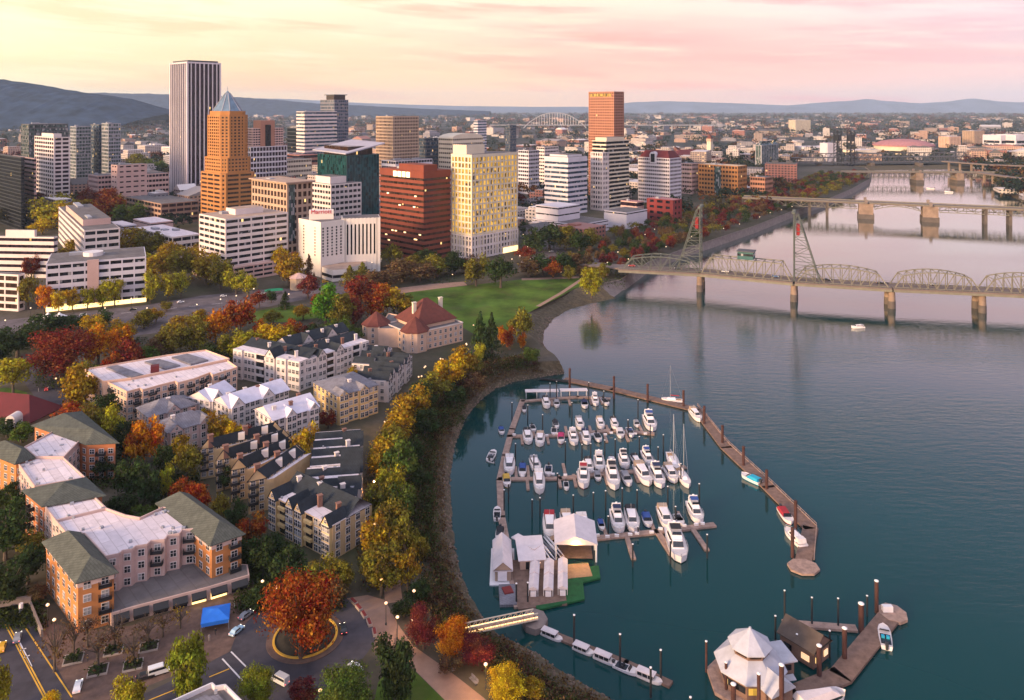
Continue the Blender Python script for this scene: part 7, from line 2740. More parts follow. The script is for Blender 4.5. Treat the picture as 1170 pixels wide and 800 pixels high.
def truss(root, a, b, h, npan, m, flat=False, z=DZ, t=0.5):
    """two curved truss planes and the bracing between their tops"""
    e = (b - a).normalized()
    nn = Vector((-e.y, e.x, 0))
    tops = {}
    for s in (-6.2, 6.2):
        mb = MB()
        lo, hi_ = [], []
        for k in range(npan + 1):
            f = k / npan
            p = a.lerp(b, 0.03 + 0.94 * f) + nn * s
            hh = h if flat else h * (1 - (2 * f - 1) ** 2 * 0.42)
            if k in (0, npan):
                hh = 0
            lo.append(p + Vector((0, 0, z)))
            hi_.append(p + Vector((0, 0, z + hh)))
        for k in range(npan):
            mb.bar(lo[k], lo[k + 1], t, t)
            mb.bar(hi_[k], hi_[k + 1], t * 1.25, t * 1.25)
            if 0 < k:
                mb.bar(lo[k], hi_[k], t * .75, t * .75)
            if 0 < k < npan - 1:
                if k < npan / 2:
                    mb.bar(hi_[k], lo[k + 1], t * .7, t * .7)
                else:
                    mb.bar(lo[k], hi_[k + 1], t * .7, t * .7)
        mb.build('side_truss', m, root)
        tops[s] = hi_
    mb = MB()
    for k in range(1, npan):
        mb.bar(tops[-6.2][k], tops[6.2][k], t * .7, t * .7)
        if k < npan - 1:
            mb.bar(tops[-6.2][k], tops[6.2][k + 1], t * .5, t * .5)
    mb.build('top_bracing', m, root)


truss(root, AX[0] + (AX[1] - AX[0]) * .02, AX[1], 10, 8, M_TOWERP)
truss(root, AX[1], AX[2], 11.5, 10, M_TRUSS, True)
for a, b in zip(AX[2:-1], AX[3:]):
    truss(root, a, b, 11, 10, M_TRUSS)
for i, p in enumerate(AX[1:-1]):
    e = (AX[i + 2] - AX[i]).normalized()
    rz = math.atan2(e.y, e.x)
    nn = Vector((-e.y, e.x, 0))
    for s in (-6.0, 6.0):
        q = p + nn * s
        MB().lathe((q.x, q.y, -2), [(2.5, 0), (2.4, 7.0)], 16).build('pier_base', M_PIERD, root)
        MB().lathe((q.x, q.y, 5.0), [(2.3, 0), (2.0, 6.6), (2.5, 6.7), (2.5, 7.3)], 16).build('pier', M_PIERC, root)
    MB().box((p.x, p.y, 9.6), (2.4, 10, 4.2), rz).build('pier_wall', M_PIERC, root)
for i, sgn in ((1, -1), (2, 1)):
    p = AX[i]
    e = (AX[i + 1] - AX[i - 1]).normalized()
    nn = Vector((-e.y, e.x, 0))
    top = 61.0
    t_ = bpy.data.objects.new('lift_tower', None)
    mb = MB()
    legs = []
    for s in (-6.2, 6.2):
        f0, f1 = p + nn * s, p + nn * s
        b0, b1 = p + nn * s + e * (sgn * 17), p + nn * s * .9 + e * (sgn * 2.6)
        legs.append((f0, b0, b1))
        mb.bar(f0 + Vector((0, 0, DZ)), f1 + Vector((0, 0, top)), .75, .75)
        mb.bar(b0 + Vector((0, 0, DZ)), b1 + Vector((0, 0, top - 1)), .55, .55)
        for k in range(8):
            fa, fb = k / 8, (k + 1) / 8
            A0 = f0 + Vector((0, 0, DZ + (top - DZ) * fa))
            A1 = f0 + Vector((0, 0, DZ + (top - DZ) * fb))
            B0 = b0.lerp(b1, fa) + Vector((0, 0, DZ + (top - DZ - 1) * fa))
            B1 = b0.lerp(b1, fb) + Vector((0, 0, DZ + (top - DZ - 1) * fb))
            mb.bar(A1, B1, .32, .32)
            mb.bar(A0, B1, .28, .28) if k % 2 else mb.bar(B0, A1, .28, .28)
    for k in range(9):
        z = DZ + 8 + (top - DZ - 8) * k / 8
        mb.bar(legs[0][0] + Vector((0, 0, z)), legs[1][0] + Vector((0, 0, z)), .45, .45)
        if k < 8:
            z2 = DZ + 8 + (top - DZ - 8) * (k + 1) / 8
            mb.bar(legs[0][0] + Vector((0, 0, z)), legs[1][0] + Vector((0, 0, z2)), .28, .28)
            mb.bar(legs[1][0] + Vector((0, 0, z)), legs[0][0] + Vector((0, 0, z2)), .28, .28)
    mb.build('lift_tower', M_TOWERP, root)
    m = MB()
    for s in (-6.2, 6.2):
        q = p + nn * s
        m.lathe((q.x, q.y, top), [(1.6, 0), (1.6, 1.2), (.3, 1.8)], 8)
    m.bar(p - nn * 6.2 + Vector((0, 0, top + .4)), p + nn * 6.2 + Vector((0, 0, top + .4)), 1.6, 1.2)
    m.build('sheave_beam', M_TOWERP, root)
    q = p + e * (sgn * 2.6)
    MB().box((q.x, q.y, 49.5), (2.2, 8, 7.5), math.atan2(e.y, e.x)).build('counterweight', M_CWEIGHT, root)
q = AX[1].lerp(AX[2], .5)
e = (AX[2] - AX[1]).normalized()
rz = math.atan2(e.y, e.x)
MB().box((q.x, q.y, DZ + 14.6), (11, 9, 5.4), rz).build('lift_house', M_LIFTH, root)
MB().box((q.x, q.y, DZ + 15.2), (11.2, 9.2, 1.6), rz).build('lift_house_windows', G_DARK, root)
MB().prism(rect(q - e * 6.2 - Vector((-e.y, e.x, 0)) * 5.2, e, Vector((-e.y, e.x, 0)), 12.4, 10.4), DZ + 17.3, DZ + 17.9).build('lift_house_roof', M_DGREY, root)
# ramps that bring the bridge down to the bank
root2 = thing('bridge_ramp', 'pale concrete ramp leading from the waterfront onto the truss bridge', 'ramp', (AX[0].x, AX[0].y, 0))
rp = [AX[0] + Vector((2, 0, 0)), Vector((62, 600, 0)), Vector((44, 622, 0)), Vector((30, 655, 0))]
zs = [DZ - .52, DZ - 1.2, 10.5, 6.4]
for k in range(3):
    MB().bar(rp[k] + Vector((0, 0, zs[k])), rp[k + 1] + Vector((0, 0, zs[k + 1])), 14, 1.0).build('deck', M_BDECK, root2)
for k in (0, 1):
    q = rp[k].lerp(rp[k + 1], .6)
    MB().box((q.x, q.y, 9), (2, 10, 6.5), .6).build('pier', M_PIERC, root2)


def low_bridge(name, label, pts, z, wd, depth, bigp, thin, m, bw=18, arch=True, spanm=None):
    pts = [Vector((p[0], p[1], 0)) for p in pts]
    root = thing(name, label, 'bridge', (pts[0].x, pts[0].y, 0))
    a, b = pts[0], pts[-1]
    e = (b - a).normalized()
    nn = Vector((-e.y, e.x, 0))
    L = (b - a).length
    MB().bar(a + Vector((0, 0, z - .6)), b + Vector((0, 0, z - .6)), wd, 1.2).build('deck', M_BDECK, root)
    for s in (-wd / 2, wd / 2):
        mb = MB().bar(a + nn * s + Vector((0, 0, z + .6)), b + nn * s + Vector((0, 0, z + .6)), .4, 1.0)
        mb.build('railing', m, root)
    rz = math.atan2(e.y, e.x)
    cuts = []
    for x in bigp:
        p = a + e * x
        cuts.append((x, bw / 2))
        MB().box((p.x, p.y, 1.2), (bw * .95, wd + 4, 8.5), rz).build('pier_base', M_PIERD, root)
        MB().box((p.x, p.y, (z + 4) / 2 - .4), (bw * .85, wd + 1, z - 5), rz).build('pier', M_PIERC, root)
        for s in (-1, 1):
            q = p + nn * (s * (wd / 2 + 2.0))
            MB().box((q.x, q.y, z + 2.0), (3.2, 3, 5), rz).build('bridge_house', M_WALLC, root)
    for x in thin:
        p = a + e * x
        cuts.append((x, 1.6))
        MB().box((p.x, p.y, (z - 2) / 2), (3.2, wd * .7, z), rz).build('pier', M_PIERD, root)
    cuts = sorted(cuts)
    ed = [(0, 0)] + cuts + [(L, 0)]
    for (x0, w0), (x1, w1) in zip(ed[:-1], ed[1:]):
        s0, s1 = x0 + w0, x1 - w1
        if s1 - s0 < 8:
            continue
        n = max(4, int((s1 - s0) / 8))
        big = (x0 in bigp and x1 in bigp)
        for s in (-wd / 2 + 1, wd / 2 - 1):
            mb = MB()
            for k in range(n):
                fa, fb = k / n, (k + 1) / n
                da = depth * ((.25 + .75 * (2 * fa - 1) ** 2) if big else 1)
                db = depth * ((.25 + .75 * (2 * fb - 1) ** 2) if big else 1)
                A = a + e * (s0 + (s1 - s0) * fa) + nn * s
                B = a + e * (s0 + (s1 - s0) * fb) + nn * s
                mb.bar(A + Vector((0, 0, z - 1.2 - da)), B + Vector((0, 0, z - 1.2 - db)), .7, .7)
                mb.bar(A + Vector((0, 0, z - 1.2)), A + Vector((0, 0, z - 1.2 - da)), .5, .5)
                mb.bar(A + Vector((0, 0, z - 1.2)), B + Vector((0, 0, z - 1.2 - db)), .5, .5) if k % 2 else mb.bar(A + Vector((0, 0, z - 1.2 - da)), B + Vector((0, 0, z - 1.2)), .5, .5)
            mb.build('side_truss', m, root)
    return root


a, b = Vector((300, 1000, 0)), Vector((760, 812, 0))
e = (b - a).normalized()


def along(px):
    k = (px - CX) / FPX
    return (a.x - k * a.y) / (k * e.y - e.x)


low_bridge('drawbridge', 'flat grey drawbridge on two massive concrete piers behind the truss bridge', [a, b], 19, 24, 6, [along(989), along(1062)], [along(1125), along(1153), along(1182), along(945), along(925)], M_TRUSS, 19)
a, b = Vector((600, 1396, 0)), Vector((900, 1376, 0))
e = (b - a).normalized()
low_bridge('arched_drawbridge', 'farther drawbridge with two short wide piers on the pink river', [a, b], 19, 24, 9, [along(1047.5), along(1093.5)], [], M_TRUSS, 14)
for px in (1045, 1091):
    pass
# dark steel lift bridge farther up, with its black towers
root = thing('steel_lift_bridge', 'dark steel bridge with black lift towers far up the river', 'bridge', (at_depth(960, 1720, 0)).to_tuple())
a, b = at_depth(905, 1700, 0), at_depth(1105, 1760, 0)
for z, wd in ((13, 18), (24, 16)):
    MB().bar(a + Vector((0, 0, z)), b + Vector((0, 0, z)), wd, 1.6).build('deck', M_DGREY, root)
e = (b - a).normalized()
nn = Vector((-e.y, e.x, 0))
for s in (-8, 8):
    mb = MB()
    n = 34
    for k in range(n):
        A, B = a.lerp(b, k / n) + nn * s, a.lerp(b, (k + 1) / n) + nn * s
        mb.bar(A + Vector((0, 0, 24)), B + Vector((0, 0, 24)), .9, .9)
        mb.bar(A + Vector((0, 0, 13)), A + Vector((0, 0, 33)), .7, .7)
        mb.bar(A + Vector((0, 0, 13)), B + Vector((0, 0, 33)), .7, .7)
        mb.bar(A + Vector((0, 0, 33)), B + Vector((0, 0, 33)), .9, .9)
    mb.build('side_truss', M_DGREY, root)
for px in (957, 972):
    p = at_depth(px, 1715, 0)
    mb = MB()
    for s in (-8, 8):
        for q in (-4, 4):
            mb.bar(p + nn * s + e * q, p + nn * s + e * q + Vector((0, 0, 84)), 1.6, 1.6)
        for k in range(9):
            mb.bar(p + nn * s - e * 4 + Vector((0, 0, 24 + k * 6.6)), p + nn * s + e * 4 + Vector((0, 0, 24 + (k + 1) * 6.6)), .9, .9)
    for k in range(6):
        mb.bar(p - nn * 8 + Vector((0, 0, 40 + k * 8)), p + nn * 8 + Vector((0, 0, 40 + k * 8)), 1.2, 1.2)
    mb.build('lift_tower', M_BLACKM, root)
    MB().box((p.x, p.y, 68), (8, 18, 14), math.atan2(e.y, e.x)).build('counterweight', M_BLACKM, root)
for px in (935, 995, 1050):
    p = at_depth(px, 1722, 0)
    MB().box((p.x, p.y, 5), (8, 22, 14), 0).build('pier', M_PIERD, root)
# great arch bridge in the hazy distance
d0 = 4100
root = thing('arch_bridge', 'distant pale steel arch bridge on the hazy skyline', 'bridge', at_depth(633, d0, LAND).to_tuple())
z_d = zpx(143, d0)
xs = [at_depth(px, d0, 0).x for px in (560, 598, 670, 830)]
MB().box(((xs[0] + xs[3]) / 2, d0, z_d), (xs[3] - xs[0], 20, 4)).build('deck', M_GREYM, root)
zt = zpx(129, d0)
for s in (-9, 9):
    mb = MB()
    n = 24
    pts = []
    for k in range(n + 1):
        f = k / n
        pts.append(Vector((xs[1] + (xs[2] - xs[1]) * f, d0 + s, z_d - 16 + (zt - z_d + 16) * (1 - abs(2 * f - 1) ** 2.2))))
    for p, q in zip(pts[:-1], pts[1:]):
        mb.bar(p, q, 3, 4)
    mb.build('arch_rib', M_GREYM, root)
    mb = MB()
    for p in pts[3:-3]:
        mb.bar((p.x, p.y, z_d), p, .9, .9)
    mb.build('hangers', M_STEELW, root)
for k in range(14):
    x = xs[0] + (xs[3] - xs[0]) * k / 13
    if not xs[1] < x < xs[2]:
        MB().box((x, d0, (z_d + LAND) / 2 - 2), (5, 14, z_d - LAND)).build('pier', M_GREYM, root)
# elevated freeway ramps on the far right bank
for k, (pts, lab) in enumerate(((((1078, 1560, 26), (1130, 1480, 25), (1230, 1420, 24)), 'pale elevated freeway ramp, farther of two on the right bank'), (((1120, 1330, 22), (1160, 1250, 21), (1240, 1160, 20)), 'pale elevated freeway ramp, nearer of two on the right bank'))):
    q = [at_depth(px, d, z) for px, d, z in pts]
    root = thing('freeway_ramp', lab, 'road bridge', (q[0].x, q[0].y, LAND))
    for p0, p1 in zip(q[:-1], q[1:]):
        MB().bar(p0, p1, 14, 2.0).build('deck', M_BDECK, root)
        n = 4
        for j in range(n):
            p = p0.lerp(p1, (j + .5) / n)
            MB().box((p.x, p.y, (p.z - 1 + LAND) / 2), (3, 3, p.z - LAND - 1)).build('pier', M_PIERC, root)

# ------------------------------------------------------------------ the far city
F_OBJ = facade('far_walls', (0.5, 0.5, 0.5), (0.03, 0.035, 0.045), 5.0, 4.0, .55, .45, .012, True, 0.9)


def roof_random():
    m = bpy.data.materials.new('far_roofs')
    m.use_nodes = True
    t = NT(m.node_tree)
    b = t.n['Principled BSDF']
    oi = t.node('ShaderNodeObjectInfo')
    c = t.ramp(oi.outputs['Random'], [(0.0, (0.10, 0.09, 0.09)), (0.3, (0.24, 0.21, 0.21)), (0.55, (0.48, 0.43, 0.42)), (0.75, (0.62, 0.56, 0.54)), (0.9, (0.28, 0.13, 0.11))], 'CONSTANT')
    t.put(b.inputs['Base Color'], c)
    b.inputs['Roughness'].default_value = .9
    return m


M_FROOF = roof_random()


def far_meshes():
    out = []
    for kind in range(5):
        mb = MB()
        if kind == 0:
            mb.box((0, 0, .5), (1, 1, 1), 0, 0)
            mb.box((0, 0, 1.0), (.94, .94, .03), 0, 1)
            mb.box((.15, .1, 1.06), (.3, .25, .12), 0, 0)
        elif kind == 1:
            mb.box((-.2, 0, .5), (.6, 1, 1), 0, 0)
            mb.box((.3, .2, .35), (.398, .6, .7), 0, 0)
            mb.box((-.2, 0, 1.0), (.55, .94, .03), 0, 1)
            mb.box((.3, .2, .7), (.37, .55, .03), 0, 1)
        elif kind == 2:
            mb.box((0, 0, .4), (1, 1, .8), 0, 0)
            mb.add([(-.52, -.52, .8), (.52, -.52, .8), (.52, .52, .8), (-.52, .52, .8), (0, -.52, 1.05), (0, .52, 1.05)], [(0, 4, 5, 3), (1, 2, 5, 4), (0, 1, 4), (2, 3, 5)], 1)
        elif kind == 3:
            mb.box((0, 0, .4), (1, 1, .8), 0, 0)
            mb.box((0, .1, .9), (.7, .7, .2), 0, 0)
            mb.box((0, .1, 1.0), (.65, .65, .03), 0, 1)
            mb.box((0, 0, .8), (.95, .95, .02), 0, 1)
        else:
            mb.box((0, 0, .5), (1, 1, 1), 0, 0)
            mb.box((0, 0, 1.0), (.9, .9, .04), 0, 1)
            for x in (-.25, .2):
                mb.box((x, -.1, 1.06), (.2, .3, .1), 0, 1)
        o = mb.build('distant_building', [F_OBJ, M_FROOF])
        out.append(o.data)
        bpy.data.objects.remove(o)
    return out


FM = far_meshes()
PAL = [((0.46, 0.38, 0.35), 'pale'), ((0.30, 0.22, 0.19), 'brown'), ((0.32, 0.12, 0.09), 'red brick'), ((0.55, 0.48, 0.45), 'white'), ((0.24, 0.22, 0.25), 'grey'), ((0.44, 0.27, 0.20), 'peach')]
WATERPOLY = [(p.x, p.y) for p in shore + wall] + [(p.x, p.y) for p in east]
TAKEN = [(Vector((o.location.x, o.location.y, 0)), 34) for o in COL.objects if o.parent is None and o.get('category') in ('office tower', 'office building', 'skyscraper', 'hotel', 'apartment building', 'courthouse', 'parking garage', 'hall', 'warehouse', 'house')]


def inside(x, y, poly):
    ins = False
    for i in range(len(poly)):
        x0, y0 = poly[i]
        x1, y1 = poly[(i + 1) % len(poly)]
        if (y0 > y) != (y1 > y) and x < (x1 - x0) * (y - y0) / (y1 - y0) + x0:
            ins = not ins
    return ins


def free(p, r):
    if inside(p.x, p.y, WATERPOLY):
        return False
    for q, s in TAKEN:
        if (p - q).length < r + s:
            return False
    return True


rr = random.Random(44)
cand = []
for k in range(9000):
    zone = rr.random() if k > 700 else 2.0
    if zone > 1.5:
        px, d = rr.uniform(60, 720), rr.uniform(740, 1260)
    elif zone < 0.42:
        px, d = rr.uniform(-30, 1200), 1900 + 9000 * rr.random() ** 2.0
    elif zone < 0.72:
        px, d = rr.uniform(-30, 940), rr.uniform(1150, 2100)
    elif zone < 0.88:
        px, d = rr.uniform(1112, 1200), rr.uniform(950, 2300)
    else:
        px, d = rr.uniform(-30, 330), rr.uniform(900, 1700)
    p = at_depth(px, d, 0)
    sz = rr.uniform(16, 44) * (1 + d / 6000)
    if zone > 1.5 and px < 460 and d < 740 + (460 - px) * .55:
        continue
    if 905 < px < 1110 and d < 1850:
        continue
    if px > 1112 and d < 1700 and px < 1112 + (1700 - d) * 0.075:
        continue
    riv = P(px, 250, 0)
    if px > 640 and px <= 1000 and d < 1500:
        # keep clear of the riverfront wood
        dist = min((Vector((p.x, p.y, 0)) - q).length for q in wallp)
        if dist < 100:
            continue
    if not free(p, sz * .6):
        continue
    TAKEN.append((p, sz * .62))
    h = rr.uniform(7, 17) if rr.random() < .78 else rr.uniform(18, 38)
    if zone > 1.5:
        h = rr.uniform(12, 34) if d > 850 else rr.uniform(9, 16)
        if px > 560:
            h = rr.uniform(8, 18)
    if px > 1100 and d < 1500:
        h = rr.uniform(6, 10)
    cand.append((d, p, sz, sz * rr.uniform(.6, 1.5), h, rr.randrange(5), rr.randrange(len(PAL)), math.radians(47 if px < 760 else 68) + (math.pi / 2 if rr.random() < .5 else 0)))
    if zone > 1.5:
        cand[-1] = (d * .2,) + cand[-1][1:]
    if len(cand) > 1150:
        break
cand.sort(key=lambda c: c[0] / (c[2] * 1.0 + c[4]))
rest = []
for i, (d, p, sx, sy, h, kind, col, rz) in enumerate(cand):
    if i < 270:
        o = bpy.data.objects.new('distant_building', FM[kind])
        COL.objects.link(o)
        o.location = (p.x, p.y, LAND - .3)
        o.rotation_euler = (0, 0, rz)
        o.scale = (sx, sy, h)
        j = rr.uniform(.8, 1.15)
        o.color = tuple(v * j for v in PAL[col][0]) + (1,)
        place = 'across the river on the right bank' if p.x / p.y > .6 else ('left of the tall ribbed bank tower' if p.x / p.y < -.42 else 'in the district behind the towers')
        tag(o, 'small %s flat roofed building %s' % (PAL[col][1], place), 'building', 'low buildings ' + place)
    else:
        rest.append((p, sx, sy, h, kind, col, rz))
for col in range(len(PAL)):
    mb = MB()
    for p, sx, sy, h, kind, c_, rz in rest:
        if c_ == col:
            R = Matrix.Rotation(rz, 3, 'Z') @ Matrix.Diagonal((sx, sy, h))
            b0 = len(mb.v)
            mb.v.extend([tuple(R @ v.co + Vector((p.x, p.y, LAND - .3))) for v in FM[kind].vertices])
            for pl in FM[kind].polygons:
                mb.f.append(tuple(i + b0 for i in pl.vertices))
                mb.m.append(pl.material_index)
    o = mb.build('distant_city', [F_OBJ, M_FROOF])
    o.color = c4(PAL[col][0])
    tag(o, kind='stuff')

# far woods: dark crowns between the far houses, too many to count
for ci, (col, n) in enumerate((((0.022, 0.034, 0.024), 2500), ((0.050, 0.044, 0.020), 1100), ((0.10, 0.045, 0.018), 650), ((0.085, 0.022, 0.018), 420))):
    mb = MB()
    for k in range(n):
        z = rr.random()
        if z < .60:
            px, d = rr.uniform(-40, 1210), 1500 + 10500 * rr.random() ** 1.6
        elif z < .80:
            px, d = rr.uniform(-40, 940), rr.uniform(900, 2000)
        elif z < .93:
            px, d = rr.uniform(1108, 1200), rr.uniform(900, 2300)
        else:
            px, d = rr.uniform(-30, 300), rr.uniform(820, 1700)
        p = at_depth(px, d, LAND)
        if 905 < px < 1110 and d < 1850:
            continue
        if px > 1112 and d < 1700 and px < 1112 + (1700 - d) * 0.07:
            continue
        if not free(Vector((p.x, p.y, 0)), -16):
            continue
        s = rr.uniform(5, 9) * (1 + d / 3500)
        for j in range(2 if d < 3000 else 3):
            leaf_blob(mb, p + Vector((rr.uniform(-1, 1) * s * 1.6 * (1 if d < 3000 else 4), rr.uniform(-1, 1) * s, s * .75)), s, 34 if d < 2500 else 18, s * .24, rr)
    o = mb.build('far_wood', M_LEAF)
    o.color = c4(col)
    tag(o, kind='stuff')

# landmarks of the far bank
c = at_depth(1032, 2170, LAND)
root = thing('arena', 'round arena with a shallow pink dome on the far bank', 'arena', c.to_tuple())
MB().lathe(c, [(74, 0), (76, 22)], 40).build('wall', M_CREAM, root)
MB().lathe(c + Vector((0, 0, 22)), [(80, 0), (80, 3), (56, 13), (24, 18), (.5, 19)], 40).build('dome_roof', M_ROOFP, root)
MB().lathe(c, [(77, 4), (77, 10)], 40).build('window_band', G_DARK, root)
for k, (px, d, wd, dp, h, m_, lab) in enumerate(((1139, 2350, 44, 60, 46, M_COOLW, 'left half of the pale windowless twin block on the far right bank'), (1158, 2330, 60, 60, 48, M_COOLW, 'right half of the pale windowless twin block on the far right bank'),
                                                (1085, 2500, 50, 40, 36, M_PEACH, 'peach block right of the domed arena'), (1112, 2560, 46, 44, 52, M_TAN, 'brown stepped hotel block between arena and twin block'),
                                                (913.5, 3900, 94, 50, 66, M_CREAM, 'solitary cream block on the skyline right of centre'), (985, 2000, 90, 40, 20, M_CREAM, 'long cream hall left of the domed arena'), (1150, 1950, 170, 40, 18, M_CREAM, 'long low yellowish hall below the twin block'),
                                                (930, 2300, 120, 50, 14, M_STEELW, 'long white shed left of the black lift towers'), (946, 1850, 26, 26, 44, M_COOLW, 'grey grain silo block beside the black lift towers'))):
    p = at_depth(px, d, LAND)
    root = thing('city_block', lab, 'building', p.to_tuple())
    u, v = Vector((math.cos(.35), math.sin(.35), 0)), Vector((-math.sin(.35), math.cos(.35), 0))
    q = rect(Vector((p.x, p.y, 0)) - u * wd / 2 - v * dp / 2, u, v, wd, dp)
    if h > 30 and m_ is not M_COOLW:
        bands(root, q, LAND, LAND + h, int(h / 4), m_, G_WARM, .55, 6, 1.4)
    else:
        MB().prism(ccw(q), LAND, LAND + h).build('wall', m_, root)
        if k in (0, 1, 5, 6):
            for a, b, nrm in seen_edges(ccw(q)):
                mid = (a + b) / 2 + nrm * .2
                MB().box((mid.x, mid.y, LAND + h * .55), ((b - a).length * .85, .6, h * .16), math.atan2((b - a).y, (b - a).x)).build('window_band', G_DARK, root)
    roof_deck(root, q, LAND + h, M_ROOFW)
    units(root, Vector((p.x, p.y, 0)) - u * wd / 2 - v * dp / 2, u, v, wd, dp, LAND + h, 2, M_GREYM, k)
p = at_depth(811, 1950, LAND)
root = thing('clock_tower', 'slender brick clock tower with a pointed red roof among the far roofs', 'tower', p.to_tuple())
MB().box((p.x, p.y, LAND + 22), (11, 11, 44), .8).build('shaft', M_CREAM, root)
MB().box((p.x, p.y, LAND + 47), (13, 13, 7), .8).build('belfry', M_TAN, root)
MB().lathe((p.x, p.y, LAND + 50.5), [(9.5, 0), (.1, 12)], 4, a0=.8 + math.pi / 4).build('pointed_roof', M_TILE, root)
MB().box((p.x - 4, p.y - 4.6, LAND + 40), (4, 1, 4), .8).build('clock_face', M_STEELW, root)
p = at_depth(795, 1850, LAND)
root = thing('station_hall', 'broad hall with a large dark red roof near the clock tower', 'building', p.to_tuple())
q = rect(Vector((p.x, p.y, 0)) - Vector((48, 20, 0)), Vector((.93, .36, 0)), Vector((-.36, .93, 0)), 96, 40)
MB().prism(ccw(q), LAND, LAND + 16).build('wall', M_TAN, root)
hip(root, q, LAND + 16, 12, M_ROOFR, 1.5)
# far end of the visible river: its bank
mb = strip([P(985, 195.2, 0), P(1112, 193.2, 0)], -1, [P(975, 192.5, 0), P(1112, 191, 0)], LAND, 2)
tag(mb.build('riverbank', M_BANK), kind='structure')

# ------------------------------------------------------------------ lamps
def lamp_proto(h, m, twin):
    root = thing('street_lamp', 'street lamp', 'street lamp')
    mb = MB().tube((0, 0, 0), (0, 0, h), 0.11, 0.07, 6)
    mb.lathe((0, 0, 0), [(.22, 0), (.22, .5), (.1, .7)], 8)
    mb.build('post', M_POST, root)
    if twin:
        for s in (-1, 1):
            MB().bar((0, 0, h - .25), (s * .7, 0, h), .08, .08).build('bracket', M_POST, root)
            MB().lathe((s * .75, 0, h), [(.05, -.35), (.4, 0), (.4, .2), (.05, .5)], 10).build('lamp_globe', m, root)
    else:
        MB().lathe((0, 0, h), [(.05, -.12), (.4, .18), (.4, .4), (.05, .7)], 10).build('lamp_globe', m, root)
    return Proto(root)


L1, L2, L3 = lamp_proto(5.2, M_LAMP, False), lamp_proto(5.2, M_LAMP, True), lamp_proto(7.5, M_LAMPW, False)
LAMPSETS = [
    ('along the golden promenade', L2, 5.4, [(533, 393), (504.6, 410), (485.5, 419), (480, 430), (441.6, 481), (430.4, 512), (427, 551), (430, 599), (433, 637), (435, 660)]),
    ('at the promenade bend', L1, 5.3, [(472, 709), (473, 676), (454, 706), (555, 760), (441, 690)]),
    ('around the lawn', L1, 5.3, [(517, 314), (498, 291), (613.6, 309.5), (641, 311), (688.5, 290), (668.7, 270), (541, 372), (587, 375), (450, 354), (582, 306), (465, 300), (455, 320)]),
    ('along the riverfront avenue', L3, 7.8, [(826.7, 261), (773.6, 268), (761, 282), (893, 239.5), (748, 262), (737, 268), (722, 258), (712, 276), (700, 262), (706, 288), (690, 276), (728, 276), (845, 256), (868, 248), (880, 243), (905, 236), (916, 231), (935, 228), (790, 270), (806, 264), (755, 290), (718, 296), (694, 300)]),
    ('along the curving road', L3, 7.8, [(6, 366), (35, 352), (150, 341), (168, 352), (225, 348), (208, 372), (290, 330), (270, 338), (350, 318), (252, 342), (330, 336), (120, 352)]),
    ('around the plaza', L1, 5.3, [(54.5, 692), (62, 709), (300, 665), (208, 739), (366, 790), (16, 432), (64, 433), (316, 672)]),
    ('in the avenues between the towers', L3, 7.8, [(598, 268), (603, 282), (594, 292), (610, 272), (618, 277), (436, 296), (425, 300), (444, 288), (654, 276), (676, 268), (660, 300), (640, 296), (585, 296), (606, 296), (128, 262), (214, 268)]),
]
for where, pr, hh, pts in LAMPSETS:
    for k, (x, y) in enumerate(sorted(pts)):
        p = P(x, y, LAND + hh)
        pr.place((p.x, p.y, LAND), RND.uniform(0, 3), 1.0, 'lit street lamp %s, %s' % (where, POSN(k, len(pts))), 'street lamps ' + where)
for x, y, hh in ((555, 760, 4.6), (472, 709, 4.6), (430, 551, 5.0), (441, 481, 5.0), (533, 393, 5)):
    p = P(x, y, LAND + hh)
    ld = bpy.data.lights.new('lamp_light', 'POINT')
    ld.energy = 1500
    ld.color = (1.0, .5, .13)
    ld.shadow_soft_size = .4
    lo = bpy.data.objects.new('lamp_light', ld)
    COL.objects.link(lo)
    lo.location = (p.x, p.y - .8, LAND + hh + .2)

# ------------------------------------------------------------------ cars
M_PAINT = mat('car_paint', (.5, .5, .5), .3, .03, 1.0, spec=.6, objcol=True)
M_TYRE = mat('tyre', (.015, .015, .016), .9, .1, 1.0)
M_HEAD = glow('headlamp', (1.0, .86, .62), 3.0)
M_TAIL = glow('tail_lamp', (1.0, .05, .03), 1.6)


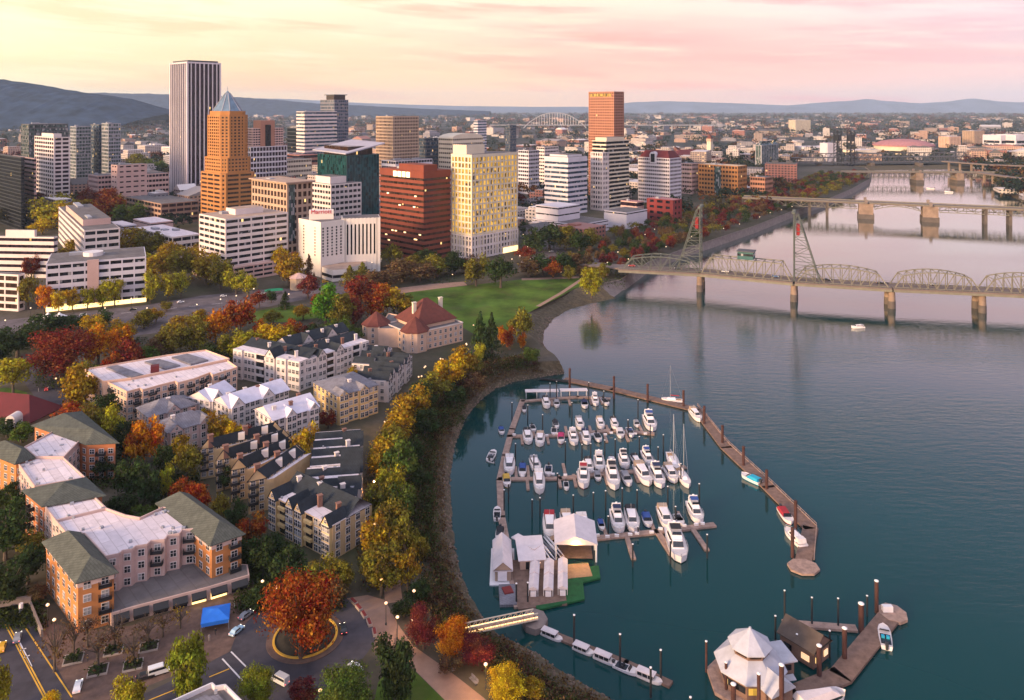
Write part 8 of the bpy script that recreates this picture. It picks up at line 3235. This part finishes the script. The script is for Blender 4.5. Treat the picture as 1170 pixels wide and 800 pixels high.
def car_proto(name, van):
    root = thing(name, 'car', 'car' if not van else 'van')
    mb = MB()
    if van:
        mb.add([(-.95, -2.5, .35), (.95, -2.5, .35), (.95, 2.5, .35), (-.95, 2.5, .35), (-.95, -2.5, 1.1), (.95, -2.5, 1.1), (.93, 2.5, 1.0), (-.93, 2.5, 1.0)], [(3, 2, 1, 0), (0, 1, 5, 4), (1, 2, 6, 5), (2, 3, 7, 6), (3, 0, 4, 7), (4, 5, 6, 7)])
        taper(mb, -2.48, 1.9, 1.9, 1.86, 1.09, 2.2, .05, .8, .93)
    else:
        mb.add([(-.88, -2.2, .32), (.88, -2.2, .32), (.88, 2.2, .32), (-.88, 2.2, .32), (-.9, -2.2, .85), (.9, -2.2, .85), (.88, 2.15, .75), (-.88, 2.15, .75), (-.92, 0, .9), (.92, 0, .9), (.9, 0, .32), (-.9, 0, .32)],
               [(3, 2, 10, 11), (11, 10, 1, 0), (0, 1, 5, 4), (1, 10, 9, 5), (10, 2, 6, 9), (2, 3, 7, 6), (3, 11, 8, 7), (11, 0, 4, 8), (4, 5, 9, 8), (8, 9, 6, 7)])
        taper(mb, -1.7, 1.0, 1.74, 1.7, .88, 1.42, .5, .8, .8)
    mb.build('body', M_PAINT, root)
    mb = MB()
    if van:
        taper(mb, -2.3, 1.93, 1.93, 1.88, 1.35, 1.95, .02, .42, .96)
    else:
        taper(mb, -1.55, .88, 1.72, 1.68, .98, 1.33, .36, .56, .86)
    mb.build('windows', M_BGLASS, root)
    yy = 1.55 if van else 1.35
    for x in (-.82, .82):
        for y in (-yy, yy):
            MB().tube((x - .1, y, .33), (x + .1, y, .33), .34, n=12).build('wheel', M_TYRE, root)
        f = 2.5 if van else 2.17
        MB().box((x * .78, f, .68), (.34, .1, .16)).build('headlight', M_HEAD, root)
        MB().box((x * .78, -f, .74), (.3, .1, .14)).build('tail_light', M_TAIL, root)
    return Proto(root)


CAR, VAN = car_proto('parked_car', False), car_proto('van', True)
CC = {'w': ((.72, .70, .70), 'white'), 'k': ((.02, .02, .022), 'black'), 'g': ((.22, .22, .24), 'grey'), 'b': ((.06, .14, .32), 'blue'), 'r': ((.35, .025, .02), 'red'), 's': ((.48, .48, .5), 'silver'), 'y': ((.60, .32, .02), 'yellow'), 'c': ((.35, .5, .6), 'pale blue')}


def car(px, py, c, ang, label, pr=None, scale=0.88, group=None):
    p = P(px, py)
    (pr or CAR).place((p.x, p.y, LAND + .06), math.radians(ang), scale, label, group, CC[c][0])


car(181, 770, 'w', -62, 'white van parked by the tall green tree on the lower road', VAN)
car(281, 705, 'g', -30, 'dark grey car at the kerb beside the blue tent')
car(270.5, 723, 'c', -25, 'pale blue car at the kerb below the blue tent')
car(320, 780, 's', 60, 'silver van leaving the turning circle at the bottom edge', VAN)
car(406, 765, 'w', 50, 'white car at the lower right kerb of the turning circle')
car(20, 731, 'g', 25, 'grey car queueing between the yellow lines of the parking lot')
car(2, 742, 'y', 25, 'yellow car at the left edge of the parking lot')
car(89, 787, 'w', 20, 'white car parked at the plaza corner near the parking lot')
car(53, 446, 'r', 28, 'red and white car on the left street by the crosswalk')
car(392, 721, 'k', 20, 'black car on the right side of the turning circle')
car(166, 775, 'k', -62, 'black car parked behind the white van')
car(371.5, 323, 'y', -60, 'yellow van at the entrance of the white hotel', VAN)
rr = random.Random(8)
pool = 'wkgsrbwsk'
road_l = [(40, 366), (95, 358), (150, 352), (205, 345), (255, 338), (300, 334), (345, 332), (400, 323)]
rp = densify(PP(road_l), 19)
for i, p in enumerate(rp[:-1]):
    if rr.random() < .72:
        e = (rp[i + 1] - p).normalized()
        c = rr.choice(pool)
        off = rr.choice((-6.5, -3, 3.2))
        q = p + Vector((-e.y, e.x, 0)) * off
        ang = math.atan2(-e.x, e.y) + (math.pi if off > 0 else 0)
        CAR.place((q.x, q.y, LAND + .06), ang, 0.95, '%s car driving on the curving road below the offices' % CC[c][1], 'cars on the curving road', CC[c][0])
for i, (x, y) in enumerate(((598, 300), (604, 288), (602, 276), (612, 268), (630, 288), (650, 296), (672, 297), (688, 303), (618, 282), (596, 294))):
    c = 'wrkwsgrwkg'[i]
    car(x, y, c, -52 if i % 2 else 128, '%s car in the traffic right of the gold lit tower' % CC[c][1], None, 0.95, 'cars right of the gold tower')
for i in range(14):
    f = (i + .5) / 14
    c = rr.choice(pool)
    q = AX[0].lerp(AX[4], f)
    e = (AX[3] - AX[0]).normalized()
    o_ = rr.choice((-3, 3))
    q = q + Vector((-e.y, e.x, 0)) * o_
    if i % 2 == 0:
        CAR.place((q.x, q.y, DZ + .1), math.atan2(-e.x, e.y) + (math.pi if o_ > 0 else 0), 1.1, '%s car crossing the steel truss bridge' % CC[c][1], 'cars on the truss bridge', CC[c][0])

# ------------------------------------------------------------------ small things
M_BLUE = mat('blue_canvas', (0.02, 0.16, 0.62), .8, .08, .6)
p = P(250, 716)
root = thing('canopy_tent', 'bright blue canopy tent on the plaza', 'tent', p.to_tuple())
q = rect(Vector((p.x, p.y, 0)) - Vector((3.2, 3.0, 0)), Vector((.95, .3, 0)), Vector((-.3, .95, 0)), 6.4, 6.2)
hip(root, q, LAND + 2.7, 1.2, M_BLUE, .1, name='canopy', t=.42)
qq = ccw(q)
for i in range(4):
    a, b = qq[i], qq[(i + 1) % 4]
    MB().bar(a + Vector((0, 0, LAND + 2.2)), b + Vector((0, 0, LAND + 2.2)), .06, .9).build('valance', M_BLUE, root)
    MB().tube((a.x, a.y, LAND), (a.x, a.y, LAND + 2.6), .06, n=5).build('leg', M_GREYM, root)
for x, y, lab in ((55, 366, 'left of the two white tents at the roadside'), (68, 366, 'right of the two white tents at the roadside')):
    p = P(x, y)
    root = thing('canopy_tent', lab, 'tent', p.to_tuple(), 'white roadside tents')
    MB().lathe(p + Vector((0, 0, 2.4)), [(4.2, -.3), (4.2, 0), (1.2, 1.4), (.05, 2.6)], 4, a0=.5).build('canopy', M_CAP, root)
    for k in range(4):
        an = .5 + k * math.pi / 2
        MB().tube((p.x + 4 * math.cos(an), p.y + 4 * math.sin(an), LAND), (p.x + 4 * math.cos(an), p.y + 4 * math.sin(an), LAND + 2.3), .07, n=5).build('leg', M_GREYM, root)
for x, y, lab in ((515, 765, 'promenade bench nearest the orange tree'), (541, 780, 'promenade bench nearest the bottom edge')):
    p = P(x, y)
    root = thing('park_bench', lab, 'bench', p.to_tuple(), 'promenade benches')
    root.rotation_euler = (0, 0, 0)
    MB().box((p.x, p.y, LAND + .5), (2.6, .7, .12), -.9).build('seat', M_GSLATE, root)
    MB().box((p.x + .33, p.y + .25, LAND + .95), (2.6, .12, .6), -.9).build('backrest', M_GSLATE, root)
    for s in (-1, 1):
        MB().box((p.x + s * .65, p.y - s * .8, LAND + .25), (.12, .6, .46), -.9).build('leg', M_POST, root)
# people: one continuous body each, hair and clothes as tints of its parts
M_SKIN = mat('skin', (.42, .24, .16), .7, .05, 2.0)
M_CLOTH = mat('clothing', (.2, .2, .2), .9, .1, 2.0, objcol=True)


def person_proto():
    me = bpy.data.meshes.new('body')
    J = [(0, 0, .95), (0, 0, 1.2), (0, 0, 1.42), (0, .01, 1.54), (0, .02, 1.68), (-.1, 0, .88), (-.13, .06, .48), (-.14, .0, .06), (-.14, .16, .03), (.1, 0, .88), (.12, -.08, .48), (.13, -.2, .07), (.13, -.06, .03),
         (-.19, 0, 1.40), (-.24, -.04, 1.14), (-.22, .08, .9), (-.22, .11, .82), (.19, 0, 1.40), (.24, .02, 1.14), (.22, .16, .92), (.22, .2, .85)]
    E = [(0, 1), (1, 2), (2, 3), (3, 4), (0, 5), (5, 6), (6, 7), (7, 8), (0, 9), (9, 10), (10, 11), (11, 12), (2, 13), (13, 14), (14, 15), (15, 16), (2, 17), (17, 18), (18, 19), (19, 20)]
    R = [.15, .14, .14, .06, .105, .095, .062, .045, .04, .095, .062, .045, .04, .065, .05, .038, .04, .065, .05, .038, .04]
    me.from_pydata(J, E, [])
    o = bpy.data.objects.new('body', me)
    COL.objects.link(o)
    md = o.modifiers.new('skin', 'SKIN')
    for v, r in zip(me.skin_vertices[0].data, R):
        v.radius = (r, r * .85)
    me.skin_vertices[0].data[0].use_root = True
    sb = o.modifiers.new('sub', 'SUBSURF')
    sb.levels = sb.render_levels = 1
    dg = bpy.context.evaluated_depsgraph_get()
    m2 = bpy.data.meshes.new_from_object(o.evaluated_get(dg))
    bpy.data.objects.remove(o)
    m2.materials.clear()
    m2.materials.append(M_CLOTH)
    m2.materials.append(M_SKIN)
    for pl in m2.polygons:
        pl.material_index = 1 if pl.center.z > 1.5 or (pl.center.z < .93 and abs(pl.center.x) > .19) else 0
    root = thing('person', 'person', 'person')
    b = bpy.data.objects.new('body', m2)
    COL.objects.link(b)
    b.parent = root
    MB().lathe((0, .0, 1.70), [(.115, -.03), (.115, .04), (.06, .1), (.01, .12)], 10).build('hair', M_POST, root)
    return Proto(root)


PER = person_proto()
for x, y, c, lab in ((233, 718, (.5, .5, .5), 'person in pale top standing left of the blue tent'), (246, 726, (.02, .02, .03), 'person in dark coat standing below the blue tent'), (239, 733, (.35, .3, .28), 'person in tan coat walking on the plaza below the tent'),
                     (268, 695, (.6, .58, .58), 'person in white top right of the blue tent'), (274, 693, (.1, .02, .02), 'person in dark red top right of the blue tent'), (100, 756, (.03, .03, .04), 'person in black crossing the plaza among the bare trees'),
                     (476, 740, (.03, .06, .12), 'person in blue jacket walking at the promenade bend'), (44, 448, (.3, .3, .32), 'person in grey at the left street crosswalk')):
    p = P(x, y)
    PER.place((p.x, p.y, LAND + .06), RND.uniform(0, 6), 1.05, lab, None, c)
# small pavilion and green canopy by the white office
p = P(341, 330)
root = thing('pavilion', 'small beige pavilion between the white office and the hotel', 'pavilion', p.to_tuple())
MB().lathe(p, [(6, 0), (6, 8)], 8).build('wall', M_BEIGE, root)
MB().lathe(p + Vector((0, 0, 8)), [(6.8, 0), (6.8, .6), (1, 3.2)], 8).build('roof', M_PINK, root)
p = P(314, 337)
root = thing('canopy_tent', 'green roadside canopy in front of the white office podium', 'tent', p.to_tuple())
q = rect(Vector((p.x, p.y, 0)) - Vector((6, 2.5, 0)), Vector((.94, .34, 0)), Vector((-.34, .94, 0)), 12, 5)
hip(root, q, LAND + 3, 1.0, mat('green_canvas', (.02, .22, .10), .8, .1, .5), .1, name='canopy')
for a in q:
    MB().tube((a.x, a.y, LAND), (a.x, a.y, LAND + 3), .08, n=5).build('leg', M_GREYM, root)
# footbridge over the sunken ramp at the lower left
p = P(20, 696)
root = thing('parking_ramp', 'concrete parapet over the parking lot entrance at the left edge', 'ramp', p.to_tuple())
MB().bar(P(-20, 693, LAND + 2.6), P(36, 684, LAND + 2.6), 1.0, 1.4).build('parapet', M_WALLC, root)
MB().bar(P(34, 690, LAND + 1.2), P(48, 724, LAND + 1.2), .5, 1.8).build('side_wall', M_WALLC, root)
p = P(24, 703)
MB().tube((p.x, p.y, LAND), (p.x, p.y, LAND + 3), .5, n=10).build('column', M_HULL, root)

# square planting beds under the bare plaza trees
for k, (x, y) in enumerate(((84, 754), (112, 767), (152, 761), (170, 740), (130, 744))):
    p = P(x, y)
    root = thing('planting_bed', 'square planting bed on the brick plaza, %s' % POSN([0, 1, 3, 4, 2][k], 5), 'planter', p.to_tuple(), 'plaza planting beds')
    MB().box((p.x, p.y, LAND + .2), (4.2, 3.6, .4), .35).build('kerb', M_KERB, root)
    MB().box((p.x, p.y, LAND + .24), (3.7, 3.1, .42), .35).build('soil', bpy.data.materials['dark_soil'], root)
    mb = MB()
    for j in range(14):
        tuft(mb, Vector((p.x + rr.uniform(-1.1, 1.1), p.y + rr.uniform(-.9, .9), 0)), LAND + .4, .9, rr, 8)
    o = mb.build('low_shrubs', M_SCRUB, root)
    o.color = (.05, .07, .025, 1)
    o['kind'] = 'stuff'
